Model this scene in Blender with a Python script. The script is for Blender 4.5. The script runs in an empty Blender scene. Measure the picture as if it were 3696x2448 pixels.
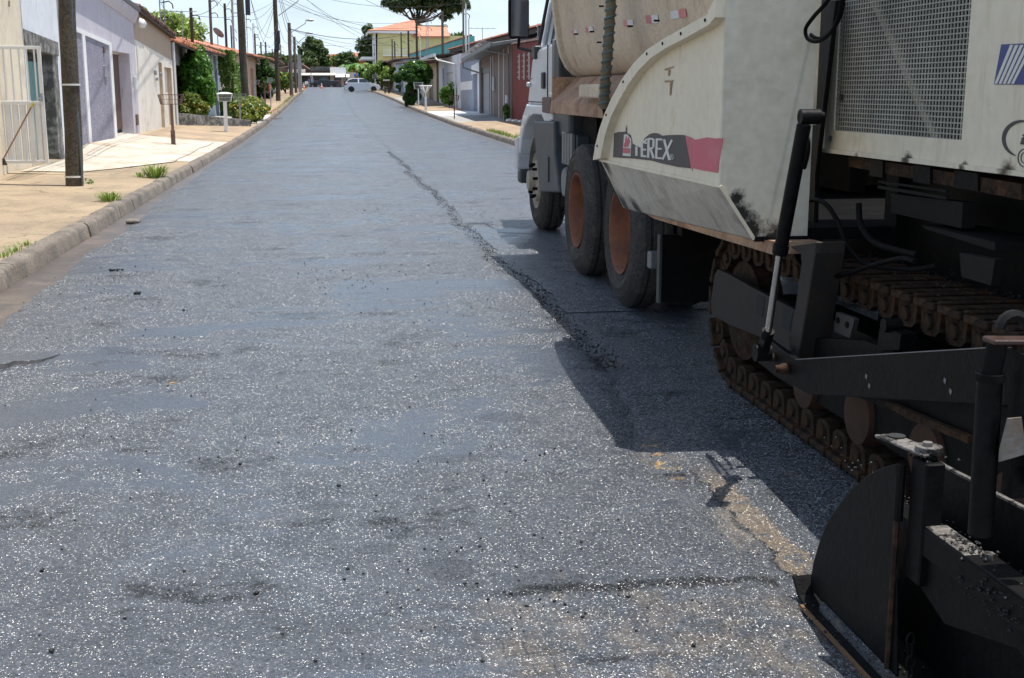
import bpy, bmesh, math, random
import numpy as np
from mathutils import Vector, Matrix
R_ = math.radians
random.seed(7)
scene = bpy.context.scene
col = scene.collection

# ------------------------------------------------------------------ camera, sky, sun, exposure
H = 1.48
PITCH = R_(11.51); YAW = R_(8.524)
cam = bpy.data.cameras.new('camera'); cam.lens = 42.857; cam.sensor_width = 36
cam.clip_start = .05; cam.clip_end = 6000
camo = bpy.data.objects.new('camera', cam); col.objects.link(camo)
camo.location = (0, 0, H); camo.rotation_euler = (R_(90) - PITCH, 0, -YAW)
scene.camera = camo
SUN_EL = 79.
sd = Vector((math.cos(YAW) * math.cos(R_(SUN_EL)), -math.sin(YAW) * math.cos(R_(SUN_EL)), math.sin(R_(SUN_EL))))
sun = bpy.data.lights.new('sun', 'SUN'); sun.energy = 5.0; sun.angle = R_(.5); sun.color = (1, .955, .88)
suno = bpy.data.objects.new('sun', sun); col.objects.link(suno)
suno.rotation_euler = sd.to_track_quat('Z', 'Y').to_euler()
w = bpy.data.worlds.new('World'); scene.world = w; w.use_nodes = True
nt = w.node_tree; nt.nodes.clear()
wo = nt.nodes.new('ShaderNodeOutputWorld'); bg = nt.nodes.new('ShaderNodeBackground')
sky = nt.nodes.new('ShaderNodeTexSky'); sky.sky_type = 'NISHITA'; sky.sun_disc = False
sky.sun_elevation = R_(SUN_EL); sky.sun_rotation = math.atan2(sd.x, sd.y); sky.air_density = 1.1; sky.dust_density = 1.2; sky.ozone_density = 3.0
tc = nt.nodes.new('ShaderNodeTexCoord'); mp = nt.nodes.new('ShaderNodeMapping'); mp.inputs['Scale'].default_value = (1.2, 1.2, 5)
nz = nt.nodes.new('ShaderNodeTexNoise'); nz.inputs['Scale'].default_value = 2.1; nz.inputs['Detail'].default_value = 7; nz.inputs['Roughness'].default_value = .6
rp = nt.nodes.new('ShaderNodeValToRGB'); rp.color_ramp.elements[0].position = .32; rp.color_ramp.elements[0].color = (.42, .42, .42, 1)
rp.color_ramp.elements[1].position = .62; rp.color_ramp.elements[1].color = (.95, .95, .95, 1)
mx = nt.nodes.new('ShaderNodeMix'); mx.data_type = 'RGBA'; mx.inputs['B'].default_value = (7.6, 9.2, 11.0, 1)
L_ = nt.links.new
L_(tc.outputs['Generated'], mp.inputs[0]); L_(mp.outputs[0], nz.inputs[0]); L_(nz.outputs[0], rp.inputs[0])
sz = nt.nodes.new('ShaderNodeSeparateXYZ'); L_(tc.outputs['Generated'], sz.inputs[0])      # cirrus and haze thin out above the horizon
hr = nt.nodes.new('ShaderNodeMapRange'); hr.interpolation_type = 'SMOOTHSTEP'; hr.inputs['From Min'].default_value = .03; hr.inputs['From Max'].default_value = .55; hr.inputs['To Min'].default_value = 1; hr.inputs['To Max'].default_value = .25
L_(sz.outputs[2], hr.inputs[0]); mm = nt.nodes.new('ShaderNodeMath'); mm.operation = 'MULTIPLY'; L_(hr.outputs[0], mm.inputs[0]); L_(rp.outputs[0], mm.inputs[1]); L_(mm.outputs[0], mx.inputs['Factor']); L_(sky.outputs[0], mx.inputs['A']); L_(mx.outputs['Result'], bg.inputs[0])
bg.inputs[1].default_value = .108; L_(bg.outputs[0], wo.inputs[0])
scene.view_settings.view_transform = 'Standard'; scene.view_settings.look = 'None'
scene.view_settings.exposure = .34; scene.view_settings.gamma = 1; scene.view_settings.use_curve_mapping = False
scene.render.engine = 'CYCLES'

# ------------------------------------------------------------------ measuring: photograph rays met with real planes
_f = 4400.; _F = Vector((math.sin(YAW) * math.cos(PITCH), math.cos(YAW) * math.cos(PITCH), -math.sin(PITCH)))
_R = Vector((math.cos(YAW), -math.sin(YAW), 0)); _U = _R.cross(_F)
def _ray(x, y): return _F + _R * ((x - 1848) / _f) + _U * ((1224 - y) / _f)
def WX(x, y, X): r = _ray(x, y); return Vector((0, 0, H)) + r * (X / r.x)
def WY(x, y, Y): r = _ray(x, y); return Vector((0, 0, H)) + r * (Y / r.y)
def WZ(x, y, Z=0): r = _ray(x, y); return Vector((0, 0, H)) + r * ((Z - H) / r.z)
K = 3696 / 2367
def DX(x, y, X): return WX(x * K, y * K, X)
def DY(x, y, Y): return WY(x * K, y * K, Y)
def DZ(x, y, Z=0): return WZ(x * K, y * K, Z)
_ys = [-999, 35, 50, 67, 81, 95, 110, 138, 152, 170, 200, 9999]; _zs = [0, 0, .08, .27, .48, .75, .97, 1.35, 1.62, 1.93, 2.0, 2.0]
def zg(y): return float(np.interp(y, _ys, _zs))
KL, KR = -2.43, 5.08

# ------------------------------------------------------------------ materials
def new_mat(name):
    m = bpy.data.materials.new(name); m.use_nodes = True; t = m.node_tree
    return m, t, t.nodes['Principled BSDF']
def nd(t, typ, **kw):
    n = t.nodes.new(typ)
    for k, v in kw.items():
        if k.startswith('i_'): n.inputs[k[2:].replace('_', ' ')].default_value = v
        else: setattr(n, k, v)
    return n
def pos(t, world=False, scale=(1, 1, 1)):
    if world: src = nd(t, 'ShaderNodeNewGeometry').outputs['Position']
    else: src = nd(t, 'ShaderNodeTexCoord').outputs['Object']
    if scale == (1, 1, 1): return src
    m = nd(t, 'ShaderNodeMapping'); m.inputs['Scale'].default_value = scale
    t.links.new(src, m.inputs[0]); return m.outputs[0]
def noise(t, vec, scale, detail=4, rough=.55, dist=0):
    n = nd(t, 'ShaderNodeTexNoise', i_Scale=scale, i_Detail=detail, i_Roughness=rough, i_Distortion=dist); t.links.new(vec, n.inputs['Vector']); return n.outputs[0]
def ramp(t, fac, a, b, ca=(0, 0, 0, 1), cb=(1, 1, 1, 1)):
    r = nd(t, 'ShaderNodeValToRGB'); e = r.color_ramp.elements
    e[0].position = a; e[0].color = ca; e[1].position = b; e[1].color = cb
    t.links.new(fac, r.inputs[0]); return r.outputs[0]
def mixc(t, fac, a, b, mode='MIX'):
    m = nd(t, 'ShaderNodeMix', data_type='RGBA', blend_type=mode)
    for s, v in (('Factor', fac), ('A', a), ('B', b)):
        if isinstance(v, (int, float)): m.inputs[s].default_value = v
        elif isinstance(v, tuple): m.inputs[s].default_value = v if len(v) == 4 else (*v, 1)
        else: t.links.new(v, m.inputs[s])
    return m.outputs['Result']
def math_(t, op, a, b=0., clamp=False):
    m = nd(t, 'ShaderNodeMath', operation=op, use_clamp=clamp)
    for i, v in enumerate((a, b)):
        if isinstance(v, (int, float)): m.inputs[i].default_value = v
        else: t.links.new(v, m.inputs[i])
    return m.outputs[0]
_mc = {}
def mat(name, c, rough=.8, var=.25, scale=2., metal=0, bump=.15, bscale=60, stain=None, stain_amt=.5, streak=None, spec=.5, fine=.12, world=False, st_lo=.5, st_hi=.68, coat=0, spots=(), spotc=(.012, .01, .008)):
    """plain painted / plaster / metal surface: broad tone variation, fine grain, optional blotches and vertical streaks"""
    if name in _mc: return _mc[name]
    m, t, b = new_mat(name); v = pos(t, world)
    n1 = noise(t, v, scale, 5, .6)
    dark = tuple(max(0, x * (1 - var)) for x in c); lite = tuple(min(1, x * (1 + var * .5)) for x in c)
    cc = mixc(t, ramp(t, n1, .3, .7), dark, lite)
    n2 = noise(t, v, bscale * 1.3, 3, .6)
    cc = mixc(t, fine, cc, ramp(t, n2, .3, .7), 'SOFT_LIGHT')
    if stain:
        ns = noise(t, v, scale * 1.7 + .3, 8, .7, .4)
        k = math_(t, 'MULTIPLY', ramp(t, ns, st_lo, st_hi), stain_amt)
        cc = mixc(t, k, cc, stain)
    if streak:
        v2 = pos(t, world, (9, 9, .7)); ns = noise(t, v2, 1.6, 6, .65)
        k = math_(t, 'MULTIPLY', ramp(t, ns, .55, .78), .55)
        cc = mixc(t, k, cc, streak)
    for (sx_, sy_, sz_, sr_) in spots:
        dn = nd(t, 'ShaderNodeVectorMath', operation='DISTANCE'); t.links.new(pos(t, True), dn.inputs[0]); dn.inputs[1].default_value = (sx_, sy_, sz_)
        q = math_(t, 'ADD', math_(t, 'DIVIDE', dn.outputs['Value'], sr_), math_(t, 'MULTIPLY', noise(t, pos(t, True), 26, 7, .8), 1.5)); cc = mixc(t, ramp(t, math_(t, 'MULTIPLY', q, .5), .52, .75, (1, 1, 1, 1), (0, 0, 0, 1)), cc, spotc)
    t.links.new(cc, b.inputs['Base Color'])
    rr = nd(t, 'ShaderNodeMapRange'); rr.inputs['To Min'].default_value = max(.03, rough - .1); rr.inputs['To Max'].default_value = min(1, rough + .12)
    t.links.new(n1, rr.inputs[0]); t.links.new(rr.outputs[0], b.inputs['Roughness'])
    b.inputs['Metallic'].default_value = metal; b.inputs['Specular IOR Level'].default_value = spec
    if coat: b.inputs['Coat Weight'].default_value = coat
    if bump:
        bp = nd(t, 'ShaderNodeBump', i_Strength=bump, i_Distance=.01); t.links.new(noise(t, v, bscale, 5, .65), bp.inputs['Height']); t.links.new(bp.outputs[0], b.inputs['Normal'])
    _mc[name] = m; return m
def leafmat(name, c1, c2, c3=None, amt3=.1, rough=.45):
    if name in _mc: return _mc[name]
    m, t, b = new_mat(name)
    g = nd(t, 'ShaderNodeNewGeometry'); r = g.outputs['Random Per Island']
    cc = mixc(t, r, c1, c2)
    if c3: cc = mixc(t, ramp(t, math_(t, 'FRACT', math_(t, 'MULTIPLY', r, 37.3)), 1 - amt3 - .02, 1 - amt3), cc, c3)
    t.links.new(cc, b.inputs['Base Color']); b.inputs['Roughness'].default_value = rough
    tr = nd(t, 'ShaderNodeBsdfTranslucent'); t.links.new(mixc(t, .5, cc, (.35, .5, .05)), tr.inputs[0])
    ms = nd(t, 'ShaderNodeMixShader'); ms.inputs[0].default_value = .22
    o = t.nodes['Material Output']; t.links.new(b.outputs[0], ms.inputs[1]); t.links.new(tr.outputs[0], ms.inputs[2]); t.links.new(ms.outputs[0], o.inputs[0])
    _mc[name] = m; return m

# ------------------------------------------------------------------ mesh builders
def link(name, me, parent=None):
    o = bpy.data.objects.new(name, me); col.objects.link(o)
    if parent: o.parent = parent
    return o
def tag(o, label, cat, group=None):
    o['label'] = label; o['category'] = cat
    if group: o['group'] = group
    return o
def struct(o): o['kind'] = 'structure'; return o
def stuff(o): o['kind'] = 'stuff'; return o
def empty(name, loc, label, cat, group=None, rz=0):
    o = bpy.data.objects.new(name, None); col.objects.link(o); o.location = loc; o.rotation_euler.z = rz
    o.empty_display_size = .1
    return tag(o, label, cat, group)
class MB:
    def __init__(s): s.v = []; s.f = []; s.sm = False
    def add(s, vs, fs):
        n = len(s.v); s.v += [tuple(p) for p in vs]; s.f += [tuple(i + n for i in f) for f in fs]; return s
    def hexa(s, p):   # 4 bottom, 4 top
        return s.add(p, [(3, 2, 1, 0), (4, 5, 6, 7), (0, 1, 5, 4), (1, 2, 6, 5), (2, 3, 7, 6), (3, 0, 4, 7)])
    def box(s, a, b, M=None):
        (x0, y0, z0), (x1, y1, z1) = a, b
        p = [Vector(q) for q in ((x0, y0, z0), (x1, y0, z0), (x1, y1, z0), (x0, y1, z0), (x0, y0, z1), (x1, y0, z1), (x1, y1, z1), (x0, y1, z1))]
        if M: p = [M @ q for q in p]
        return s.hexa(p)
    def prism(s, poly, d):
        d = Vector(d); n = len(poly); a = [Vector(q) for q in poly]; b = [q + d for q in a]
        return s.add(a + b, [tuple(range(n))[::-1], tuple(range(n, 2 * n))] + [(i, (i + 1) % n, n + (i + 1) % n, n + i) for i in range(n)])
    def bar(s, a, b, wx, wy=None, up=(0, 0, 1)):
        a, b = Vector(a), Vector(b); wy = wy or wx; d = (b - a).normalized(); u = Vector(up)
        if abs(d.dot(u)) > .95: u = Vector((1, 0, 0))
        x = d.cross(u).normalized() * wx / 2; y = x.cross(d).normalized() * wy / 2
        return s.hexa([a - x - y, a + x - y, a + x + y, a - x + y, b - x - y, b + x - y, b + x + y, b - x + y])
    def tube(s, path, r, n=8, cap=True):
        path = [Vector(p) for p in path]; rs = r if isinstance(r, (list, tuple)) else [r] * len(path)
        vs = []; ref = None
        for i, p in enumerate(path):
            d = (path[min(i + 1, len(path) - 1)] - path[max(i - 1, 0)]).normalized()
            if ref is None: ref = Vector((0, 0, 1)) if abs(d.z) < .9 else Vector((1, 0, 0))
            x = d.cross(ref).normalized(); y = x.cross(d).normalized(); ref = y
            for k in range(n):
                a = 2 * math.pi * k / n; vs.append(p + (x * math.cos(a) + y * math.sin(a)) * rs[i])
        fs = [(i * n + k, i * n + (k + 1) % n, (i + 1) * n + (k + 1) % n, (i + 1) * n + k) for i in range(len(path) - 1) for k in range(n)]
        if cap: fs += [tuple(range(n))[::-1], tuple((len(path) - 1) * n + k for k in range(n))]
        return s.add(vs, fs)
    def lathe(s, prof, M, n=32, cap=True):   # prof: (axial, radius), axis = local x
        vs = [M @ Vector((a, r * math.cos(2 * math.pi * k / n), r * math.sin(2 * math.pi * k / n))) for a, r in prof for k in range(n)]
        fs = [(i * n + k, i * n + (k + 1) % n, (i + 1) * n + (k + 1) % n, (i + 1) * n + k) for i in range(len(prof) - 1) for k in range(n)]
        if cap: fs += [tuple(range(n))[::-1], tuple((len(prof) - 1) * n + k for k in range(n))]
        return s.add(vs, fs)
    def build(s, name, m, parent=None, smooth=None, bevel=0, seg=1, local=True):
        me = bpy.data.meshes.new(name)
        inv = parent.matrix_basis.inverted() if (parent and local) else None
        if parent and local and parent.parent: inv = (parent.parent.matrix_basis @ parent.matrix_basis).inverted()
        me.from_pydata([tuple(inv @ Vector(p)) for p in s.v] if inv else s.v, [], s.f)
        bm = bmesh.new(); bm.from_mesh(me); bmesh.ops.recalc_face_normals(bm, faces=bm.faces); bm.to_mesh(me); bm.free()
        if smooth:
            me.polygons.foreach_set('use_smooth', [True] * len(me.polygons)); me.set_sharp_from_angle(angle=R_(smooth))
        me.materials.append(m); o = link(name, me, parent)
        if bevel:
            bv = o.modifiers.new('bevel', 'BEVEL'); bv.width = bevel; bv.segments = seg; bv.limit_method = 'ANGLE'; bv.angle_limit = R_(40)
        return o
def npmesh(name, v, f, m, parent=None, smooth=False):
    """v (n,3), f (k,m) equal sided faces"""
    me = bpy.data.meshes.new(name); v = np.asarray(v, np.float32); f = np.asarray(f, np.int32)
    k, q = f.shape
    me.vertices.add(len(v)); me.vertices.foreach_set('co', v.ravel()); me.loops.add(k * q); me.loops.foreach_set('vertex_index', f.ravel())
    me.polygons.add(k); me.polygons.foreach_set('loop_start', np.arange(0, k * q, q, dtype=np.int32)); me.polygons.foreach_set('loop_total', np.full(k, q, np.int32))
    if smooth: me.polygons.foreach_set('use_smooth', [True] * k)
    me.update(calc_edges=True); me.validate(); me.materials.append(m)
    return link(name, me, parent)
def grid(name, P, m, smooth=True, parent=None):
    P = np.array(P, np.float32); a, b = P.shape[:2]; idx = np.arange(a * b).reshape(a, b)
    f = np.stack([idx[:-1, :-1], idx[:-1, 1:], idx[1:, 1:], idx[1:, :-1]], -1).reshape(-1, 4)
    return npmesh(name, P.reshape(-1, 3), f, m, parent, smooth)
def copy_tree(o, parent=None):
    c = o.copy(); col.objects.link(c)
    if parent: c.parent = parent
    for ch in list(o.children): copy_tree(ch, c)
    return c
def XM(x, y, z): return Matrix.Translation((x, y, z))

# ------------------------------------------------------------------ ground, road, kerbs, pavements
def asphalt(name, tan=0., fresh=True):
    m, t, b = new_mat(name); v = pos(t, True)
    sep = nd(t, 'ShaderNodeSeparateXYZ'); t.links.new(v, sep.inputs[0]); X, Y = sep.outputs[0], sep.outputs[1]
    big = math_(t, 'ADD', noise(t, pos(t, True, (.55, .9, 1)), 1.0, 9, .70, .9), math_(t, 'MULTIPLY', math_(t, 'SUBTRACT', noise(t, v, 11, 4, .7), .5), .10))
    mid = noise(t, v, 4.5, 6, .65)
    smooth = ramp(t, big, .51, .575)                # flat, bitumen rich patches
    coarse = ramp(t, noise(t, pos(t, True, (.9, 1.3, 1)), 1.5, 6, .72), .57, .63)
    cells = []
    for sc, sh in ((270, (1.35, .5)), (105, (1.25, .9))):
        vo = nd(t, 'ShaderNodeTexVoronoi', i_Scale=sc); t.links.new(v, vo.inputs['Vector']); cells.append(vo)
    cc = mixc(t, ramp(t, mid, .3, .7), (.046, .052, .063), (.094, .102, .118))  # bluish tint puts some of the sky's reflection into the base colour
    sc0 = nd(t, 'ShaderNodeSeparateColor'); t.links.new(cells[1].outputs['Color'], sc0.inputs[0]); sc1 = nd(t, 'ShaderNodeSeparateColor'); t.links.new(cells[0].outputs['Color'], sc1.inputs[0])
    cc = mixc(t, ramp(t, sc0.outputs[2], .0, .35, (.6, .6, .6, 1), (0, 0, 0, 1)), cc, (.008, .008, .009)); cc = mixc(t, ramp(t, sc1.outputs[0], .86, .98), cc, (.11, .115, .125))
    k = math_(t, 'MULTIPLY', math_(t, 'MULTIPLY', coarse, ramp(t, noise(t, v, 22, 4, .7), .42, .52)), .9); cc = mixc(t, k, cc, (.009, .009, .010)); cc = mixc(t, math_(t, 'MULTIPLY', smooth, .6), cc, (.038, .047, .062))
    torn = None
    if fresh:      # torn places where the mix tore open, each with its own centre and size
        for (x_, y_, a_, b_) in ((.33, 3.55, .10, .13), (.12, 3.75, .09, .06), (.62, 3.42, .16, .10), (.45, 4.7, .16, .07), (-.05, 4.2, .12, .05), (.75, 5.3, .14, .12)):
            mp_ = nd(t, 'ShaderNodeMapping', vector_type='POINT'); mp_.inputs['Location'].default_value = (-x_ / a_, -y_ / b_, 0); mp_.inputs['Scale'].default_value = (1 / a_, 1 / b_, 0); t.links.new(v, mp_.inputs[0])
            ln = nd(t, 'ShaderNodeVectorMath', operation='LENGTH'); t.links.new(mp_.outputs[0], ln.inputs[0]); q = ramp(t, ln.outputs['Value'], .35, 1., (1, 1, 1, 1), (0, 0, 0, 1)); torn = q if torn is None else math_(t, 'MAXIMUM', torn, q)
        coarse = math_(t, 'MAXIMUM', math_(t, 'MULTIPLY', coarse, .6), ramp(t, math_(t, 'ADD', torn, math_(t, 'MULTIPLY', noise(t, pos(t, True, (1, .6, 1)), 9, 6, .8), .9)), .75, .95))
    # dusty brown old surface showing where the coat is thin
    tn = ramp(t, noise(t, pos(t, True, (1.6, .8, 1)), 1.3, 7, .7), .60, .68) if fresh else ramp(t, noise(t, pos(t, True, (2.2, .7, 1)), 1.2, 7, .7), .56, .66)
    nearm = nd(t, 'ShaderNodeMapRange'); nearm.inputs['From Min'].default_value = 9; nearm.inputs['From Max'].default_value = 3.4; t.links.new(Y, nearm.inputs[0])
    xm = nd(t, 'ShaderNodeMapRange'); xm.inputs['From Min'].default_value = -.3; xm.inputs['From Max'].default_value = .9; t.links.new(X, xm.inputs[0])
    tn = math_(t, 'MULTIPLY', tn, math_(t, 'ADD', math_(t, 'MULTIPLY', math_(t, 'MULTIPLY', nearm.outputs[0], xm.outputs[0]), .75), tan, True))
    cc = mixc(t, tn, cc, (.13, .105, .08))
    def band(v_, a, b_, soft):      # 1 between a and b_
        r1 = nd(t, 'ShaderNodeMapRange', interpolation_type='SMOOTHSTEP'); r1.inputs['From Min'].default_value = a - soft; r1.inputs['From Max'].default_value = a + soft; t.links.new(v_, r1.inputs[0])
        r2 = nd(t, 'ShaderNodeMapRange', interpolation_type='SMOOTHSTEP'); r2.inputs['From Min'].default_value = b_ + soft; r2.inputs['From Max'].default_value = b_ - soft; t.links.new(v_, r2.inputs[0])
        return math_(t, 'MULTIPLY', r1.outputs[0], r2.outputs[0])
    nw = math_(t, 'MULTIPLY', math_(t, 'SUBTRACT', noise(t, v, 9, 5, .7), .5), .16); Xw = math_(t, 'ADD', X, nw); Yw = math_(t, 'ADD', Y, nw)
    if fresh:      # worn strip behind the cross seam: planed grooves and brown dust
        area = math_(t, 'MULTIPLY', band(Yw, 1.5, 3.33, .01), band(Xw, .3, 2, .2))
        gro = ramp(t, math_(t, 'ABSOLUTE', math_(t, 'SINE', math_(t, 'ADD', math_(t, 'MULTIPLY', X, 52.), math_(t, 'MULTIPLY', nw, 14.)))), .06, .22)
        dust = mixc(t, ramp(t, mid, .35, .65), (.10, .085, .07), (.17, .14, .11)); dust = mixc(t, math_(t, 'MULTIPLY', math_(t, 'SUBTRACT', 1., gro), .85), dust, (.014, .013, .013))
        cc = mixc(t, math_(t, 'MULTIPLY', math_(t, 'MULTIPLY', area, ramp(t, noise(t, v, 5, 6, .75), .46, .60)), .6), cc, dust)
        cc = mixc(t, math_(t, 'MULTIPLY', math_(t, 'MULTIPLY', band(Yw, 3.315, 3.37, .015), band(Xw, .45, 2, .1)), .9), cc, (.010, .010, .010))
    else:          # what is left of the yellow centre line, and dusty planed track beside it
        hol = ramp(t, noise(t, v, 16, 6, .75), .55, .60)
        cc = mixc(t, math_(t, 'MULTIPLY', math_(t, 'MULTIPLY', band(Xw, 1.27, 1.36, .008), band(Y, 4.35, 4.95, .08)), hol), cc, (.42, .25, .05))
        cc = mixc(t, math_(t, 'MULTIPLY', math_(t, 'MULTIPLY', band(Xw, 1.40, 1.50, .012), band(Y, 3.2, 4.4, .25)), ramp(t, noise(t, v, 14, 6, .75), .40, .47)), cc, (.16, .125, .09))
        cc = mixc(t, math_(t, 'MULTIPLY', math_(t, 'MULTIPLY', band(Xw, 1.385, 1.40, .006), band(Y, 3.0, 4.5, .1)), .9), cc, (.008, .008, .008))
    t.links.new(cc, b.inputs['Base Color'])
    # facets of the coated stones tilt the surface: this is what glitters
    nrm = nd(t, 'ShaderNodeNewGeometry').outputs['Normal']
    def tilt(vo, s):
        sb = nd(t, 'ShaderNodeVectorMath', operation='SUBTRACT'); t.links.new(vo.outputs['Color'], sb.inputs[0]); sb.inputs[1].default_value = (.5, .5, .5)
        ml = nd(t, 'ShaderNodeVectorMath', operation='MULTIPLY'); t.links.new(sb.outputs[0], ml.inputs[0]); ml.inputs[1].default_value = (s, s, 0); return ml.outputs[0]
    ad = nd(t, 'ShaderNodeVectorMath', operation='ADD'); spk = ramp(t, sc1.outputs[2], .42, .47); s0_ = nd(t, 'ShaderNodeVectorMath', operation='SCALE'); t.links.new(tilt(cells[0], 2.6), s0_.inputs[0]); t.links.new(math_(t, 'ADD', math_(t, 'MULTIPLY', spk, .75), .25), s0_.inputs['Scale'])
    t.links.new(s0_.outputs[0], ad.inputs[0]); t.links.new(tilt(cells[1], .9), ad.inputs[1])
    kk = nd(t, 'ShaderNodeMapRange'); kk.inputs['To Min'].default_value = 1.; kk.inputs['To Max'].default_value = .22; t.links.new(smooth, kk.inputs[0])
    sc_ = nd(t, 'ShaderNodeVectorMath', operation='SCALE'); t.links.new(ad.outputs[0], sc_.inputs[0]); t.links.new(kk.outputs[0], sc_.inputs['Scale'])
    bp = nd(t, 'ShaderNodeBump', i_Strength=.7, i_Distance=.006); t.links.new(math_(t, 'ADD', noise(t, v, 38, 6, .75), math_(t, 'MULTIPLY', math_(t, 'MULTIPLY', noise(t, v, 14, 5, .8), coarse), 3.)), bp.inputs['Height'])
    a2 = nd(t, 'ShaderNodeVectorMath', operation='ADD'); t.links.new(bp.outputs[0], a2.inputs[0]); t.links.new(sc_.outputs[0], a2.inputs[1])
    no = nd(t, 'ShaderNodeVectorMath', operation='NORMALIZE'); t.links.new(a2.outputs[0], no.inputs[0]); t.links.new(no.outputs[0], b.inputs['Normal'])
    rr = nd(t, 'ShaderNodeMapRange'); rr.inputs['To Min'].default_value = .52; rr.inputs['To Max'].default_value = .28; t.links.new(spk, rr.inputs[0])
    t.links.new(math_(t, 'ADD', rr.outputs[0], math_(t, 'MULTIPLY', tn, .3)), b.inputs['Roughness'])
    t.links.new(math_(t, 'MULTIPLY', math_(t, 'ADD', math_(t, 'MULTIPLY', spk, .85), .15), math_(t, 'SUBTRACT', 1., math_(t, 'MULTIPLY', coarse, .6))), b.inputs['Specular IOR Level'])
    b.inputs['IOR'].default_value = 1.8; t.links.new(math_(t, 'ADD', math_(t, 'MULTIPLY', smooth, .4), .06), b.inputs['Coat Weight']); t.links.new(bp.outputs[0], b.inputs['Coat Normal'])
    cr = nd(t, 'ShaderNodeMapRange'); cr.inputs['To Min'].default_value = .5; cr.inputs['To Max'].default_value = .27; t.links.new(smooth, cr.inputs[0]); t.links.new(cr.outputs[0], b.inputs['Coat Roughness'])
    return m
M_mat = asphalt('fresh_asphalt'); M_old = asphalt('old_asphalt', .12, False)
M_concrete = mat('kerb_concrete', (.185, .155, .125), .85, .4, 2.5, stain=(.07, .065, .06), stain_amt=.85, bump=.6, bscale=45, fine=.5, world=True)
M_gutter = mat('gutter_concrete', (.13, .10, .08), .35, .4, 1.5, stain=(.07, .06, .055), stain_amt=.85, bump=.3, bscale=40, fine=.3, world=True, st_lo=.45, st_hi=.6)
def pave(name, c, stain, amt=.6, **kw):
    if name in _mc: return _mc[name]
    m = pave0(name, c, stain, amt, **kw); t = m.node_tree; b = t.nodes['Principled BSDF']; src = b.inputs['Base Color'].links[0].from_socket
    v = pos(t, True); wv = nd(t, 'ShaderNodeVectorMath', operation='ADD'); t.links.new(v, wv.inputs[0])
    nz_ = nd(t, 'ShaderNodeTexNoise', i_Scale=1.3, i_Detail=6, i_Roughness=.7); t.links.new(v, nz_.inputs['Vector']); sc_ = nd(t, 'ShaderNodeVectorMath', operation='SCALE'); sc_.inputs['Scale'].default_value = 1.6; t.links.new(nz_.outputs['Color'], sc_.inputs[0]); t.links.new(sc_.outputs[0], wv.inputs[1])
    vo = nd(t, 'ShaderNodeTexVoronoi', feature='DISTANCE_TO_EDGE', i_Scale=.42); t.links.new(wv.outputs[0], vo.inputs['Vector'])
    k = math_(t, 'MULTIPLY', ramp(t, vo.outputs['Distance'], .002, .012, (1, 1, 1, 1), (0, 0, 0, 1)), ramp(t, noise(t, v, .8, 3), .48, .56))
    cc = mixc(t, k, src, (.05, .04, .03)); dirt = ramp(t, noise(t, pos(t, True, (1, .45, 1)), 2.2, 8, .72), .5, .66); cc = mixc(t, math_(t, 'MULTIPLY', dirt, .45), cc, tuple(x * .62 for x in stain))
    t.links.new(cc, b.inputs['Base Color']); return m
def pave0(name, c, stain, amt=.6, **kw): return mat(name, c, .88, .22, .55, stain=stain, stain_amt=amt, bump=.35, bscale=30, fine=.25, world=True, **kw)
M_ochre = pave('ochre_pavement', (.32, .245, .16), (.19, .15, .105), .8)
M_white = pave('pale_pavement', (.54, .48, .40), (.38, .27, .17), .8)
M_rose = pave('rose_pavement', (.42, .24, .19), (.33, .2, .15), .5)
M_redp = pave('terracotta_pavement', (.40, .25, .17), (.33, .22, .15), .5)
M_greyp = pave('grey_pavement', (.36, .35, .33), (.25, .23, .2), .5)
M_whitep = pave('white_pavement', (.72, .72, .72), (.6, .58, .55), .5)
M_sand = pave('sandy_pavement', (.38, .28, .18), (.20, .17, .14), .8)
M_earth = mat('dry_earth', (.20, .15, .09), .95, .4, .05, stain=(.07, .09, .03), stain_amt=.8, bump=.3, bscale=3, world=True)

# terrain: one sheet to the horizon with low hills far behind
xs = np.concatenate([np.linspace(-1500, -60, 16), np.linspace(-40, 40, 9), np.linspace(60, 1500, 16)])
ys = np.array([-60, -10, 10, 35, 50, 67, 81, 95, 110, 138, 152, 170, 200, 260, 340, 420, 520, 650, 900, 1300, 2000])
P = []
for y in ys:
    P.append([(x, y, zg(y) - .06 + (max(0, y - 240) * .022 + 5 * math.sin(x * .008 + 1) * min(1, max(0, (y - 260) / 200)) if y > 240 else 0)) for x in xs])
struct(grid('ground', P, M_earth))
yy = np.concatenate([np.arange(-3, 12, .1), np.arange(12, 40, .5), np.arange(40, 205, 2.5)])
def roadsheet(name, cols_, m, yr=None):
    Y_ = yy if yr is None else yy[(yy >= yr[0]) & (yy <= yr[1])]
    return grid(name, [[(c[0](y) if callable(c[0]) else c[0], y, zg(y) + (c[1](y) if callable(c[1]) else c[1])) for c in cols_] for y in Y_], m)
struct(roadsheet('road', [(KL, 0), (-1, .0), (1.3, .0), (3, .0), (KR, 0)], M_old))
struct(roadsheet('gutter', [(KL + .002, .010), (KL + .2, .003), (KL + .62, .005)], M_gutter))
struct(roadsheet('gutter', [(KR - .3, .005), (KR - .15, .003), (KR - .002, .010)], M_gutter))
rng = np.random.RandomState(3)
def wob(y, a, s, ph): return a * (math.sin(y * s + ph) + .5 * math.sin(y * s * 2.7 + ph * 2) + .3 * math.sin(y * s * 6.1 + ph * 3))
jit = {round(float(y), 2): rng.rand(4) for y in yy}
eL = lambda y: KL + .12 + .17 * max(0, min(1, (20 - y) / 10)) + wob(y, .035, .9, 1.) + .035 * (jit[round(float(y), 2)][0] - .5)
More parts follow.
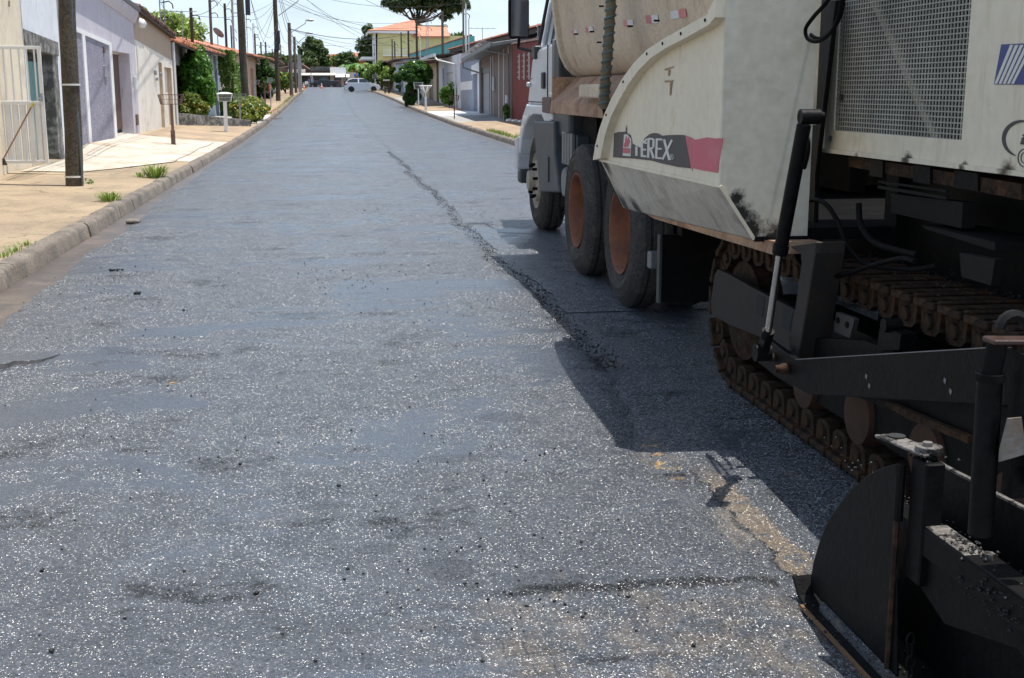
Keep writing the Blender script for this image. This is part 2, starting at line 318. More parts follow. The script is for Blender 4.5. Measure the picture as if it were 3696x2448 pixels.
eR = lambda y: 1.42 + wob(y, .035, .8, .4) + .05 * (jit[round(float(y), 2)][1] - .5) + .05 * min(1, max(0, (y - 14) / 30)) - .16 * max(0, min(1, (6.0 - y) / 1.2)) - .06 * math.exp(-((y - 10.3) / .8) ** 2)
h0 = .028
struct(roadsheet('asphalt_layer', [(eL, .004), (lambda y: eL(y) + .12, h0 * .7), (lambda y: eL(y) + .3, h0), (-.6, h0), (.4, h0), (lambda y: eR(y) - .18, h0),
    (lambda y: eR(y) - .05, lambda y: h0 * .85 + .01 * jit[round(float(y), 2)][2]), (lambda y: eR(y) + .04, .004)], M_mat))
# second, smoother lane coat on the right lane ahead of the machine
struct(roadsheet('asphalt_layer', [(lambda y: eR(y) + .12 + .03 * jit[round(float(y), 2)][3], .005), (1.9, lambda y: .0052 + min(.007, (y - 8) * .004)), (4.2, lambda y: .0052 + min(.007, (y - 8) * .004)), (4.9, .0115)], M_mat, (8.0, 205)))

# kerb stones, one by one
def kerb(name, x, side, ys_, label_mat):
    root = bpy.data.objects.new(name, None); col.objects.link(root); root['kind'] = 'structure'; root.location = (x, 0, 0)
    prof = [(0, -.02), (.03, .11), (.045, .135), (.07, .148), (.17, .152), (.17, -.05)]
    meshes = []
    for k in range(4):
        b = MB(); n = 4; vs = []; r = random.Random(k + 5)
        for i in range(n + 1):
            for px, pz in prof:
                vs.append((side * (px + r.uniform(-.003, .003)), (i / n) * 1.0 + r.uniform(-.008, .008) * (0 < i < n), pz + r.uniform(-.004, .003)))
        q = len(prof); fs = [(i * q + k2, i * q + (k2 + 1) % q, (i + 1) * q + (k2 + 1) % q, (i + 1) * q + k2) for i in range(n) for k2 in range(q)]
        fs += [tuple(range(q)), tuple(n * q + k2 for k2 in range(q))]
        b.add(vs, fs); o = b.build('kerb_stone', label_mat, None, 50); meshes.append(o)
    for i, y in enumerate(ys_):
        o = meshes[i] if i < 4 else meshes[i % 4].copy()
        if i >= 4: col.objects.link(o)
        o.parent = root; o.location = (side * random.uniform(-.004, .006) - side * (.02 if random.random() < .08 else 0), y, zg(y) + random.uniform(-.004, .003)); o.rotation_euler = (math.atan(zg(y + 1) - zg(y)), random.uniform(-.02, .02), random.uniform(-.008, .008))
    return root
kerb('left_kerb', KL, -1, list(np.arange(2, 140, 1.)), M_concrete)
kerb('right_kerb', KR, 1, list(np.arange(20, 142, 1.)), M_concrete)
# pavements: one slab strip per plot, each with its own cross fall, 4 mm joints
def strip(name, y0, y1, m, xk, xw, rise0, rise1, dz=0, bump_=.0):
    n = max(2, int((y1 - y0) / .8)); P = []
    for i in range(n + 1):
        y = y0 + (y1 - y0) * i / n; rs = rise0 + (rise1 - rise0) * i / n
        P.append([(xk + (xw - xk) * k / 8, y, zg(y) + .142 + dz - (.012 if k == 0 else 0) + rs * (k / 8) ** 1.3 + random.uniform(-bump_, bump_)) for k in range(9)])
    o = grid(name, P, m); struct(o); return o
KLs = KL - .165; FL = -5.0
for a in [(-2, 20.3, M_ochre, 0, .10), (20.3, 24.6, M_ochre, .1, .12), (24.6, 27.0, M_white, .12, .42), (27.0, 33.6, M_white, .42, .36), (33.6, 42.6, M_sand, .36, .28),
          (42.6, 50, M_sand, .28, .2), (50, 56, M_greyp, .2, .2), (56, 61, M_whitep, .1, .1), (61, 66, M_redp, .1, .1), (66, 71, M_rose, .1, .1), (71, 84, M_sand, .1, .1), (84, 110, M_ochre, .1, .1), (110, 152, M_sand, .1, .1)]:
    strip('pavement', a[0], a[1] - .01, a[2], KLs, -9, a[3] * 2.2, a[4] * 2.2, 0, .004)
# pale driveway over the kerb of the lavender house
P = []
for i in range(12):
    y = 20.8 + (33 - 20.8) * i / 11; l = KLs - (.25 + (1.1 if y < 24 else 0) * (24 - y) / 3.2 + random.uniform(0, .12))
    P.append([(l + (-4.9 - l) * k / 6, y, zg(y) + .156 + ((np.interp(y, [20.3, 24.6, 27, 33.6], [.1, .12, .42, .36])) * 2.2 * (((KLs - (l + (-4.9 - l) * k / 6)) / 6.4) ** 1.3))) for k in range(7)])
struct(grid('driveway', P, M_white))
FR = 7.6
for a in [(20, 50.6, M_sand), (50.6, 58.5, M_greyp), (58.5, 66, M_whitep), (66, 84, M_sand), (84, 100, M_greyp), (100, 150, M_ochre)]:
    strip('pavement', a[0], a[1] - .01, a[2], KR + .165, 12, .15, .15, 0, .004)
# ------------------------------------------------------------------ houses
def plaster(name, c, st=(.25, .2, .15), amt=.35, sk=None, **kw): return mat(name, c, .9, .12, .8, stain=st, stain_amt=amt, streak=sk, bump=.35, bscale=50, fine=.2, **kw)
P_cream = plaster('cream_plaster', (.78, .68, .52)); P_white = plaster('white_plaster', (.74, .76, .80), (.3, .3, .3), .3, (.35, .35, .36))
P_lav = plaster('lavender_plaster', (.55, .52, .58)); P_tan = plaster('tan_plaster', (.52, .40, .29)); P_offw = plaster('off_white_plaster', (.80, .76, .68), (.45, .36, .26), .55, (.5, .42, .32))
P_lavd = mat('rough_lavender_render', (.25, .24, .30), .95, .15, 1.5, bump=1.0, bscale=22, fine=.7)
P_stain = mat('stained_concrete', (.30, .29, .27), .9, .4, 3, stain=(.05, .05, .045), stain_amt=.85, bump=.6, bscale=25, st_lo=.4, st_hi=.55)
P_grey = plaster('grey_plaster', (.30, .30, .31)); P_blue = plaster('pale_blue_plaster', (.50, .60, .72)); P_peach = plaster('peach_plaster', (.62, .45, .30)); P_yel = plaster('yellow_plaster', (.62, .49, .28))
P_yg = plaster('yellow_green_plaster', (.68, .64, .32), amt=.15); P_turq = plaster('turquoise_plaster', (.14, .50, .46), amt=.15); P_bg = plaster('blue_grey_plaster', (.30, .34, .42), (.15, .15, .16), .4)
P_red = mat('rough_red_render', (.23, .05, .04), .95, .3, 1.2, stain=(.10, .05, .05), stain_amt=.7, streak=(.12, .05, .045), bump=1.0, bscale=18, fine=.7)
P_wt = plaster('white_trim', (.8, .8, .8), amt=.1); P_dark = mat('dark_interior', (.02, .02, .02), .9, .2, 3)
P_rose = plaster('rose_plaster', (.5, .22, .2)); P_mauve = plaster('mauve_plaster', (.22, .2, .24))
M_teal = mat('teal_paint', (.20, .38, .37), .55, .15, 1, stain=(.3, .2, .12), stain_amt=.3, bump=.1); M_browng = mat('brown_gate_paint', (.15, .09, .065), .5, .2, 2, bump=.1)
M_wgate = mat('white_gate_paint', (.72, .72, .70), .45, .12, 1.5, stain=(.3, .15, .08), stain_amt=.3, bump=.1, st_lo=.62, st_hi=.7); M_greyg = mat('grey_gate_paint', (.33, .34, .35), .5, .1, 2, bump=.05)
M_btile = mat('brown_wall_tile', (.20, .125, .095), .6, .35, 6, bump=.3, bscale=30, fine=.5); M_metal = mat('dull_metal', (.35, .35, .36), .5, .2, 4, metal=.5, bump=.1)
M_tile = mat('terracotta_tile', (.50, .17, .085), .8, .45, 1.3, stain=(.10, .065, .05), stain_amt=.8, bump=.4, bscale=20, fine=.4, world=True, st_lo=.45, st_hi=.62)
M_otile = mat('orange_tile', (.56, .25, .16), .8, .25, 1, bump=.3, bscale=20, fine=.3, stain=(.3, .1, .06), stain_amt=.5, world=True)
M_dtile = mat('weathered_tile', (.16, .10, .08), .85, .5, 2, bump=.4, bscale=20, world=True); M_wood = mat('dark_timber', (.07, .045, .03), .8, .3, 4, bump=.3)
M_gutm = mat('grey_sheet_metal', (.20, .205, .21), .5, .2, 2, metal=.3, bump=.1); M_pvc = mat('white_pipe', (.68, .68, .66), .4, .1, 3)
M_glass = mat('window_glass', (.03, .035, .04), .08, .1, 1, bump=0, spec=.8)

def wall_open(name, parent, X, sd_, Y0, Y1, zb, z0, z1, ops, m, th=.22):
    """wall on plane X (thickness away from the street), with rectangular openings (ya, yb, zbot, ztop)"""
    b = MB(); top = lambda y: z0 + (z1 - z0) * (y - Y0) / (Y1 - Y0)
    def pc(ya, yb, za, zc, zd):
        if yb - ya > 1e-4: b.prism([(X, ya, za), (X, yb, za), (X, yb, zd), (X, ya, zc)], (sd_ * th, 0, 0))
    y = Y0
    for (ya, yb, oa, ob) in sorted(ops):
        pc(y, ya, zb, top(y), top(ya)); pc(ya, yb, ob, top(ya), top(yb))
        if oa > zb: pc(ya, yb, zb, oa, oa)
        y = yb
    pc(y, Y1, zb, top(y), top(Y1))
    return b.build(name, m, parent)
def slats(name, parent, X, sd_, ya, yb, za, zb_, n, m, dep=.03, gap=.35, maxn=300):
    b0 = MB(); b0.box((X + sd_ * dep, ya, za), (X + sd_ * (dep + .02), yb, zb_)); b0.build('gate_panel', m, parent)
    w_ = (yb - ya) / n
    for i in range(n):
        y = ya + w_ * (i + gap / 2); b = MB(); b.box((X, y, za + .01), (X + sd_ * dep * .98, y + w_ * (1 - gap), zb_ - .01)); b.build(name, m, parent)
def tile_mesh(m, L=.44, r=.105, t=.014):
    b = MB(); n = 5; vs = []
    for (x, rr) in ((0, r), (L, r * .8)):
        for q in (rr, rr - t):
            for k in range(n + 1):
                a = math.pi * k / n; vs.append((x, q * math.cos(a), q * math.sin(a) * .8))
    q = n + 1; fs = []
    for k in range(n):
        fs += [(k, k + 1, 2 * q + k + 1, 2 * q + k), (q + k + 1, q + k, 3 * q + k, 3 * q + k + 1), (k + 1, k, q + k, q + k + 1), (2 * q + k, 2 * q + k + 1, 3 * q + k + 1, 3 * q + k)]
    b.add(vs, fs); o = b.build('roof_tile', m, None, 60); return o
_tm = {}
def roof(parent, sd_, Y0, Y1, xe, xr, ze0, ze1, rise, m, joined=False, tilestep=.24, rows=None, under=M_wood, slab=.06):
    """mono pitch rising from the eave xe to xr, covered in barrel tiles"""
    zr0, zr1 = ze0 + rise, ze1 + rise
    b = MB(); p = [(xe, Y0, ze0), (xe, Y1, ze1), (xr, Y1, zr1), (xr, Y0, zr0)]
    b.add([(x, y, z - slab) for x, y, z in p] + p, [(0, 1, 2, 3), (7, 6, 5, 4), (0, 4, 5, 1), (1, 5, 6, 2), (2, 6, 7, 3), (3, 7, 4, 0)]); b.build('roof', under, parent)
    e = Vector((xe, Y0, ze0)); ux = Vector((xr - xe, 0, rise)); Ls = ux.length; ux.normalize(); uy = Vector((0, Y1 - Y0, ze1 - ze0)); Ly = uy.length; uy.normalize(); uz = ux.cross(uy).normalized()
    if uz.z < 0: uz = -uz
    uy2 = uz.cross(ux)
    nr = rows or int(Ls / .38); nc = int(Ly / tilestep)
    if m.name not in _tm:
        _tm[m.name] = tile_mesh(m); _tm[m.name].parent = parent; src = _tm[m.name]; fresh = True
    else: src = _tm[m.name]; fresh = False
    base = Matrix((( ux.x, uy2.x, uz.x, 0), (ux.y, uy2.y, uz.y, 0), (ux.z, uy2.z, uz.z, 0), (0, 0, 0, 1)))
    inv = parent.matrix_basis.inverted(); J = MB(); sv = [v.co.copy() for v in src.data.vertices]; sf = [tuple(q.vertices) for q in src.data.polygons]
    for r in range(nr):
        for c in range(nc):
            p = e + ux * (Ls * r / nr - .04 + random.uniform(-.012, .012)) + uy * ((c + .5) * Ly / nc) + uz * (.03 + random.uniform(0, .01))
            Mx = Matrix.Translation(p) @ base @ Matrix.Rotation(random.uniform(-.03, .03), 4, 'Z') @ Matrix.Rotation(-.04, 4, 'Y')
            if joined: J.add([Mx @ v for v in sv], sf); continue
            if fresh: o = src; fresh = False
            else: o = bpy.data.objects.new('roof_tile', src.data); col.objects.link(o)
            o.parent = parent; o.matrix_basis = inv @ Mx
    if joined:
        o = J.build('roof_tiles', m, parent); stuff(o)
    # ridge caps
def coping(parent, X, Y0, Y1, z0, z1, m, w_=.26):
    n = max(2, int((Y1 - Y0) / .42))
    for i in range(n):
        a = i / n; c = (i + 1) / n; b = MB(); r = .09; vs = []
        for (t, rr) in ((a, r * 1.12), (c + .02, r * .95)):
            for k in range(6):
                g = math.pi * k / 5; vs.append((X - w_ / 2 * math.cos(g) * rr / r * .8, Y0 + (Y1 - Y0) * t, z0 + (z1 - z0) * t + rr * math.sin(g) + random.uniform(0, .01)))
        b.add(vs, [(k, k + 1, 7 + k, 6 + k) for k in range(5)] + [tuple(range(6)), tuple(range(6, 12))] + [(0, 6, 11, 5)]); b.build('coping_tile', m, parent, 50)

# --- left side, nearest first
hl = empty('house', (-5, 18, 0), 'cream plastered house front beside the open white gate, nearest on the left', 'house')
wall_open('wall', hl, FL, -1, 12, 22.03, -.3, 4.9, 4.8, [], P_cream)
b = MB(); b.box((FL - 6, 11.9, 4.85), (FL + .1, 22.0, 5.0)); b.build('roof', P_stain, hl)
b = MB(); b.tube([WX(33, 3, FL + .02), WX(33, 24, FL + .02)], .012); b.build('wall_bracket', M_browng, hl)

gl = empty('gate', (-5, 20.3, .3), 'open white metal gate with bars above and ribbed sheet below, beside the utility pole', 'gate')
z0, z1, zm = .36, 2.16, WY(100, 365, 20.3).z; xa, xb = -5.02, -4.355
f = MB(); f.box((xa, 20.28, z1 - .05), (xb, 20.32, z1)); f.box((xb - .055, 20.28, z0), (xb, 20.32, z1 - .05)); f.box((xa, 20.28, zm - .045), (xb - .055, 20.32, zm)); f.box((xa, 20.28, z0), (xb - .055, 20.32, z0 + .05)); f.build('gate_frame', M_wgate, gl, bevel=.004)
for i in range(6):
    x = xb - .06 - .115 * (i + .35)
    if x > xa: b = MB(); b.bar((x, 20.3, zm), (x, 20.3, z1 - .05), .022); b.build('bar', M_wgate, gl)
for i in range(6):
    x1_ = xb - .058 - .113 * i; x0_ = max(x1_ - .1, xa)
    if x1_ > xa + .02: b = MB(); b.prism([(x1_, 20.305, z0 + .05), (x1_ - .02, 20.285, z0 + .05), (x0_ + .02, 20.285, z0 + .05), (x0_, 20.305, z0 + .05)], (0, 0, zm - z0 - .1)); b.build('ribbed_panel', M_wgate, gl)
b = MB(); b.box((xb - .05, 20.255, 1.32), (xb - .02, 20.28, 1.44)); b.tube([(xb - .035, 20.25, 1.36), (xb - .1, 20.24, 1.36)], .008); b.build('lock', M_metal, gl)
br = empty('broom', WY(9, 588, 20.15), 'broom with yellow tipped handle leaning on the open white gate', 'broom')
pa, pb = WY(9, 580, 20.1), WY(112, 388, 20.24)
b = MB(); b.tube([pa, pb], .012); b.build('handle', mat('broom_wood', (.25, .13, .08), .6), br, 40)
b = MB(); b.tube([pb, pb + (pb - pa).normalized() * .08], .014); b.build('handle_tip', mat('yellow_plastic', (.7, .5, .03), .5), br, 40)
b = MB()
for i in range(60): q = Vector((random.uniform(-.12, .06), random.uniform(-.04, .04), 0)); b.bar(pa + q * .5 + Vector((0, 0, .03)), pa + q + Vector((0, 0, -.07)), .008)
b.build('bristles', mat('bristle', (.06, .05, .04), .9), br)

h2 = empty('house', (-5, 23.5, 0), 'white washed garage front with teal ribbed gate and mouldy concrete lintel', 'house')
wall_open('wall', h2, FL + .01, -1, 22.05, 24.9, -.3, 4.6, 4.5, [(22.1, 24.55, -.3, 2.28)], P_white, .25)
b = MB(); b.prism([(FL + .03, 22.06, 2.2), (FL + .03, 24.7, 2.12), (FL + .03, 24.7, 2.38), (FL + .03, 22.06, 2.5)], (-.3, 0, 0)); b.build('lintel', P_stain, h2, bevel=.01)
b = MB(); b.box((FL - .5, 24.18, -.3), (FL + .015, 24.62, 2.19)); b.build('pillar', P_stain, h2, bevel=.01)
slats('gate_slat', h2, FL - .28, -1, 22.1, 23.1, .3, 2.1, 9, M_teal, .035); slats('gate_slat', h2, FL - .22, -1, 23.14, 24.16, .26, 2.0, 9, M_teal, .035)
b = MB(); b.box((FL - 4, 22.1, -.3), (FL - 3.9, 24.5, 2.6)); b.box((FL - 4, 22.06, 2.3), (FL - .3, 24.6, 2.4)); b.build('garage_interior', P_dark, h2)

h3 = empty('house', (-5, 30, 0), 'lavender house front with rough dark lavender panels, white mouldings and brown gate', 'house')
T3 = lambda y: np.interp(y, [24.9, 34.5], [2.72, 2.36])
wall_open('wall', h3, FL, -1, 24.92, 34.5, -.3, 4.15, 3.62, [(30.75, 33.55, -.3, 2.42)], P_lav, .3)
def pan(ya, yb, m=P_lavd, x=.012, nm='render_panel'):
    b = MB(); b.prism([(FL + x, ya, 0), (FL + x, yb, 0), (FL + x, yb, T3(yb)), (FL + x, ya, T3(ya))], (-x * .9, 0, 0)); b.build(nm, m, h3)
pan(25.3, 27.12); pan(27.45, 30.35)
for (ya, yb) in ((27.13, 27.43), (30.36, 30.7)): pan(ya, yb, P_wt, .035, 'moulding')
b = MB(); b.prism([(FL + .035, 25.3, T3(25.3) + .002), (FL + .035, 30.7, T3(30.7) + .002), (FL + .035, 30.7, T3(30.7) + .09), (FL + .035, 25.3, T3(25.3) + .09)], (-.034, 0, 0)); b.build('moulding', P_wt, h3)
b = MB(); b.box((FL, 24.93, -.2), (FL + .05, 25.28, 3.9)); b.build('pilaster', P_lav, h3)
b = MB(); b.prism([(FL + .028, 24.95, 3.74), (FL + .13, 24.95, 3.95), (FL + .14, 24.95, 4.03), (FL + .02, 24.95, 4.2), (FL - .3, 24.95, 4.2), (FL - .3, 24.95, 3.74)], (0, 9.7, -.5)); b.build('cornice', P_lav, h3, bevel=.008)
b = MB(); b.prism([(FL + .06, 24.9, 4.05), (FL + .17, 24.9, 4.05), (FL + .19, 24.9, 4.14), (FL - .3, 24.9, 4.21), (FL - .3, 24.9, 4.05)], (0, 9.85, -.5)); b.build('cornice', M_gutm, h3)
slats('gate_slat', h3, FL - .28, -1, 30.76, 33.54, .5, 2.4, 22, M_browng, .03)
b = MB(); b.tube([(FL - .27, 33.35, 1.3), (FL - .2, 33.35, 1.32), (FL - .2, 33.35, 1.5), (FL - .27, 33.35, 1.52)], .008); b.build('handle', M_metal, h3)
p = WX(376, 258, FL); b = MB(); b.box((FL + .002, p.y - .17, p.z - .13), (FL + .05, p.y + .17, p.z + .13)); b.build('meter_box', M_metal, h3, bevel=.01)
p = WX(370, 176, FL); b = MB(); b.box((FL + .013, p.y - .05, p.z - .1), (FL + .05, p.y + .1, p.z + .04)); b.build('wall_bracket', M_browng, h3)
b = MB(); b.box((FL - 6, 24.95, 3.3), (FL - .3, 34.4, 3.4)); b.build('roof', P_stain, h3)

h4 = empty('house', (-5, 38, 0), 'tan and off white weathered house front with terracotta roof edge, past the lavender house', 'house')
T4 = lambda y: np.interp(y, [34.5, 42.7], [3.62, 3.2]); B4 = lambda y: np.interp(y, [34.5, 42.7], [2.83, 2.45])
wall_open('wall', h4, FL - .02, -1, 34.52, 42.7, -.3, T4(34.52), T4(42.7), [(39.15, 39.95, -.3, 2.32), (40.5, 42.3, -.3, 2.2)], P_tan, .3)
def lowpc(ya, yb, zb=-.2): b = MB(); b.prism([(FL, ya, zb), (FL, yb, zb), (FL, yb, B4(yb)), (FL, ya, B4(ya))], (-.018, 0, 0)); return b
for i, (ya, yb, zb) in enumerate(((34.54, 39.13, -.2), (39.14, 39.97, 2.33), (39.98, 40.48, -.2), (40.49, 42.3, 2.21), (42.31, 42.69, -.2))): lowpc(ya, yb, zb).build('lower_render', P_offw, h4)
for (ya, yb, zt) in ((39.15, 39.95, 2.32), (40.5, 42.3, 2.2)):
    b = MB(); b.box((FL - .18, ya, -.2), (FL - .15, yb, zt)); b.build('door', P_offw, h4)
b = MB()
for (ya, yb, x, z) in ((34.5, 42.9, .1, 0),): b.prism([(FL + x, ya, T4(ya) - .02), (FL + x, ya, T4(ya) + .03), (FL - 4, ya, T4(ya) + .9), (FL - 4, ya, T4(ya) + .8)], (0, yb - ya, T4(yb) - T4(ya)))
b.build('roof', M_wood, h4)
roof(h4, -1, 34.45, 42.9, FL + .13, FL - 1.9, T4(34.5) + .02, T4(42.7) + .02, .42, M_dtile, rows=5)
p = Vector((FL + .12, 34.85, 3.35)); b = MB(); b.lathe([(-.05, .03), (0, .06), (.05, .1), (.12, .12), (.19, .1), (.24, .03)], Matrix.Translation(p) @ Matrix.Rotation(R_(60), 4, 'Y'), 14); b.build('lamp_globe', P_wt, h4, 60)
for q, s in (((484, 300), .35), ((556, 262), .15), ((562, 285), .1), ((577, 270), .12)):
    p = WX(*q, FL); b = MB(); b.box((FL + .003, p.y - .06, p.z - s / 2), (FL + .07, p.y + .09, p.z + s / 2)); b.build('meter_box', M_metal if s != .35 else M_wgate, h4, bevel=.01)
b = MB(); b.tube([(FL + .04, 42.8, .2), (FL + .04, 42.8, 3.05)], .05); b.build('downpipe', M_pvc, h4, 40)
p = WX(492, 427, FL); b = MB(); b.box((FL + .003, p.y - .15, p.z - .18), (FL + .04, p.y + .15, p.z + .1)); b.build('water_meter', M_browng, h4)

h5 = empty('house', (-5.4, 46, 0), 'shaded grey house front under a deep tile eave, behind the tall dark green bush', 'house')
wall_open('wall', h5, -5.35, -1, 42.9, 50.2, -.2, 3.15, 3.15, [(46.5, 48.8, -.2, 2.4)], P_grey, .25)
b = MB(); b.box((-5.5, 46.5, -.2), (-5.47, 48.8, 2.4)); b.build('door', M_browng, h5)
roof(h5, -1, 42.95, 50.3, -4.75, -9, 3.02, 2.95, 1.45, M_tile, rows=8, tilestep=.27)
h6 = empty('house', (-5, 55, 0), 'pale blue house front with white pilaster, between tall bush and clipped hedge', 'house')
wall_open('wall', h6, -5.0, -1, 50.3, 61, -.2, 3.1, 3.05, [(57, 60, -.2, 2.5)], P_blue, .25)
b = MB(); b.box((-5.25, 57, -.2), (-5.2, 60, 2.5)); b.build('door', M_greyg, h6)
b = MB(); b.box((-5.0, 56.2, -.2), (-4.85, 56.9, 3.0)); b.build('pilaster', P_wt, h6)
b = MB(); b.prism([(-5.0, 50.3, 3.1), (-7.2, 50.3, 3.9), (-9, 50.3, 3.1)], (0, .2, 0)); b.build('gable', P_white, h6)
roof(h6, -1, 50.3, 61.2, -4.35, -8.4, 2.95, 3.0, 1.35, M_tile, rows=7, tilestep=.29)
rv = empty('retaining_wall', (-4, 47, 0), 'low mouldy concrete retaining kerb under the yellow flowered bush', 'wall')
b = MB(); b.prism([(-4.95, 43.0, .3), (-4.95, 43.0, .75), (-2.75, 46.5, .42), (-2.75, 46.5, .1)], (-.08, .18, 0)); b.build('wall', P_stain, rv, bevel=.01)

def far_house(label, X, sd_, Y0, Y1, z0, z1, m, rm, eave, rise, ops=(), tiles=True, dep=7, slab=.06):
    h = empty('house', (X, (Y0 + Y1) / 2, 0), label, 'house')
    wall_open('wall', h, X, sd_, Y0, Y1, -.1, z0, z1, [o[:4] for o in ops], m, .25)
    for o in ops:
        b = MB(); b.box((X + sd_ * .12, o[0], o[2]), (X + sd_ * .17, o[1], o[3])); b.build(o[5], o[4], h)
    b = MB(); b.prism([(X + sd_ * .25, Y0 + .01, -.1), (X + sd_ * dep, Y0 + .01, -.1), (X + sd_ * dep, Y0 + .01, z0 + rise * .6), (X + sd_ * .25, Y0 + .01, z0)], (0, .2, 0)); b.build('side_wall', m, h)
    if rm: roof(h, sd_, Y0 - .15, Y1 + .1, X - sd_ * eave, X + sd_ * dep * .6, z0 - .05, z1 - .05, rise, rm, joined=not tiles, tilestep=.3, rows=8 if tiles else 9, slab=slab)
    return h
far_house('cream house front with orange tile roof behind the clipped green hedge', -5, -1, 61.3, 73, 3.3, 3.5, P_cream, M_otile, .5, 1.3, [(64, 66.5, .3, 2.7, M_browng, 'door')], False)
far_house('peach house front with dark wooden door, left of the middle utility pole', -5, -1, 73.2, 84, 3.6, 3.8, P_peach, M_tile, .3, 1.2, [(76, 78.5, .3, 2.9, M_browng, 'door')], False)
far_house('pinkish tan house front with brown gate right of the middle utility pole', -5, -1, 84.2, 97, 3.7, 3.9, P_peach, M_tile, .6, 1.2, [(86, 90, .3, 3.0, P_rose, 'door')], False)
far_house('low tan house with sagging tile eave behind the far dark green bush', -5, -1, 97.2, 112, 3.9, 4.0, P_offw, M_tile, .9, 1.1, [(100, 104, .6, 3.0, M_greyg, 'door')], False)
far_house('far house with brown eave and dark red gate, last in the left row', -5, -1, 112.2, 128, 4.1, 4.1, P_white, M_dtile, 1.0, .9, [(114, 120, .6, 3.3, P_rose, 'gate')], False)

# --- right side
FRX = 7.6
r1 = empty('wall', (FRX, 45, 0), 'rough dark red garden wall with tile coping, just left of the truck cab', 'wall')
wall_open('wall', r1, FRX, 1, 36, 50.55, -.2, 3.15, 3.3, [], P_red, .25); coping(r1, FRX + .05, 40, 50.5, 3.2, 3.32, M_dtile)
for i in range(3):
    y = 46.2 + i * 1.2; b = MB(); b.bar((FRX - .03, y, 1.9), (FRX - .03, y, 2.9), .04)
    for k in range(5): b.tube([(FRX - .1, y, 2.0 + .2 * k), (FRX, y, 2.0 + .2 * k)], .02, 6)
    b.build('wire_post', M_pvc, r1)
r1b = empty('house', (9.5, 48, 0), 'mauve house side with long ridge of orange tiles, behind the red wall', 'house')
b = MB(); b.box((9.0, 38, 0), (15, 60, 3.75)); b.build('wall', P_mauve, r1b)
p0, p1 = WX(1622, 180, 8.6), WX(1960, 92, 8.6)
b = MB(); b.prism([(8.6, 38, 3.72), (8.6, 38, 3.92), (15, 38, 4.6), (15, 38, 4.4)], (0, p0.y - 38, p0.z - p1.z + .05)); b.build('roof', M_wood, r1b)
coping(r1b, 8.62, 42, p0.y, 3.97, p0.z + .0, M_tile, .34)
b = MB()
for i in range(4):
    y = 44 + i * 1.9; b.bar((8.5, y, 3.2), (8.5, y, 4.15), .03)
    for k in range(4): b.tube([(8.43, y, 3.4 + .2 * k), (8.5, y, 3.4 + .2 * k)], .02, 6)
b.build('wire_post', M_pvc, r1b)

r2 = empty('house', (FRX, 56, 0), 'brown tiled house front with grey sheet awning, right of the blue grey wall', 'house')
T2 = lambda y: np.interp(y, [50.8, 61.2], [3.42, 2.85])
wall_open('wall', r2, FRX, 1, 50.7, 61.2, -.2, 3.42, 2.98, [(56.55, 57.1, -.2, 2.75), (58.0, 60.9, -.2, 2.55)], M_btile, .2)
b = MB(); b.box((FRX + .1, 58.0, -.1), (FRX + .14, 60.9, 2.3)); b.build('gate', M_greyg, r2); b = MB(); b.box((FRX + .06, 58.0, 2.32), (FRX + .16, 60.9, 2.55)); b.build('gate_header', M_gutm, r2)
b = MB(); b.box((FRX + .14, 56.55, -.1), (FRX + .16, 57.1, 2.75)); b.build('door', P_dark, r2)
for y in (51.6, 53.0, 54.5, 56.45, 57.2): b = MB(); b.box((FRX - .03, y, 0), (FRX - .002, y + .09, T2(y) - .06)); b.build('trim_strip', P_wt, r2)
for y, z0_, z1_ in ((56.0, 1.5, 2.1), (51.9, .8, 1.3)): b = MB(); b.box((FRX - .1, y - .12, z0_), (FRX - .031, y + .12, z1_)); b.build('meter_box', P_wt, r2)
b = MB(); b.prism([(FRX - .85, 50.7, 3.25), (FRX - .85, 50.7, 3.40), (FRX + .6, 50.7, 3.62), (FRX + .6, 50.7, 3.50)], (0, 11.0, -.42)); b.build('awning', M_gutm, r2, bevel=.01)
b = MB(); b.prism([(FRX - .9, 50.65, 3.28), (FRX - .9, 50.65, 3.45), (FRX - .86, 50.65, 3.45), (FRX - .86, 50.65, 3.28)], (0, 11.1, -.42)); b.build('gutter', M_gutm, r2)
b = MB(); b.tube([(FRX - .85, 53, 3.2), (FRX - .1, 51.2, 2.95), (FRX - .08, 50.9, .2)], .05); b.build('downpipe', M_gutm, r2, 40)
b = MB(); b.tube([(FRX - .85, 61.4, 2.9), (FRX - .85, 61.4, 2.6), (FRX - .1, 61.15, 2.35)], .04); b.build('downpipe', M_gutm, r2, 40)
b = MB(); b.box((FRX - .08, 60.95, -.1), (FRX - .001, 61.19, 2.9)); b.build('pilaster', P_grey, r2)

r3 = empty('wall', (FRX, 66, 0), 'blue grey plastered wall with white bands, terracotta coping and razor wire coil', 'wall')
wall_open('wall', r3, FRX, 1, 61.25, 70.4, -.1, 3.42, 2.95, [(61.6, 64.2, -.1, 2.35)], P_bg, .25)
b = MB(); b.box((FRX + .2, 61.6, -.1), (FRX + .24, 64.2, 2.35)); b.build('door', P_wt, r3)
b = MB(); b.prism([(FRX - .02, 61.3, 2.36), (FRX - .02, 65.0, 2.3), (FRX - .02, 65.0, 2.75), (FRX - .02, 61.3, 2.9)], (.019, 0, 0)); b.build('white_band', P_wt, r3)
b = MB(); b.prism([(FRX - .02, 64.7, 1.55), (FRX - .02, 70.3, 1.5), (FRX - .02, 70.3, 1.95), (FRX - .02, 64.7, 2.0)], (.019, 0, 0)); b.build('white_band', P_wt, r3)
coping(r3, FRX + .08, 61.3, 70.4, 3.4, 2.95, M_otile)
rz = MB(); pts = []
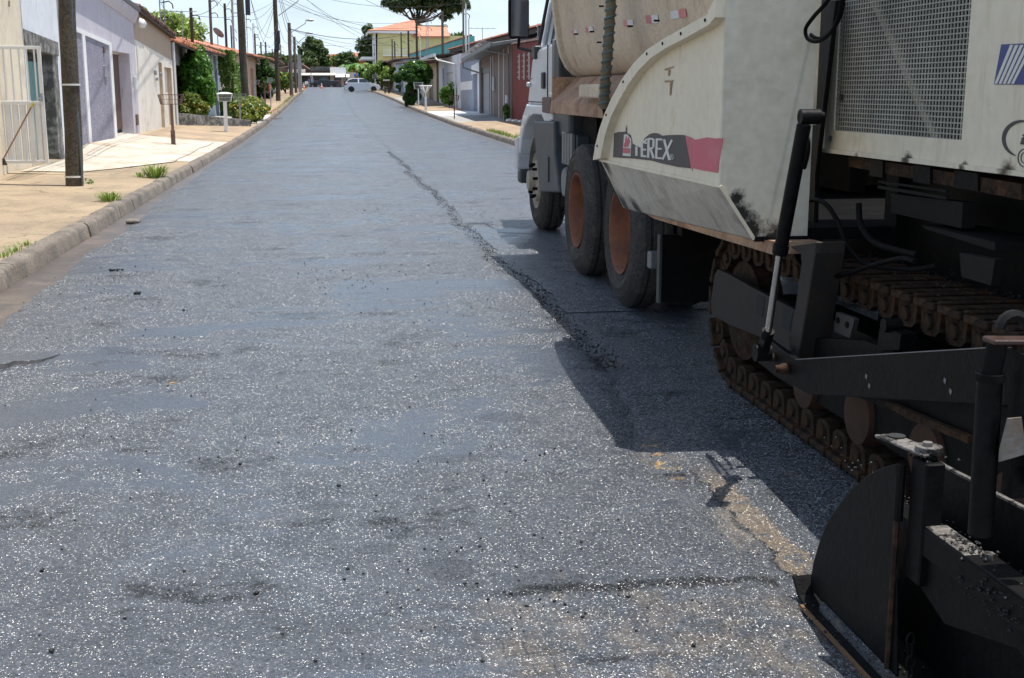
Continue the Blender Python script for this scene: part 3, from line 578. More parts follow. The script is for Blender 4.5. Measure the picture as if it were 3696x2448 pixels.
for i in range(420):
    t = i / 420; a = t * math.pi * 2 * 26; y = 62 + t * 12; r = .27; pts.append((FRX + .3 + r * math.cos(a), y + .06 * math.sin(a * 1.3), 3.7 - .045 * (y - 62) + r * math.sin(a)))
rz.tube(pts, .009, 4); rz.build('razor_wire', M_metal, r3)
r4 = far_house('white grey house front with white garage door behind the small round bush', FRX, 1, 70.6, 84, 3.55, 3.5, P_white, None, .6, 1, [(74.5, 79, .3, 2.6, P_wt, 'garage_door'), (80.2, 81.4, .3, 2.9, M_greyg, 'door')], dep=6)
b = MB(); b.prism([(FRX - 1.0, 75.2, 3.55), (FRX - 1.0, 75.2, 3.62), (FRX + 3, 75.2, 4.0), (FRX + 3, 75.2, 3.9)], (0, 10.2, 0)); b.build('roof', M_wood, r4)
b = MB(); b.prism([(FRX - 1.12, 75.0, 3.5), (FRX - 1.12, 75.0, 3.68), (FRX - .98, 75.0, 3.68), (FRX - .98, 75.0, 3.5)], (0, 10.5, 0)); b.build('gutter', P_wt, r4)
b = MB(); b.tube([(FRX - 1.05, 75.2, 3.5), (FRX - .9, 75.0, 3.3), (FRX - .1, 72.6, 3.0), (FRX - .1, 72.3, .5)], .05); b.build('downpipe', M_pvc, r4, 40)
r5 = far_house('yellow cream house front with dark doorway behind the round sidewalk tree', FRX, 1, 84.2, 97, 3.4, 3.5, P_yel, M_dtile, .9, .35, [(88.5, 92.5, .3, 3.0, M_browng, 'gate')], False, dep=6)
b = MB(); b.tube([(FRX - .06, 84.5, .5), (FRX - .06, 84.5, 3.4)], .07); b.build('downpipe', M_gutm, r5, 40)
r6 = empty('house', (9.5, 105, 0), 'turquoise gable wall with red tile verge above the cream houses', 'house')
pA, pB, pC = WX(1474, 198, 9.6), WX(1697, 130, 9.6), WX(1697, 150, 9.6)
b = MB(); b.prism([(9.6, pA.y, 0), (9.6, pB.y, 0), (9.6, pB.y, pB.z), (9.6, pA.y, pA.z)], (.3, 0, 0)); b.build('wall', P_turq, r6)
coping(r6, 9.62, pB.y, pA.y, pB.z, pA.z, M_tile, .3)
b = MB(); b.box((10, pB.y + .5, 0), (16, pA.y - .5, 3.2)); b.build('rear_wall', P_turq, r6)
r7 = far_house('white house with pale gable and red door, beyond the round sidewalk tree', FRX, 1, 97.2, 122, 3.7, 4.1, P_offw, M_dtile, .7, .35, [(99, 104, .6, 3.2, M_greyg, 'gate'), (110, 116, .6, 3.4, P_rose, 'door')], False, dep=6)
r8 = far_house('pale blue far house front with sagging dark tile eave', FRX, 1, 122.2, 138, 4.5, 4.6, P_blue, M_dtile, .9, .4, [(126, 130, 1, 3.6, M_greyg, 'door')], False, dep=6)
r9 = far_house('brown far house front with drooping eave, last before the yellow building', FRX, 1, 138.2, 152, 4.7, 4.7, P_peach, M_dtile, 1.1, .4, [(141, 145, 1.3, 3.8, P_grey, 'door')], False, dep=6)

# two storey yellow building across the corner: its long side faces the camera
YB = 166.; yb = empty('apartment_house', (12, YB, 1.9), 'two storey yellow green house with orange hip roof and white balcony', 'house')
def WYB(x, y, Y=YB): return WY(x, y, Y)
q = [WYB(1360, 335), WYB(1700, 335), WYB(1700, 130), WYB(1493, 130), WYB(1487, 114), WYB(1363, 114)]
b = MB(); b.prism([(p.x, YB, p.z) for p in q], (0, 9, 0)); b.build('wall', P_yg, yb)
xl = q[0].x
b = MB(); b.box((xl - .12, YB - .02, 1.5), (xl - .001, YB + 9, q[5].z - .05)); b.build('corner_wall', P_wt, yb)
e0, e1, rt = WYB(1350, 112), WYB(1497, 112), WYB(1488, 80)
zt = e0.z; xr_ = WYB(1497, 112).x
b = MB(); apex = Vector((rt.x, YB + 4.5, rt.z + .4)); a0, a1, a2, a3 = [Vector(v) for v in ((xl - 1.0, YB - .6, zt), (xr_ + .3, YB - .6, zt), (xr_ + .3, YB + 9.6, zt), (xl - 1.0, YB + 9.6, zt))]
apex2 = Vector((xr_ + .3, YB + 4.5, rt.z + .4))
b.add([a0, a1, a2, a3, apex, apex2], [(0, 1, 5, 4), (1, 2, 5), (2, 3, 4, 5), (3, 0, 4), (3, 2, 1, 0)]); b.build('roof', M_otile, yb)
J = MB()
for i in range(38):      # tile courses running up the slope
    x = a0.x + (a1.x - a0.x) * (i + .5) / 38; t = 1. if x > apex.x else (x - a0.x) / (apex.x - a0.x)
    J.bar((x, a0.y, zt + .03), (x, a0.y + (apex.y - a0.y) * t, zt + .03 + (apex.z - zt) * t), .15, .1)
r2a, r2b, r2c, r2d = WYB(1490, 133, YB - .5), WYB(1625, 133, YB - .5), WYB(1612, 100, YB + 3), WYB(1500, 97, YB + 3)
J.build('roof_tiles', M_otile, yb); b = MB(); b.add([r2a, r2b, r2c, r2d, r2a - Vector((0, 0, .1)), r2b - Vector((0, 0, .1)), r2c - Vector((0, 0, .15)), r2d - Vector((0, 0, .15))], [(0, 1, 2, 3), (4, 7, 6, 5), (0, 4, 5, 1), (1, 5, 6, 2), (2, 6, 7, 3), (3, 7, 4, 0)]); b.build('roof', M_otile, yb)
J = MB()
for i in range(34):
    t = (i + .5) / 34; J.bar(r2a.lerp(r2b, t) + Vector((0, 0, .04)), r2d.lerp(r2c, t) + Vector((0, 0, .04)), .16, .1)
J.build('roof_tiles', M_otile, yb)
pq = WYB(1490, 103, YB + 3.2), WYB(1612, 92, YB + 3.2); b = MB(); b.box((pq[0].x, YB + 3.1, pq[0].z - .5), (pq[1].x, YB + 3.5, pq[1].z)); b.build('parapet', plaster('olive_plaster', (.38, .36, .2)), yb)
b = MB(); b.box((xl - 1.0, YB - .62, zt - .32), (xr_ + .3, YB - .5, zt - .02)); b.box((xl - 1.0, YB - .5, zt - .32), (xl - .9, YB + 9.5, zt - .02)); b.box((xl - .9, YB - .5, zt - .3), (xr_ + .2, YB - .001, zt - .25)); b.build('eaves', P_wt, yb)
bz = WYB(1360, 205).z; b = MB(); b.box((xl - 1.9, YB + .3, bz - .35), (xl - .13, YB + 8, bz)); b.build('balcony_slab', P_wt, yb)
z_r0, z_r1 = WYB(1380, 200).z, WYB(1380, 178).z; xa_, xb_ = WYB(1382, 200).x, WYB(1473, 200).x
b = MB(); b.box((xa_, YB - .95, z_r0 - .12), (xb_, YB - .002, z_r0)); b.build('balcony_slab', P_wt, yb)
b = MB(); b.box((xa_, YB - .95, z_r1 - .05), (xb_, YB - .9, z_r1)); b.build('handrail', P_wt, yb)
for i in range(22):
    x = xa_ + (xb_ - xa_) * (i + .5) / 22; b = MB(); b.box((x - .02, YB - .94, z_r0), (x + .02, YB - .91, z_r1 - .05)); b.build('baluster', P_wt, yb)
for (x0, y0, x1, y1) in ((1365, 150, 1368, 195),): b = MB(); b.box((xl - .16, YB + 1.5, WYB(0, y1).z), (xl - .121, YB + 3, WYB(0, y0).z)); b.build('window', M_glass, yb)

# bar with awnings across the top of the street
BY = 188.; bar_ = empty('bar_building', (-1, BY, 2), 'low open fronted bar with pale awnings facing down the street', 'bar')
def B(x, y, Y=BY): return WY(x, y, Y)
def rect(name, x0, y0, x1, y1, m, Y=BY, th=.3): a, c = B(x0, y1, Y), B(x1, y0, Y); b = MB(); b.box((a.x, Y, a.z), (c.x, Y + th, c.z)); return b.build(name, m, bar_)
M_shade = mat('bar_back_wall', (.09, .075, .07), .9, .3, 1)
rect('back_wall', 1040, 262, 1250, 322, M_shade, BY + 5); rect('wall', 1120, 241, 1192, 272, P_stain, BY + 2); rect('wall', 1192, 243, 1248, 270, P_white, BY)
rect('wall', 1040, 225, 1089, 250, P_stain, BY + 1); rect('wall', 1040, 250, 1102, 263, P_offw, BY + .3); rect('fascia', 1105, 255, 1192, 262, M_wood, BY + 1)
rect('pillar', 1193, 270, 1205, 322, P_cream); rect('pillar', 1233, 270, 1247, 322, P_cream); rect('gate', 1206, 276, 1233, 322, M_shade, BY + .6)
rect('side_wall', 1247, 262, 1290, 322, P_cream, BY + 3)
for i in range(14):
    a = B(1206 + i * 2, 276, BY + .5); c = B(1206 + i * 2, 318, BY + .5); b = MB(); b.bar(a, c, .03); b.build('gate_bar', M_metal, bar_)
for (x0, x1, y0, y1, m, nm) in ((1088, 1212, 264, 271, P_cream, 'awning'), (1210, 1261, 268, 278, P_wt, 'awning')):
    a, c = B(x0, y0, BY), B(x1, y0, BY); d, e = B(x1, y1, BY - 2.6), B(x0, y1, BY - 2.6)
    b = MB(); b.add([a, c, d, e] + [v - Vector((0, 0, .08)) for v in (a, c, d, e)], [(0, 1, 2, 3), (7, 6, 5, 4), (0, 4, 5, 1), (1, 5, 6, 2), (2, 6, 7, 3), (3, 7, 4, 0)]); b.build(nm, m, bar_)
b = MB()
a0_, a1_ = B(1087, 230, BY + 2), B(1120, 252, BY + 2); b.prism([(a0_.x - 6, BY + 2, a0_.z - 1.2), (a0_.x, BY + 2, a0_.z), (a1_.x, BY + 2, a1_.z), (a1_.x, BY + 2, a1_.z - .4)], (0, 6, .2)); b.build('roof', M_dtile, bar_)
lad = empty('ladder', B(1128, 318, BY - 1.5), 'wooden ladder leaning on the bar awning', 'ladder')
l0, l1, l2, l3 = B(1119, 262, BY - 2.7), B(1124, 262, BY - 2.7), B(1130, 318, BY - 3.4), B(1135, 318, BY - 3.4)
b = MB(); b.bar(l0, l2, .07); b.build('side_rail', M_metal, lad); b = MB(); b.bar(l1, l3, .07); b.build('side_rail', M_metal, lad)
for i in range(9): t = (i + .5) / 9; b = MB(); b.bar(l0.lerp(l2, t), l1.lerp(l3, t), .05); b.build('rung', M_metal, lad)
def plastic_chair(x, Y, rz):
    c = empty('plastic_chair', (x, Y, zg(Y) + .02), 'white plastic chair in front of the bar', 'chair', 'white plastic chairs outside the bar', rz)
    Mx = Matrix.Translation(c.location) @ Matrix.Rotation(rz, 4, 'Z')
    b = MB(); b.box((-.22, -.22, .40), (.22, .22, .44), Mx); b.build('seat', P_wt, c); b = MB(); b.box((-.22, .2, .46), (.22, .24, .85), Mx); b.build('backrest', P_wt, c)
    for sx in (-1, 1):
        b = MB(); b.box((sx * .22 - .02, -.2, .6), (sx * .22 + .02, .2, .64), Mx); b.build('armrest', P_wt, c)
        for sy in (-1, 1): b = MB(); b.box((sx * .2 - .02, sy * .2 - .02, 0), (sx * .2 + .02, sy * .2 + .02, .4), Mx); b.build('leg', P_wt, c)
for (x_, r), l_ in zip(((1086, .3), (1092, 1.2), (1105, -.4), (1110, 2.), (1142, .8), (1147, -.7)), ('leftmost white plastic chair, beside the grey concrete post', 'second white plastic chair from the concrete post', 'third white plastic chair, left of the seated person', 'white plastic chair touching the seated person', 'white plastic chair right of the ladder foot', 'rightmost white plastic chair, behind the right traffic cone')): p = B(x_, 318, BY - 5); plastic_chair(p.x, BY - 5, r); bpy.data.objects[[o.name for o in col.objects if o.name.startswith('plastic_chair')][-1]]['label'] = l_
# house behind with long red roof, seen between the trees
hb = empty('house', (5, 225, 2), 'orange house with long weathered red tile roof behind the banana plants', 'house')
a, c, d, e = WY(1165, 218, 222), WY(1320, 222, 222), WY(1320, 190, 229), WY(1180, 198, 229)
b = MB(); b.add([a, c, d, e] + [v - Vector((0, 0, .15)) for v in (a, c, d, e)], [(0, 1, 2, 3), (7, 6, 5, 4), (0, 4, 5, 1), (1, 5, 6, 2), (2, 6, 7, 3), (3, 7, 4, 0)]); b.build('roof', M_tile, hb)
J = MB()
for i in range(40): t = (i + .5) / 40; J.bar(a.lerp(c, t) + Vector((0, 0, .04)), e.lerp(d, t) + Vector((0, 0, .04)), .12, .1)
J.build('roof_tiles', M_tile, hb)
b = MB(); b.box((a.x + .5, 222.6, 1), (c.x + 3.5, 228, a.z - .05)); b.build('wall', plaster('orange_plaster', (.62, .30, .08)), hb)
# ------------------------------------------------------------------ vegetation
def leaf_quads(P, size, rs, out=None, elong=1.8, up=.4, droop=0.):
    n = len(P); d = rs.normal(size=(n, 3)); d /= np.linalg.norm(d, axis=1)[:, None]
    nn = rs.normal(size=(n, 3)) + np.array([0, 0, up * 2]);
    if out is not None: nn += out * 1.2
    nn /= np.linalg.norm(nn, axis=1)[:, None]
    u = np.cross(nn, d); u /= np.linalg.norm(u, axis=1)[:, None]; v = np.cross(nn, u); v[:, 2] -= droop; s = size * rs.uniform(.6, 1.35, n)[:, None]
    a = P - v * s * elong / 2; c = P + v * s * elong / 2; b = P + u * s / 2 + nn * s * .12; e = P - u * s / 2 + nn * s * .12
    V = np.stack([a, b, c, e], 1).reshape(-1, 3); F = np.arange(4 * n).reshape(n, 4); return V, F
def cloud(name, centre, rad, n, size, m, seed, parent=None, k=26, spread=.30, shell=.75, box=False, up=.4, elong=1.8, droop=0., flat=1.):
    rs = np.random.RandomState(seed); rad = np.array(rad, float)
    if box: C = rs.uniform(-1, 1, (k, 3)); ax = rs.randint(0, 3, k); C[np.arange(k), ax] = np.sign(C[np.arange(k), ax]) * rs.uniform(.85, 1, k)
    else:
        C = rs.normal(size=(k, 3)); C /= np.linalg.norm(C, axis=1)[:, None]; C *= rs.uniform(shell - .3, shell + .1, k)[:, None]
    idx = rs.randint(0, k, n); sc = rs.uniform(.6, 1.3, k)
    off = rs.normal(size=(n, 3)); off /= np.linalg.norm(off, axis=1)[:, None]; off *= (rs.uniform(0, 1, n) ** .45)[:, None] * spread * sc[idx][:, None]; off[:, 2] *= flat
    Pn = C[idx] + off; out = off / (np.linalg.norm(off, axis=1)[:, None] + 1e-6)
    if box: Pn = np.clip(Pn, -1.02, 1.02)
    V, F = leaf_quads(Pn * rad, size, rs, out, elong, up, droop)
    V += np.array(centre) - (np.array(parent.location) if parent else 0)
    return npmesh(name, V, F, m, parent)
def branches(parent, base, tips, r0, m, seed, name='trunk', th=None):
    rs = random.Random(seed); b = MB(); base = Vector(base)
    for tp in tips:
        tp = Vector(tp); mid = base.lerp(tp, .5) + Vector((rs.uniform(-.1, .1), rs.uniform(-.1, .1), rs.uniform(-.05, .1))) * (tp - base).length * .5
        pts = [base.lerp(mid, t) * (1 - t) + mid.lerp(tp, t) * t for t in (0, .2, .4, .6, .8, 1)]
        b.tube(pts, [r0 * (1 - .8 * t) for t in (0, .2, .4, .6, .8, 1)], 6)
    return b.build(name, m, parent, 60)
M_bark = mat('bark', (.12, .09, .06), .9, .4, 4, bump=.6, bscale=15)
L_dark = leafmat('dark_green_leaf', (.015, .055, .010), (.05, .14, .02)); L_mid = leafmat('mid_green_leaf', (.03, .09, .012), (.08, .20, .025)); L_yel = leafmat('yellow_green_leaf', (.07, .12, .02), (.20, .24, .04), (.75, .42, .02), .05)
L_flow = leafmat('flowering_leaf', (.05, .13, .02), (.12, .24, .04), (.85, .55, .02), .10); L_hedge = leafmat('hedge_leaf', (.05, .11, .015), (.14, .23, .03)); L_gloss = leafmat('glossy_leaf', (.022, .075, .015), (.06, .16, .03), rough=.25)
L_far = leafmat('far_tree_leaf', (.03, .06, .018), (.075, .12, .035)); L_acac = leafmat('feathery_leaf', (.028, .05, .02), (.055, .085, .03)); L_ban = leafmat('banana_leaf', (.05, .14, .02), (.15, .28, .05))
L_lime = leafmat('lime_leaf', (.10, .2, .03), (.28, .38, .06)); L_grass = leafmat('grass_blade', (.08, .16, .02), (.22, .30, .05))
def bush(name, label, cat, base, rad, zc, n, size, m, seed, group=None, trunk=True, part='foliage', **kw):
    r = empty(name, base, label, cat, group); c = Vector(base) + Vector((0, 0, zc))
    cloud(part, c, rad, n, size, m, seed, r, **kw)
    rs = random.Random(seed)
    if trunk: branches(r, base, [c + Vector((rs.uniform(-.6, .6) * rad[0], rs.uniform(-.6, .6) * rad[1], rs.uniform(-.3, .5) * rad[2])) for _ in range(6)], max(.03, rad[0] * .06), M_bark, seed, 'stem')
    return r
def zp(y, r=0): return zg(y) + .15 + r
bush('bush', 'tall dense dark green bush against the shaded grey house', 'bush', (-4.8, 48.5, zp(48.5, .1)), (.72, 1.0, 1.36), 1.52, 15000, .085, leafmat('bright_bush_leaf', (.03, .11, .01), (.10, .27, .025)), 11, k=60, spread=.28, shell=.8)
bush('bush', 'low yellow flowered bush behind the first brown rubbish basket', 'bush', (-4.75, 45.6, zp(45, .25)), (.62, .6, .5), .45, 5200, .075, L_yel, 12, k=34)
bush('bush', 'wide low yellow green bush beside the white rubbish basket', 'bush', (-3.42, 50.8, zp(51)), (.55, 1.1, .45), .45, 5000, .08, L_yel, 13, k=30)
bush('bush', 'rounded low bush right of the grey rubbish basket', 'bush', (-3.05, 53.5, zp(53.5)), (.7, 1.7, .55), .5, 7000, .08, L_yel, 14, k=40)
bush('bush', 'small yellow green bush closest to the kerb in the planted strip', 'bush', (-2.95, 49.3, zp(49.3)), (.42, .6, .32), .28, 2200, .07, L_yel, 15)
bush('hedge', 'tall clipped green hedge column beside the pale blue house', 'hedge', (-4.35, 58.0, zp(58.5, .1)), (.31, 1.4, 1.38), 1.4, 15000, .06, L_hedge, 16, box=True, k=160, spread=.22)
bush('hedge', 'narrow clipped hedge behind the tall hedge column', 'hedge', (-4.75, 67, zp(67)), (.3, 2.0, 1.15), 1.3, 5000, .07, L_mid, 17, box=True, k=80, spread=.25)
bush('bush', 'far dark green bush with lime edge in front of the low tan house', 'bush', (-4.55, 94, zp(94)), (1.05, 1.3, 1.5), 1.4, 6500, .12, L_dark, 18, k=40)
bush('bush', 'yellow flowering bush near the grey concrete post', 'bush', (-3.7, 118, zp(118)), (.9, .9, .95), 1.2, 4200, .13, L_flow, 19, k=26)
bush('bush', 'small yellow flowering shrub left of the flowering bush', 'bush', (-5.3, 117, zp(117)), (.6, .6, .5), .9, 1500, .12, L_flow, 20, k=12)
for (x, Y, rx, rz, n) in ((-9, 70, 3.2, 1.6, 5000), (-8.2, 62, 2, 1.1, 2600)):
    bush('tree', 'light green garden tree crown above the tiled roofs, %s' % ('larger one' if n == 5000 else 'smaller one by the dish'), 'tree', (x, Y, zg(Y)), (rx, 2, rz), 4.2, n, .14, L_lime, int(x * -10), k=30)
# right side
rt_ = empty('tree', (5.45, 79, zp(79)), 'round clipped glossy green tree on the right pavement, with leafy skirt', 'tree')
cloud('crown', (5.68, 79, zp(79) + 1.95), (1.13, 1.2, .78), 13000, .10, L_gloss, 31, rt_, k=150, spread=.2, shell=.85); cloud('crown', (5.42, 79, zp(79) + .7), (.62, .7, .85), 4200, .10, L_dark, 32, rt_, k=26)
branches(rt_, (5.5, 79, zp(79)), [(5.0, 79, 2.6), (6.2, 79.2, 2.7), (5.6, 78.6, 2.9), (5.5, 79.4, 2.5)], .09, M_bark, 5)
bush('bush', 'small round light green bush against the blue grey wall', 'bush', (7.2, 73, zp(73, .1)), (.60, .66, .64), .66, 8000, .06, leafmat('fresh_bush_leaf', (.04, .13, .01), (.13, .27, .03)), 33, k=50)
bush('bush', 'loose green weed bush at the foot of the downpipe by the red wall', 'bush', (7.35, 50.6, zp(50.6)), (.14, .35, .42), .4, 900, .07, L_mid, 34)
bush('bush', 'rounded olive green bush behind the silver car', 'bush', (6.4, 146, zp(146)), (2.0, 1.8, 1.6), 1.8, 5500, .15, L_hedge, 35, k=36)
bush('bush', 'lime green shrub right of the silver car nose', 'bush', (6.5, 128, zp(128)), (1.25, 1.0, .8), 1.7, 2600, .16, L_lime, 36, k=18)
bush('bush', 'small shrub beside the dark stub post', 'bush', (7.3, 124, zp(124)), (.8, .8, .7), 1.0, 1500, .14, L_mid, 37, k=12)

def far_tree(label, x, Y, zc, rad, n, size, m, seed, trunkz=None, **kw):
    t = empty('tree', (x, Y, zg(Y)), label, 'tree'); cloud('crown', (x, Y, zc), rad, n, size, m, seed, t, **kw)
    rs = random.Random(seed); branches(t, (x, Y, zg(Y)), [(x + rs.uniform(-.5, .5) * rad[0], Y + rs.uniform(-.4, .4) * rad[1], zc + rs.uniform(-.3, .4) * rad[2]) for _ in range(6)], .3, M_bark, seed, 'trunk'); return t
c = WY(1135, 178, 214); far_tree('rounded dark green tree standing over the bar, left of the red roof', c.x, 214, c.z, (2.2, 2.0, 2.25), 5200, .34, L_far, 41, k=34, spread=.34)
c = WY(1165, 222, 216); far_tree('dense dark tree low behind the bar roof, left of the red roof', c.x, 216, c.z, (1.8, 1.6, 1.7), 2600, .34, L_dark, 42, k=20)
c = WY(1250, 222, 208); far_tree('broad green tree in front of the long red roof', c.x, 208, c.z, (2.6, 2, 1.7), 4200, .3, L_far, 43, k=30)
c = WY(1335, 165, 200); far_tree('tall dark tree behind the left corner of the yellow building', c.x, 200, c.z, (2.3, 2.2, 3.3), 6000, .32, L_far, 44, k=44, spread=.32)
c = WY(1102, 220, 212); far_tree('low green tree left of the bar tree', c.x, 212, c.z, (2.2, 2, 1.6), 2600, .32, L_far, 45, k=20)
c = WY(1060, 200, 240); far_tree('distant green tree mass over the left roofs', c.x - 4, 240, c.z - 1, (8, 3, 1.9), 6000, .4, L_far, 46, k=44, spread=.2)
c = WY(1412, 93, 190); far_tree('dark tree top peeking left over the orange hip roof', c.x, 190, c.z - 1.5, (2.4, 2, 1.8), 1800, .3, L_far, 47, k=16)
c = WY(1640, 130, 175); far_tree('small palm like tree top right of the orange roof', c.x, 175, c.z - .6, (1.4, 1.2, .9), 500, .5, L_far, 48, k=9, elong=3.)
# the big flat crowned tree with visible limbs
bt = empty('tree', (WY(1500, 100, 185).x, 185, 2), 'large flat crowned tree with forked limbs above the yellow building', 'tree')
S = lambda x, y: WY(x, y, 185)
root = S(1512, 110)
b = MB(); b.tube([Vector((root.x, 185, 2)), root, S(1515, 88)], [.5, .45, .42], 10); b.build('trunk', M_bark, bt, 60)
b = MB(); rs = random.Random(4)
for (x, y, r) in ((1432, 20, .2), (1470, 5, .22), (1510, -10, .24), (1545, 0, .2), (1590, 15, .22), (1625, 35, .16), (1400, -10, .16), (1660, 10, .14), (1490, 30, .15), (1560, 40, .13), (1530, -40, .2), (1450, -40, .2), (1600, -40, .2)):
    e = S(x, y) + Vector((0, rs.uniform(-4, 4), 0)); s0 = S(1508, 84); m1 = s0.lerp(e, .45) + Vector((0, 0, -.5 + rs.uniform(0, .5)))
    pts = [s0, s0.lerp(m1, .5), m1, m1.lerp(e, .5) + Vector((0, 0, .3)), e]; b.tube(pts, [r * 1.1, r, r * .75, r * .5, r * .2], 6)
    for q in range(4): a_ = m1.lerp(e, rs.uniform(.1, .9)); b.tube([a_, a_ + Vector((rs.uniform(-1.5, 1.5), rs.uniform(-1.5, 1.5), rs.uniform(.3, 1.4)))], [.08, .02], 4)
b.build('limb', M_bark, bt, 60)
for i_, (x_, y_, rx_, rz_) in enumerate(((1450, 12, 2.6, 1.35), (1505, 0, 2.6, 1.5), (1560, 10, 2.8, 1.4), (1612, 20, 2.2, 1.3), (1480, -30, 3, 1.6), (1590, -25, 3.2, 1.6))): cloud('crown', S(x_, y_), (rx_, 3, rz_), 4200, .22, L_acac, 150 + i_, bt, k=30, spread=.3, flat=.6, elong=2.6, droop=.5)
cc_ = S(1540, -50); cloud('crown', cc_, (6.8, 5, 2.5), 9000, .30, L_acac, 50, bt, k=130, spread=.16, shell=.75, flat=.6, elong=2.6, droop=.5)
cloud('crown', S(1420, 5), (1.9, 2.2, .9), 1700, .28, L_acac, 51, bt, k=16, spread=.33, flat=.7, elong=2.6, droop=.6); cloud('crown', S(1655, 15), (2.0, 2.4, 1.1), 1900, .28, L_acac, 52, bt, k=18, spread=.33, flat=.7, elong=2.6, droop=.6)
cloud('crown', S(1608, 58), (1.0, 1.2, .5), 500, .26, L_acac, 53, bt, k=8, spread=.4, elong=2.6, droop=.6)
# banana plants
def banana(px, py, Y, s, seed, label):
    p = WY(px, py, Y); t = empty('banana_plant', (p.x, Y, zg(Y)), label, 'plant', 'banana plants behind the silver car'); rs = random.Random(seed)
    top = Vector((p.x, Y, p.z)); b = MB(); b.tube([(p.x, Y, zg(Y)), top], [.18, .1], 8); b.build('stem', L_ban, t, 50)
    for i in range(9):
        a = i * 2.4 + rs.uniform(-.3, .3); l = s * rs.uniform(.8, 1.2); dx = Vector((math.cos(a), math.sin(a), 0)); sd2 = Vector((-math.sin(a), math.cos(a), 0)); b = MB(); P_ = []
        for k in range(8):
            u = k / 7; c_ = top + dx * (l * u * .8) + Vector((0, 0, l * (.9 * u - 1.05 * u * u))); wd = .28 * s * math.sin(math.pi * min(1, u * .9 + .1)) ** .6 * .6
            P_.append([c_ - sd2 * wd - Vector((0, 0, wd * .4)), c_, c_ + sd2 * wd - Vector((0, 0, wd * .4))])
        for k in range(7): b.add([P_[k][0], P_[k][1], P_[k + 1][1], P_[k + 1][0], P_[k][1], P_[k][2], P_[k + 1][2], P_[k + 1][1]], [(0, 1, 2, 3), (4, 5, 6, 7)])
        b.build('leaf', L_ban, t)
for i, (px, py, s) in enumerate(((1225, 262, 2.0), (1250, 245, 2.3), (1278, 250, 2.6), (1300, 240, 2.4), (1325, 252, 2.3), (1345, 258, 1.9), (1290, 268, 1.9))):
    banana(px, py, 193 + (i % 3) * 3, s * 1.1, i, '%s banana plant from the left in the clump behind the silver car' % ('first', 'second', 'third', 'fourth', 'fifth', 'sixth', 'seventh, shortest')[i])
cloud_ = bush('hedge', 'dense green undergrowth below the banana plants behind the car', 'hedge', (7.2, 196, 2), (3.0, 1.5, 1.7), 1.6, 6000, .22, L_mid, 55, k=50, spread=.25)
# far hills with woods
rs = np.random.RandomState(9); n = 26000
X_ = rs.uniform(-420, 420, n); Y_ = rs.uniform(270, 420, n); Zb = np.array([zg(300) + 2.2 * math.sin(x * .02) + (y - 270) * .035 for x, y in zip(X_, Y_)]); P_ = np.stack([X_, Y_, Zb + rs.uniform(0, 6.0, n)], 1)
V, F = leaf_quads(P_, 1.5, rs, None, 1.2, .3); o = stuff(npmesh('far_woodland', V, F, L_far)); tag(o, 'far off low green woodland along the skyline behind the street', 'woodland')
def tuft(x, Y, n, h, seed, label):
    rs = np.random.RandomState(seed); V = []; F = []
    for i in range(n):
        a = rs.uniform(0, 6.28); r = rs.uniform(0, .12); l = h * rs.uniform(.5, 1.1); b0 = np.array([x + r * math.cos(a) * 1.2, Y + r * math.sin(a), zp(Y) - .01]); d = np.array([math.cos(a) * rs.uniform(.3, 1.1), math.sin(a) * rs.uniform(.3, 1.), 1.]); d /= np.linalg.norm(d); s_ = np.array([-math.sin(a), math.cos(a), 0]) * .004 * (1 + h)
        m1 = b0 + d * l * .6; t1 = b0 + d * l + np.array([0, 0, -.25 * l]); k = len(V); V += [b0 - s_, b0 + s_, m1 + s_, m1 - s_, m1 - s_, m1 + s_, t1 + s_ * .2, t1 - s_ * .2]; F += [[k, k + 1, k + 2, k + 3], [k + 4, k + 5, k + 6, k + 7]]
    o = npmesh('grass_tuft', V, F, L_grass); tag(o, label, 'grass tuft', 'weeds along the kerbs')
p = WX(563, 648, -2.68); tuft(p.x, p.y, 170, .34, 1, 'largest grass tuft on the left kerb beside the pale driveway'); tuft(p.x - .25, p.y + .2, 50, .16, 21, 'thin low grass beside the largest tuft')
p = WX(400, 748, -2.68); tuft(p.x, p.y, 120, .2, 2, 'grass tuft on the left kerb, second from the pole')
for i, (x, y) in enumerate(((95, 905), (55, 935), (18, 970))): p = WX(x, y, -2.66); tuft(p.x, p.y, 40, .07, 30 + i, ['small weed at the pavement edge, farthest of three', 'small weed in the kerb joint, middle of three', 'small weed by the kerb at the left frame edge'][i])
V = []; F = []; rs = np.random.RandomState(4)
for i in range(1600):
    far = rs.rand() < .35; y = rs.uniform(60, 110) if far else rs.uniform(26, 41); x = rs.uniform(-2.85, -2.6) if far else 5.26 + abs(rs.normal()) * .16; h_ = rs.uniform(.05, .13); a = rs.uniform(0, 6.28); b0 = np.array([x, y, zp(y) - .01]); s_ = np.array([math.cos(a), math.sin(a), 0]) * .012; k = len(V)
    V += [b0 - s_, b0 + s_, b0 + s_ * .2 + np.array([rs.normal() * .03, rs.normal() * .03, h_])]; F.append([k, k + 1, k + 2])
o = stuff(npmesh('verge_grass', V, F, L_grass)); tag(o, 'thin low grass growing behind the kerbs, mostly on the right', 'grass')

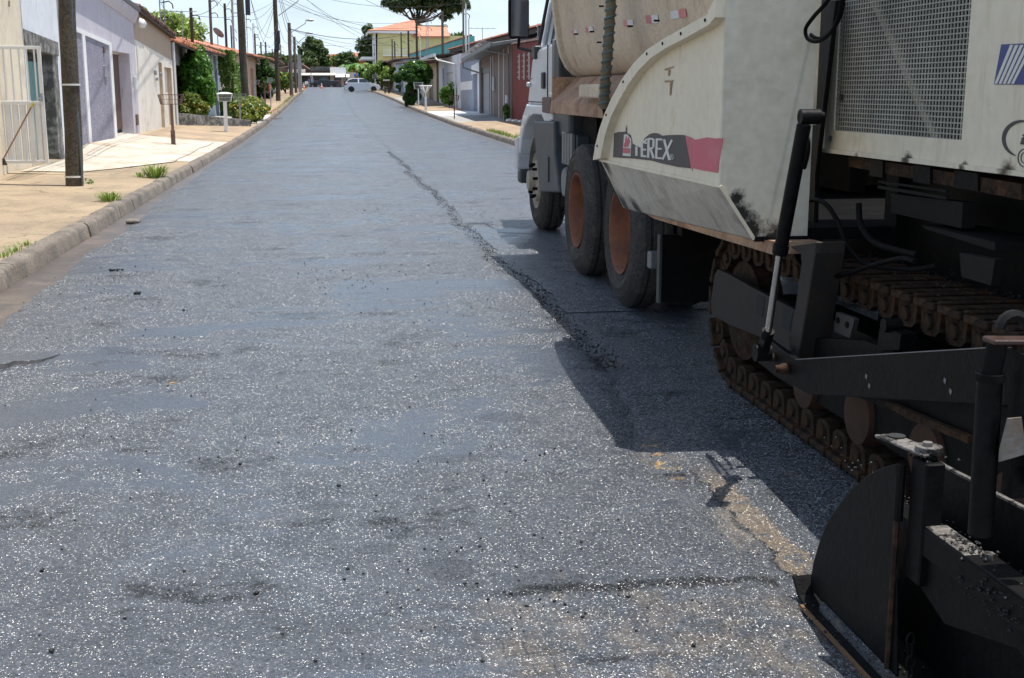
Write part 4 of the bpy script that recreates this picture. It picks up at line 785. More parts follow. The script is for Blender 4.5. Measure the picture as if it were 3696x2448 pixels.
# ------------------------------------------------------------------ poles, wires, service posts
M_pole = mat('weathered_pole_wood', (.085, .07, .05), .9, .5, 1.2, stain=(.03, .025, .02), stain_amt=.8, streak=(.16, .10, .05), bump=.9, bscale=24, fine=.6)
M_pole2 = mat('grey_pole_wood', (.16, .125, .10), .9, .4, 1.2, streak=(.07, .05, .04), bump=.6, bscale=20); M_conc = mat('pole_concrete', (.42, .40, .37), .85, .2, 2, bump=.3)
M_wire = mat('wire_black', (.03, .03, .035), .6, .1, 1, bump=0); M_lampg = mat('lamp_grey', (.45, .47, .5), .4, .1, 2, metal=.4)
TOPS = {}
def pole(name, label, x, Y, zb, zt, r0, r1, m, lean=(0, 0), group='wooden utility poles'):
    p = empty(name, (x, Y, zb), label, 'utility pole', group); b = MB(); n = 9
    b.tube([(x + lean[0] * i / n + .012 * math.sin(i * 1.7), Y + lean[1] * i / n, zb - .1 + (zt - zb + .1) * i / n) for i in range(n + 1)], [r0 + (r1 - r0) * i / n for i in range(n + 1)], 14)
    b.build('shaft', m, p, 50); TOPS[label] = Vector((x + lean[0], Y + lean[1], zt)); return p
px_ = WZ(268, 661, .2); zb = .2
pm = pole('utility_pole', 'thick dark leaning utility pole with strapped grey conduit, nearest on the left pavement', px_.x, px_.y, zb, 7.2, .122, .095, M_pole, (.24, -.1), None)
for z in (.28, 1.55):
    t = (z - zb) / (7.2 - zb); b = MB(); c = Vector((px_.x + .24 * t + .006, px_.y - .1 * t, z)); b.tube([c, c + Vector((0, 0, .025))], .134 - .02 * t, 16); b.build('strap', M_pvc, pm, 50)
b = MB(); b.tube([(px_.x + .13, px_.y - .08, zb), (px_.x + .125, px_.y - .08, 1.1), (px_.x + .10, px_.y - .09, 1.6), (px_.x + .15, px_.y - .1, 2.6), (px_.x + .34, px_.y - .2, 7)], .017, 8); b.build('conduit', mat('grey_conduit', (.10, .11, .12), .5, .2, 3), pm, 40)
def Yat(px, X, py=250): return WX(px, py, X).y
pA_ = WX(880, 300, -3.7); pB_ = WX(1000, 300, -3.3)
Yb = min(Yat(1000, -3.3), 90); Ya = min(Yat(882, -3.5), 70)
zt_ = lambda py, Y: WY(1000, py, Y).z
pole('utility_pole', 'dark wooden utility pole behind the clipped hedge, second from the left', -3.5, Ya, zp(Ya), 9.5, .17, .14, M_pole, (-.12, 0))
pole('utility_pole', 'tall wooden utility pole carrying cable boxes and a lamp arm, third from left', -3.3, Yb, zp(Yb), 10.2, .17, .14, M_pole, (.05, 0))
Yc = 108; pole('utility_pole', 'wooden utility pole with lamp arm left of the flowering bush', WY(1047, 200, Yc).x, Yc, zp(Yc), WY(1047, 83, Yc).z, .17, .14, M_pole2)
Yd = 122; pole('utility_pole', 'thinner wooden utility pole with lamp arm beside the grey concrete post', WY(1064, 200, Yd).x, Yd, zp(Yd), WY(1061, 133, Yd).z, .15, .12, M_pole2)
Ye = 128
pe = WY(1081, 250, Ye); pp = empty('concrete_post', (pe.x, Ye, zp(Ye)), 'pale grey concrete post with a leafy clump on its top', 'post'); b = MB(); b.box((pe.x - .19, Ye - .2, zp(Ye)), (pe.x + .19, Ye + .2, WY(1082, 200, Ye).z)) ; b.box((pe.x - .13, Ye - .15, WY(1082, 200, Ye).z), (pe.x + .13, Ye + .15, WY(1082, 175, Ye).z)); b.build('shaft', M_conc, pp, bevel=.03)
cloud('clump', WY(1085, 182, Ye) , (.45, .4, .5), 500, .14, L_far, 77, pp, k=8)
def lamp(pole_lbl, a, e, Y):
    a, e = WY(*a, Y), WY(*e, Y); l = empty('street_lamp', a, pole_lbl, 'street lamp'); m1 = a.lerp(e, .75)
    b = MB(); b.tube([a, m1, e + Vector((-.35, 0, .02))], .035, 8); b.build('arm', M_lampg, l, 40); b = MB(); b.lathe([(-.4, .04), (-.2, .10), (.1, .12), (.3, .05)], Matrix.Translation(e) , 10); b.build('lamp_head', M_lampg, l, 60)
lamp('street lamp arm on the tall third pole, head out of frame', (1005, 57), (1098, -12), Yb); lamp('street lamp on a long arm from the fourth pole', (1050, 118), (1120, 73), Yc); lamp('street lamp on a long arm from the thinner fifth pole', (1063, 165), (1118, 119), Yd)
# meter boxes on the pole of the lamp
pB = bpy.data.objects['utility_pole.002']
for (x, y, w_, h_) in ((1001, 168, .34, .55), (1006, 145, .22, .5), (1006, 122, .16, .45)):
    c = WY(x, y, Yb - .25); b = MB(); b.box((c.x - w_ / 2, Yb - .35, c.z - h_ / 2), (c.x + w_ / 2, Yb - .12, c.z + h_ / 2)); b.build('cable_box', M_wire, pB, bevel=.03)
c = WY(892, 12, Ya - .2); b = MB(); b.box((c.x - .08, Ya - .3, c.z - .5), (c.x + .12, Ya - .15, c.z + .3)); b.build('cable_box', M_wire, bpy.data.objects['utility_pole.001'])
# service poles in the front gardens
SP = []
def spole(px, pyt, X, wpx, m, label, lattice=False, pyb=None, hooks=True):
    Y = WX(px, 200, X).y; q = WX(px, pyt, X); t = empty('service_pole', (X, Y, zp(Y)), label, 'service pole', 'electricity service poles in the front gardens'); w_ = wpx * Y / 4400
    zt = q.z; b = MB()
    if lattice:
        b.bar((X - w_ / 2, Y, zp(Y)), (X - w_ / 2, Y, zt), .04); b.build('rail', m, t); b = MB(); b.bar((X + w_ / 2, Y, zp(Y)), (X + w_ / 2, Y, zt), .04); b.build('rail', m, t); b = MB()
        z = 2.5; k = 0
        while z < zt - .3: b.bar((X - w_ / 2 * (1 if k % 2 else -1), Y, z), (X + w_ / 2 * (1 if k % 2 else -1), Y, z + .3), .02); z += .3; k += 1
        b.build('lattice', m, t)
    else: b.box((X - w_ / 2, Y - w_ / 2, zp(Y)), (X + w_ / 2, Y + w_ / 2, zt)); b.build('post', m, t, bevel=.01)
    if hooks:
        for k in range(2):
            z = zt - .35 - k * .6; b = MB(); b.tube([(X, Y, z), (X + .25, Y - .02, z + .05), (X + .36, Y, z - .05), (X + .38, Y, z - .2)], .025, 6); b.build('cable_hook', M_wire, t, 50)
    SP.append(Vector((X, Y, zt - .3))); return t
for a in ((594, -20, -5.6, 14, M_metal, 'thin lattice service mast over the tan house roof', True), (697, 34, -5.8, 10, M_wood, 'short dark square service pole over the tall bush'), (766, -10, -5.8, 9, M_pole2, 'brown square service pole, tallest over the left roofs'),
          (819, 20, -5.8, 8, M_wood, 'dark square service pole left of the second utility pole'), (846, 6, -6.2, 7, M_conc, 'pale concrete service pole left of the second utility pole'), (838, 95, -7, 5, M_wood, 'low dark service pole with crossbar'),
          (892, 60, -5.8, 6, M_metal, 'lattice mast right behind the second utility pole', True), (918, 88, -5.8, 5, M_metal, 'lattice mast further right of the second utility pole', True), (922, 124, -5.6, 6, M_pole2, 'brown service pole above the peach house'),
          (943, 153, -5.8, 5, M_pole2, 'short brown service pole above the pinkish house'), (960, 153, -5.8, 5, M_pole2, 'short brown twin service pole above the pinkish house'), (983, 177, -5.8, 3.5, M_wood, 'far thin service pole left of the lamp pole'),
          (991, 178, -5.8, 3.5, M_wood, 'far thin service pole nearly touching the lamp pole'), (1014, 162, -5.8, 3.5, M_pole2, 'far thin service pole right of the lamp pole'),
          (1598, 40, 8.4, 8, M_pole2, 'brown service pole before the turquoise gable'), (1505, 85, 8.2, 7, M_wood, 'dark service pole over the turquoise gable with white bent pipe'), (1475, 110, 8.2, 6, M_wood, 'dark service pole before the yellow building, fourth from left'),
          (1449, 116, 8.2, 5, M_pole2, 'brown service pole before the yellow balcony'), (1425, 150, 8.2, 5, M_pole2, 'pale brown service pole before the yellow balcony'), (1416, 140, 8.2, 4, M_wood, 'thin dark service pole before the yellow balcony'), (1388, 186, 7.9, 3.5, M_pole2, 'short grey service pole left before the yellow building'),
          (1543, 60, 8.8, 7, M_metal, 'tall thin lattice mast before the yellow building', True)): spole(*a)
t = spole(1673, -10, 8.0, 6, M_pole2, 'twin service mast of brown pole and white pipe above the razor wire'); Yt = SP[-1].y; b = MB(); b.bar((8.15, Yt, 2.5), (8.15, Yt, 6.4), .09); b.bar((8.32, Yt, 2.5), (8.32, Yt, 5.6), .06); b.build('pipe', M_pvc, t)
q = Vector((8.2, SP[15].y, 0)); b = MB(); zt0 = WX(1505, 110, 8.2).z; b.tube([(8.15, q.y, zt0 - .1), (8.3, q.y, zt0), (8.45, q.y, zt0 - .2), (8.48, q.y, 3.5)], .05, 8); b.build('pipe', M_pvc, bpy.data.objects['service_pole.015'], 50)
# wires
def wire(a, b_, sag, r=.012, label='black overhead cable strung between the poles along the street'):
    a, b_ = Vector(a), Vector(b_); pts = [a.lerp(b_, i / 14) - Vector((0, 0, sag * 4 * (i / 14) * (1 - i / 14))) for i in range(15)]
    m = MB(); m.tube(pts, r, 4); o = m.build('overhead_cable', M_wire, None, 60); tag(o, label, 'cable', 'overhead cables'); return o
PN = ('nearest leaning pole', 'second dark pole', 'tall third lamp pole', 'fourth wooden pole', 'thin fifth pole', 'far bar roof')
SPN = ('lattice mast over tan house', 'short pole over tall bush', 'tallest brown left pole', 'dark left service pole', 'pale concrete service pole', 'low pole with crossbar', 'near lattice mast', 'further lattice mast', 'brown pole above peach house', 'short pole above pinkish house', 'twin short pole', 'far thin left pole', 'far thin pole by lamp', 'far pole right of lamp', 'brown pole before turquoise gable', 'dark pole with bent pipe', 'fourth pole before yellow house', 'brown pole before balcony', 'pale pole before balcony', 'thin dark pole before balcony', 'short grey pole by yellow house', 'tall right lattice mast', 'twin mast over razor wire')
T = [Vector((-3.45, 18.7, 7.0)), Vector((-3.6, Ya, 9.2)), Vector((-3.25, Yb, 9.8)), Vector((WY(1047, 200, Yc).x, Yc, WY(1047, 90, Yc).z)), Vector((WY(1064, 200, Yd).x, Yd, WY(1061, 138, Yd).z)), Vector((WY(1100, 200, 185).x, 185, 8.5))]
for i in range(5):
    for (dz, s), hn in zip(((0, .5), (-.35, .7), (-.8, 1.0)), ('upper', 'middle', 'lower')): wire(T[i] + Vector((.1, 0, dz)), T[i + 1] + Vector((.1, 0, dz)), s, .011 if i < 2 else .016, '%s black cable from the %s to the %s' % (hn, PN[i], PN[i + 1]))
lb = 'thin service cable crossing the sky from pole to house'
A1, B1, C1, D1 = Vector((-3.4, Ya, 6.8)), Vector((-3.2, Yb, 7.6)), T[3] - Vector((0, 0, .3)), T[4] - Vector((0, 0, .3))
for a, b_, s in ((B1 + Vector((0, 0, 1.2)), SP[22], .8), (B1, SP[14], 1.0), (B1 + Vector((0, 0, .5)), SP[15], .9), (B1 + Vector((0, 0, .3)), SP[16], .8), (C1, SP[17], .6), (C1, SP[18], .6), (D1, SP[19], .5), (B1, SP[1], .5), (A1, SP[2], .4), (A1, SP[3], .3), (A1, SP[4], .3), (A1, SP[1], .6), (B1, SP[8], .4),
                 (B1 - Vector((0, 0, 1.5)), A1, 1.9), (B1 - Vector((0, 0, 2)), A1 + Vector((0, 0, .3)), 2.3), (B1, SP[9], .4), (B1, SP[6], .5), (T[1], SP[21], 1.0), (C1, SP[20], .5), (C1, SP[16], .7), (T[0] - Vector((0, 0, .5)), SP[0], .4), (T[0] - Vector((0, 0, .4)), SP[2], .6), (T[0], SP[3], .7),
                 (SP[22], SP[22] + Vector((0, -30, 1.5)), .5), (C1 - Vector((0, 0, .4)), D1 + Vector((3, 60, 0)), .6), (B1 - Vector((0, 0, .9)), C1 - Vector((0, 0, 1)), .9), (T[2], T[3] + Vector((9, 40, 0)), .9), (T[2] - Vector((0, 0, .5)), T[3] + Vector((14, 60, 0)), 1.1)):
    dn = min(range(len(SP)), key=lambda k: (SP[k] - b_).length); sn = min(range(6), key=lambda k: abs(T[k].y - a.y) + abs(T[k].x - a.x)); near = (SP[dn] - b_).length < 1
    wi_ = globals().get('wi_', 0) + 1; wire(a, b_, s, .009 + .00006 * max(0, b_.y - 40), 'thin cable from the %s to the %s' % (PN[sn], SPN[dn]) if near else ('thin cable sagging deepest between second and third poles', 'thin cable sagging second deepest between second and third poles', 'cable leaving right from the twin mast toward the truck mirror', 'cable from the fourth pole to the yellow corner', 'low cable between third and fourth poles', 'cable crossing the sky from third pole to bar', 'lowest long cable crossing toward the yellow building')[globals().setdefault('wj', 0) % 7]); wj = globals().get('wj', 0) + (0 if near else 1)
# antennas, dish
def antenna(px, py, X, label, els=4, L=1.4, base_z=3):
    q = WX(px, py, X); a = empty('antenna', (X, q.y, base_z), label, 'antenna'); b = MB(); b.tube([(X, q.y, base_z), (X, q.y, q.z)], .02, 6); b.build('mast', M_metal, a, 40)
    b = MB(); b.bar((X - L / 2, q.y, q.z), (X + L / 2, q.y, q.z), .025)
    for i in range(els): x = X - L / 2 + L * (i + .5) / els; b.bar((x, q.y - .3, q.z), (x, q.y + .3, q.z + .06), .015)
    b.build('elements', M_metal, a); return a
antenna(655, 42, -6, 'old curved television antenna over the left tile roofs', 3, 1.3); antenna(1741, 103, 9.4, 'television antenna above the long tile ridge', 5, 1.6)
ds = empty('satellite_dish', WX(1890, 90, 9.0), 'small satellite dish on the mauve house roof by the truck mirror', 'satellite dish'); c = Vector(ds.location)
b = MB(); b.lathe([(0, .02), (.03, .2), (.1, .36), (.115, .37), (.04, .2), (.02, .02)], Matrix.Translation(c + Vector((0, 0, .1))) @ Matrix.Rotation(R_(-35), 4, 'Y'), 20); b.build('reflector', M_lampg, ds, 60); b = MB(); b.tube([c + Vector((.2, 0, -.5)), c + Vector((0, 0, .1)), c + Vector((-.1, 0, .35))], .025, 6); b.build('bracket', M_metal, ds)
ro = empty('satellite_dish', WX(785, 122, -6.5), 'grey satellite dish on the left roofs behind the brown service pole', 'satellite dish'); c = Vector(ro.location)
b = MB(); b.lathe([(0, .02), (.03, .2), (.1, .4), (.112, .4), (.04, .2), (.02, .02)], Matrix.Translation(c) @ Matrix.Rotation(R_(-50), 4, 'Y') @ Matrix.Rotation(.5, 4, 'Z'), 20); b.build('reflector', P_grey, ro, 60); b = MB(); b.tube([c - Vector((0, 0, .7)), c], .03, 6); b.build('bracket', M_metal, ro)

# ------------------------------------------------------------------ rubbish baskets on posts
M_rust = mat('rusty_brown_steel', (.16, .10, .075), .8, .4, 5, bump=.3); M_bsk = mat('basket_wire', (.30, .27, .23), .6, .2, 3)
def basket(px, pyb, X, label, h, w_, d_, hb, m, post=.05, low=None, lid=False, flower=False):
    Y = WX(px, pyb, X).y; zb_ = max(zp(Y), WX(px, pyb, X).z - .02); t = empty('rubbish_basket', (X, Y, zb_), label, 'rubbish basket', None)
    b = MB(); b.bar((X, Y, zb_ - .05), (X, Y, zb_ + h), post); b.build('post', m, t, bevel=.004)
    if low: b = MB(); b.bar((X, Y, zb_ - .05), (X, Y, zb_ + low[0]), low[1]); b.build('post_sleeve', low[2], t, bevel=.006)
    z0, z1 = zb_ + h, zb_ + h + hb
    if flower:
        b = MB()
        for k in range(6):
            a = k * math.pi / 3; cxx, cyy = X + w_ * .33 * math.cos(a), Y + w_ * .33 * math.sin(a); b.tube([(cxx + w_ * .2 * math.cos(q), cyy + w_ * .2 * math.sin(q), z1 - .02 + .02 * math.sin(2 * q)) for q in np.linspace(0, 2 * math.pi, 11)], .014, 5); b.tube([(X, Y, z0 - .05), (X + w_ * .5 * math.cos(a), Y + w_ * .5 * math.sin(a), z1)], .012, 5)
        b.build('basket', m, t, 50); return t
    b = MB(); c4 = lambda s, z: [(X - w_ / 2 * s, Y - d_ / 2 * s, z), (X + w_ / 2 * s, Y - d_ / 2 * s, z), (X + w_ / 2 * s, Y + d_ / 2 * s, z), (X - w_ / 2 * s, Y + d_ / 2 * s, z)]
    lo, hi = c4(.82, z0), c4(1, z1)
    for k in range(4): b.bar(lo[k], lo[(k + 1) % 4], .010); b.bar(hi[k], hi[(k + 1) % 4], .014); b.bar(lo[k], hi[k], .010)
    b.build('basket_frame', m, t)
    n = 8 if hb < .3 else 6; b = MB()
    for k in range(4):
        for i in range(1, n): b.bar(Vector(lo[k]).lerp(Vector(lo[(k + 1) % 4]), i / n), Vector(hi[k]).lerp(Vector(hi[(k + 1) % 4]), i / n), .0045)
    for i in range(1, 5): b.bar(Vector(lo[0]).lerp(Vector(lo[1]), i / 5), Vector(lo[3]).lerp(Vector(lo[2]), i / 5), .01)
    m_ = c4(.91, (z0 + z1) / 2)
    for k in range(4): b.bar(m_[k], m_[(k + 1) % 4], .006)
    b.build('basket_wires', m, t)
    if lid: b = MB(); q = c4(1.12, z1 + .015); b.add(q + [(X - .08, Y, z1 + .06), (X + .08, Y, z1 + .06)], [(0, 1, 5, 4), (1, 2, 5), (2, 3, 4, 5), (3, 0, 4), (3, 2, 1, 0)]); b.build('lid', m, t)
    return t
basket(627, 535, -3.6, 'thin wire rubbish basket on a brown post, nearest on the left pavement', 1.02, .55, .4, .22, M_rust, .06, (.42, .095, M_rust))
basket(817, 478, -3.15, 'white metal rubbish basket with lid on a thick white post', .98, .45, .36, .22, P_wt, .11, lid=True)
basket(868, 450, -3.25, 'grey barred rubbish basket on a thin post, right of the white one', .92, .5, .36, .22, M_greyg, .06)
basket(922, 392, -3.3, 'grey basket above the round bush on a thin post', 1.15, .5, .3, .18, M_greyg, .06)
basket(958, 402, -3.0, 'brown wire basket on a brown post near the rose pavement', 1.2, .6, .4, .18, M_rust, .07)
basket(978, 385, -3.05, 'small forked basket on a white post, farthest of the left baskets', 1.35, .28, .28, .25, M_lampg, .06)
basket(1511, 385, 5.55, 'white gridded square rubbish basket on a white post in front of the round tree', 1.05, .55, .4, .38, P_wt, .07)
basket(1537, 405, 5.45, 'white looped flower shaped rubbish basket on a white post', .95, .66, .6, .38, P_wt, .05, (.7, .12, P_wt), flower=True)
basket(1640, 437, 5.6, 'black open wire rubbish basket on a dark post on the grey pavement', .78, .42, .34, .22, M_rust, .05)
basket(1355, 336, 5.6, 'white fan shaped basket beside the silver car nose', 1.2, .6, .4, .5, P_wt, .1)
bp_ = empty('post', (5.6, 118, zp(118)), 'dark leaning stub post with pale box on top by the lime shrub', 'post'); b = MB(); b.box((5.5, 117.9, zp(118)), (5.62, 118.02, 2.5)); b.box((5.85, 117.9, zp(118)), (6.0, 118.05, 2.4)); b.build('post', M_wood, bp_); b = MB(); b.box((5.4, 117.8, 2.4), (6.0, 118.1, 2.52)); b.build('box', P_wt, bp_)

# ------------------------------------------------------------------ silver hatchback, dark pickup, cones, people
M_silver = mat('silver_car_paint', (.70, .73, .78), .3, .04, .5, metal=.15, bump=0, fine=0, coat=.6); M_tyre = mat('tyre_rubber', (.025, .024, .023), .85, .3, 3, stain=(.10, .085, .07), stain_amt=.5, bump=.3); M_black = mat('black_plastic', (.02, .02, .022), .5, .2, 3)
M_cone = mat('orange_cone', (.8, .12, .03), .6, .1, 2); M_redl = mat('red_lamp', (.6, .01, .01), .15, .1, 2); M_dcar = mat('dark_car_paint', (.02, .025, .035), .25, .1, 1, bump=0, coat=.5)
def car(name, label, loc, rz, L, Hh, prof, gh, Wd, paint, wheels, rwh, pickup=False):
    """profile along local x (nose +x), z up, width on y"""
    t = empty(name, loc, label, 'car', rz=rz); t.rotation_euler.x = 0; M0 = Matrix.Translation(loc) @ Matrix.Rotation(rz, 4, 'Z')
    n = len(prof); b = MB(); secs = []
    for (y, sx, sz) in ((-Wd / 2, .985, .96), (-Wd / 2 + .06, 1, .985), (-Wd / 4, 1.0, 1.0), (0, 1.0, 1.0), (Wd / 4, 1.0, 1), (Wd / 2 - .06, 1, .985), (Wd / 2, .985, .96)): secs.append([M0 @ Vector((x * sx, y, .22 + (z - .22) * sz)) for x, z in prof])
    vs = [p for s in secs for p in s]; fs = [(i * n + k, i * n + (k + 1) % n, (i + 1) * n + (k + 1) % n, (i + 1) * n + k) for i in range(6) for k in range(n)] + [tuple(range(n)), tuple(6 * n + k for k in range(n))[::-1]]
    b.add(vs, fs); b.build('body', paint, t, 35)
    ng = len(gh); b = MB(); lo = Wd / 2 - .04; hi = Wd / 2 - .2; zmin = min(z for x, z in gh); zmax = max(z for x, z in gh); wy = lambda z: lo + (hi - lo) * (z - zmin) / (zmax - zmin)
    b.add([M0 @ Vector((x, -wy(z), z)) for x, z in gh] + [M0 @ Vector((x, wy(z), z)) for x, z in gh], [(k, (k + 1) % ng, ng + (k + 1) % ng, ng + k) for k in range(ng)] + [tuple(range(ng)), tuple(range(ng, 2 * ng))[::-1]]); b.build('cabin', paint, t, 30)
    cx_ = sum(x for x, z in gh) / ng; cz_ = (zmin + zmax) / 2
    for s in (-1, 1):
        for (fa, fb) in ((.0, .46), (.52, 1.)):
            xa_, xb_ = gh[0][0], gh[-1][0]
            q = []
            xl0, xl1 = xa_ + (xb_ - xa_) * (.08 + .86 * fa), xa_ + (xb_ - xa_) * (.08 + .86 * fb)
            tl = lambda x: min(zmax - .09, zmin + .05 + (x - xa_) * .85, zmin + .05 + (xb_ - x) * .62)
            pts = [(xl0, zmin + .04), (xl1, zmin + .04), (xl1, tl(xl1)), ((xl0 + xl1) / 2, tl((xl0 + xl1) / 2)), (xl0, tl(xl0))]
            b = MB(); b.prism([M0 @ Vector((x, s * (wy(z) + .004), z)) for x, z in pts], M0.to_3x3() @ Vector((0, s * .006, 0))); b.build('side_window', M_glass, t)
    (xr0, zr0), (xr1, zr1) = gh[0], gh[1]; (xf1, zf1), (xf0, zf0) = gh[-2], gh[-1]
    for nm, (a0, b0), (a1, b1), o_ in (('rear_window', (xr0, zr0), (xr1, zr1), -.01), ('windscreen', (xf0, zf0), (xf1, zf1), .01)):
        A = lambda t_: (a0 + (a1 - a0) * t_, b0 + (b1 - b0) * t_); b = MB(); P4 = [M0 @ Vector((A(t_)[0] + o_, s * (wy(A(t_)[1]) - .08), A(t_)[1])) for t_, s in ((.12, -1), (.12, 1), (.9, 1), (.9, -1))]; b.prism(P4, M0.to_3x3() @ Vector((o_, 0, .004))); b.build(nm, M_glass, t)
    for (x, s) in [(w_, s) for w_ in wheels for s in (-1, 1)]:
        Mw = M0 @ Matrix.Translation((x, s * (Wd / 2 - .09), rwh)) @ Matrix.Rotation(R_(90) * s, 4, 'Z')
        b = MB(); b.lathe([(-.1, rwh * .62), (-.1, rwh * .93), (-.07, rwh), (.07, rwh), (.1, rwh * .93), (.1, rwh * .62)], Mw, 26); wt = b.build('wheel', M_tyre, t, 40)
        b = MB(); b.lathe([(.02, rwh * .62), (.07, rwh * .61), (.075, rwh * .5), (.03, rwh * .48), (.03, .01)], Mw, 26)
        for k in range(5): a = k * 2 * math.pi / 5; b.hexa([Mw @ Vector(v) for v in [(.03, rwh * .08 * math.cos(a + 1.57) , rwh * .08 * math.sin(a + 1.57)), (.03, rwh * .08 * math.cos(a - 1.57), rwh * .08 * math.sin(a - 1.57)), (.03, rwh * .55 * math.cos(a - .22), rwh * .55 * math.sin(a - .22)), (.03, rwh * .55 * math.cos(a + .22), rwh * .55 * math.sin(a + .22))] + [(.085, rwh * .08 * math.cos(a + 1.57), rwh * .08 * math.sin(a + 1.57)), (.085, rwh * .08 * math.cos(a - 1.57), rwh * .08 * math.sin(a - 1.57)), (.085, rwh * .55 * math.cos(a - .22), rwh * .55 * math.sin(a - .22)), (.085, rwh * .55 * math.cos(a + .22), rwh * .55 * math.sin(a + .22))]])
        b.build('rim', M_lampg, t, 40)
    x0, x1 = min(x for x, z in prof), max(x for x, z in prof)
    for s in (-1, 1):
        b = MB(); b.prism([M0 @ Vector((x0 + .02, s * (Wd / 2 + .002), .85)), M0 @ Vector((x0 + .32, s * (Wd / 2 + .002), .92)), M0 @ Vector((x0 + .3, s * (Wd / 2 + .002), .78)), M0 @ Vector((x0 + .04, s * (Wd / 2 + .002), .68))], M0.to_3x3() @ Vector((-.0, -s * .25, 0))); b.build('tail_light', M_redl, t)
        b = MB(); b.prism([M0 @ Vector((x1 - .04, s * (Wd / 2 - .03), .66)), M0 @ Vector((x1 - .5, s * (Wd / 2 - .0), .8)), M0 @ Vector((x1 - .45, s * (Wd / 2 - .0), .68)), M0 @ Vector((x1 - .02, s * (Wd / 2 - .03), .58))], M0.to_3x3() @ Vector((.02, s * .015, .01))); b.build('headlight', M_lampg, t)
        b = MB(); b.box((.42, s * (Wd / 2 + .0), .93), (.6, s * (Wd / 2 + .16), 1.06), M0) if s > 0 else b.box((.42, -(Wd / 2 + .16), .93), (.6, -Wd / 2, 1.06), M0); b.build('wing_mirror', paint, t)
        b = MB(); b.prism([M0 @ Vector((x, s * (Wd / 2 + .006), z)) for x, z in ((-.08, .45), (-.075, .45), (-.075, .92), (-.08, .92))], M0.to_3x3() @ Vector((0, -s * .02, 0))); b.build('door_seam', M_black, t)
    b = MB(); b.box((x0 - .01, -Wd / 2 + .15, .3), (x0 + .02, Wd / 2 - .15, .42), M0); b.build('bumper_trim', M_black, t)
    return t
hp = [(-1.92, .38), (-1.95, .62), (-1.90, .86), (-1.80, .98), (-.5, .99), (.85, .94), (1.35, .84), (1.75, .70), (1.93, .58), (1.95, .40), (1.85, .24), (1.62, .22), (1.55, .42), (1.4, .58), (1.22, .62), (1.05, .58), (.9, .42), (.84, .22), (-.84, .22), (-.9, .42), (-1.05, .58), (-1.22, .62), (-1.4, .58), (-1.55, .42), (-1.62, .22), (-1.8, .26)]
gh = [(-1.84, .97), (-1.45, 1.36), (-1.2, 1.44), (-.5, 1.48), (.1, 1.45), (1.02, .95)]
cx0 = 4.0; Yc_ = 138.
car('parked_car', 'silver hatchback turning across the far right kerb', (cx0 + .05, Yc_, zg(Yc_) + .02), R_(-4), 3.9, 1.48, hp, gh, 1.68, M_silver, (-1.22, 1.24), .31)
pu = [(-2.2, .42), (-2.2, .95), (-.5, .95), (.7, .92), (1.9, .85), (2.1, .65), (2.1, .4), (1.75, .3), (1.5, .6), (1.2, .6), (1.0, .3), (-1.0, .3), (-1.2, .6), (-1.5, .6), (-1.7, .3)]
pgh = [(-.55, .94), (-.4, 1.38), (.2, 1.42), (.3, 1.40), (.9, .92)]
q = WY(1178, 318, 180); car('parked_pickup', 'dark blue pickup parked before the bar behind the crest', (q.x - .2, 181, zg(181)), R_(178), 4.4, 1.4, pu, pgh, 1.7, M_dcar, (-1.35, 1.35), .32)
def cone(px, X_Y, label):
    p = WY(px, 318, X_Y); z = zg(X_Y) + .0; t = empty('traffic_cone', (p.x, X_Y, z), label, 'traffic cone', 'traffic cones at the top of the street')
    b = MB(); b.box((p.x - .2, X_Y - .2, z), (p.x + .2, X_Y + .2, z + .04)); b.build('base', M_cone, t)
    R90 = Matrix.Rotation(-math.pi / 2, 4, 'Y'); 
    for i, (a_, c_, m) in enumerate(((.04, .25, M_cone), (.25, .37, P_wt), (.37, .52, M_cone), (.52, .62, P_wt), (.62, .76, M_cone))):
        r = lambda h: .16 - .15 * h / .8; b = MB(); b.lathe([(a_, r(a_)), (c_, r(c_))], Matrix.Translation((p.x, X_Y, z)) @ R90, 12); b.build('cone_body' if m is M_cone else 'reflective_band', m, t, 50)
cone(1097, 158, 'orange and white traffic cone near the grey concrete post'); cone(1161, 158, 'orange and white traffic cone before the dark pickup')
M_skin = mat('skin', (.28, .15, .09), .6, .1, 3); M_bshirt = mat('blue_shirt', (.02, .16, .55), .8, .1, 3); M_jean = mat('dark_trousers', (.03, .035, .05), .85, .1, 3); M_tshirt = mat('grey_shirt', (.12, .12, .13), .8, .1, 3); M_hair = mat('dark_hair', (.01, .008, .006), .6, .1, 3)
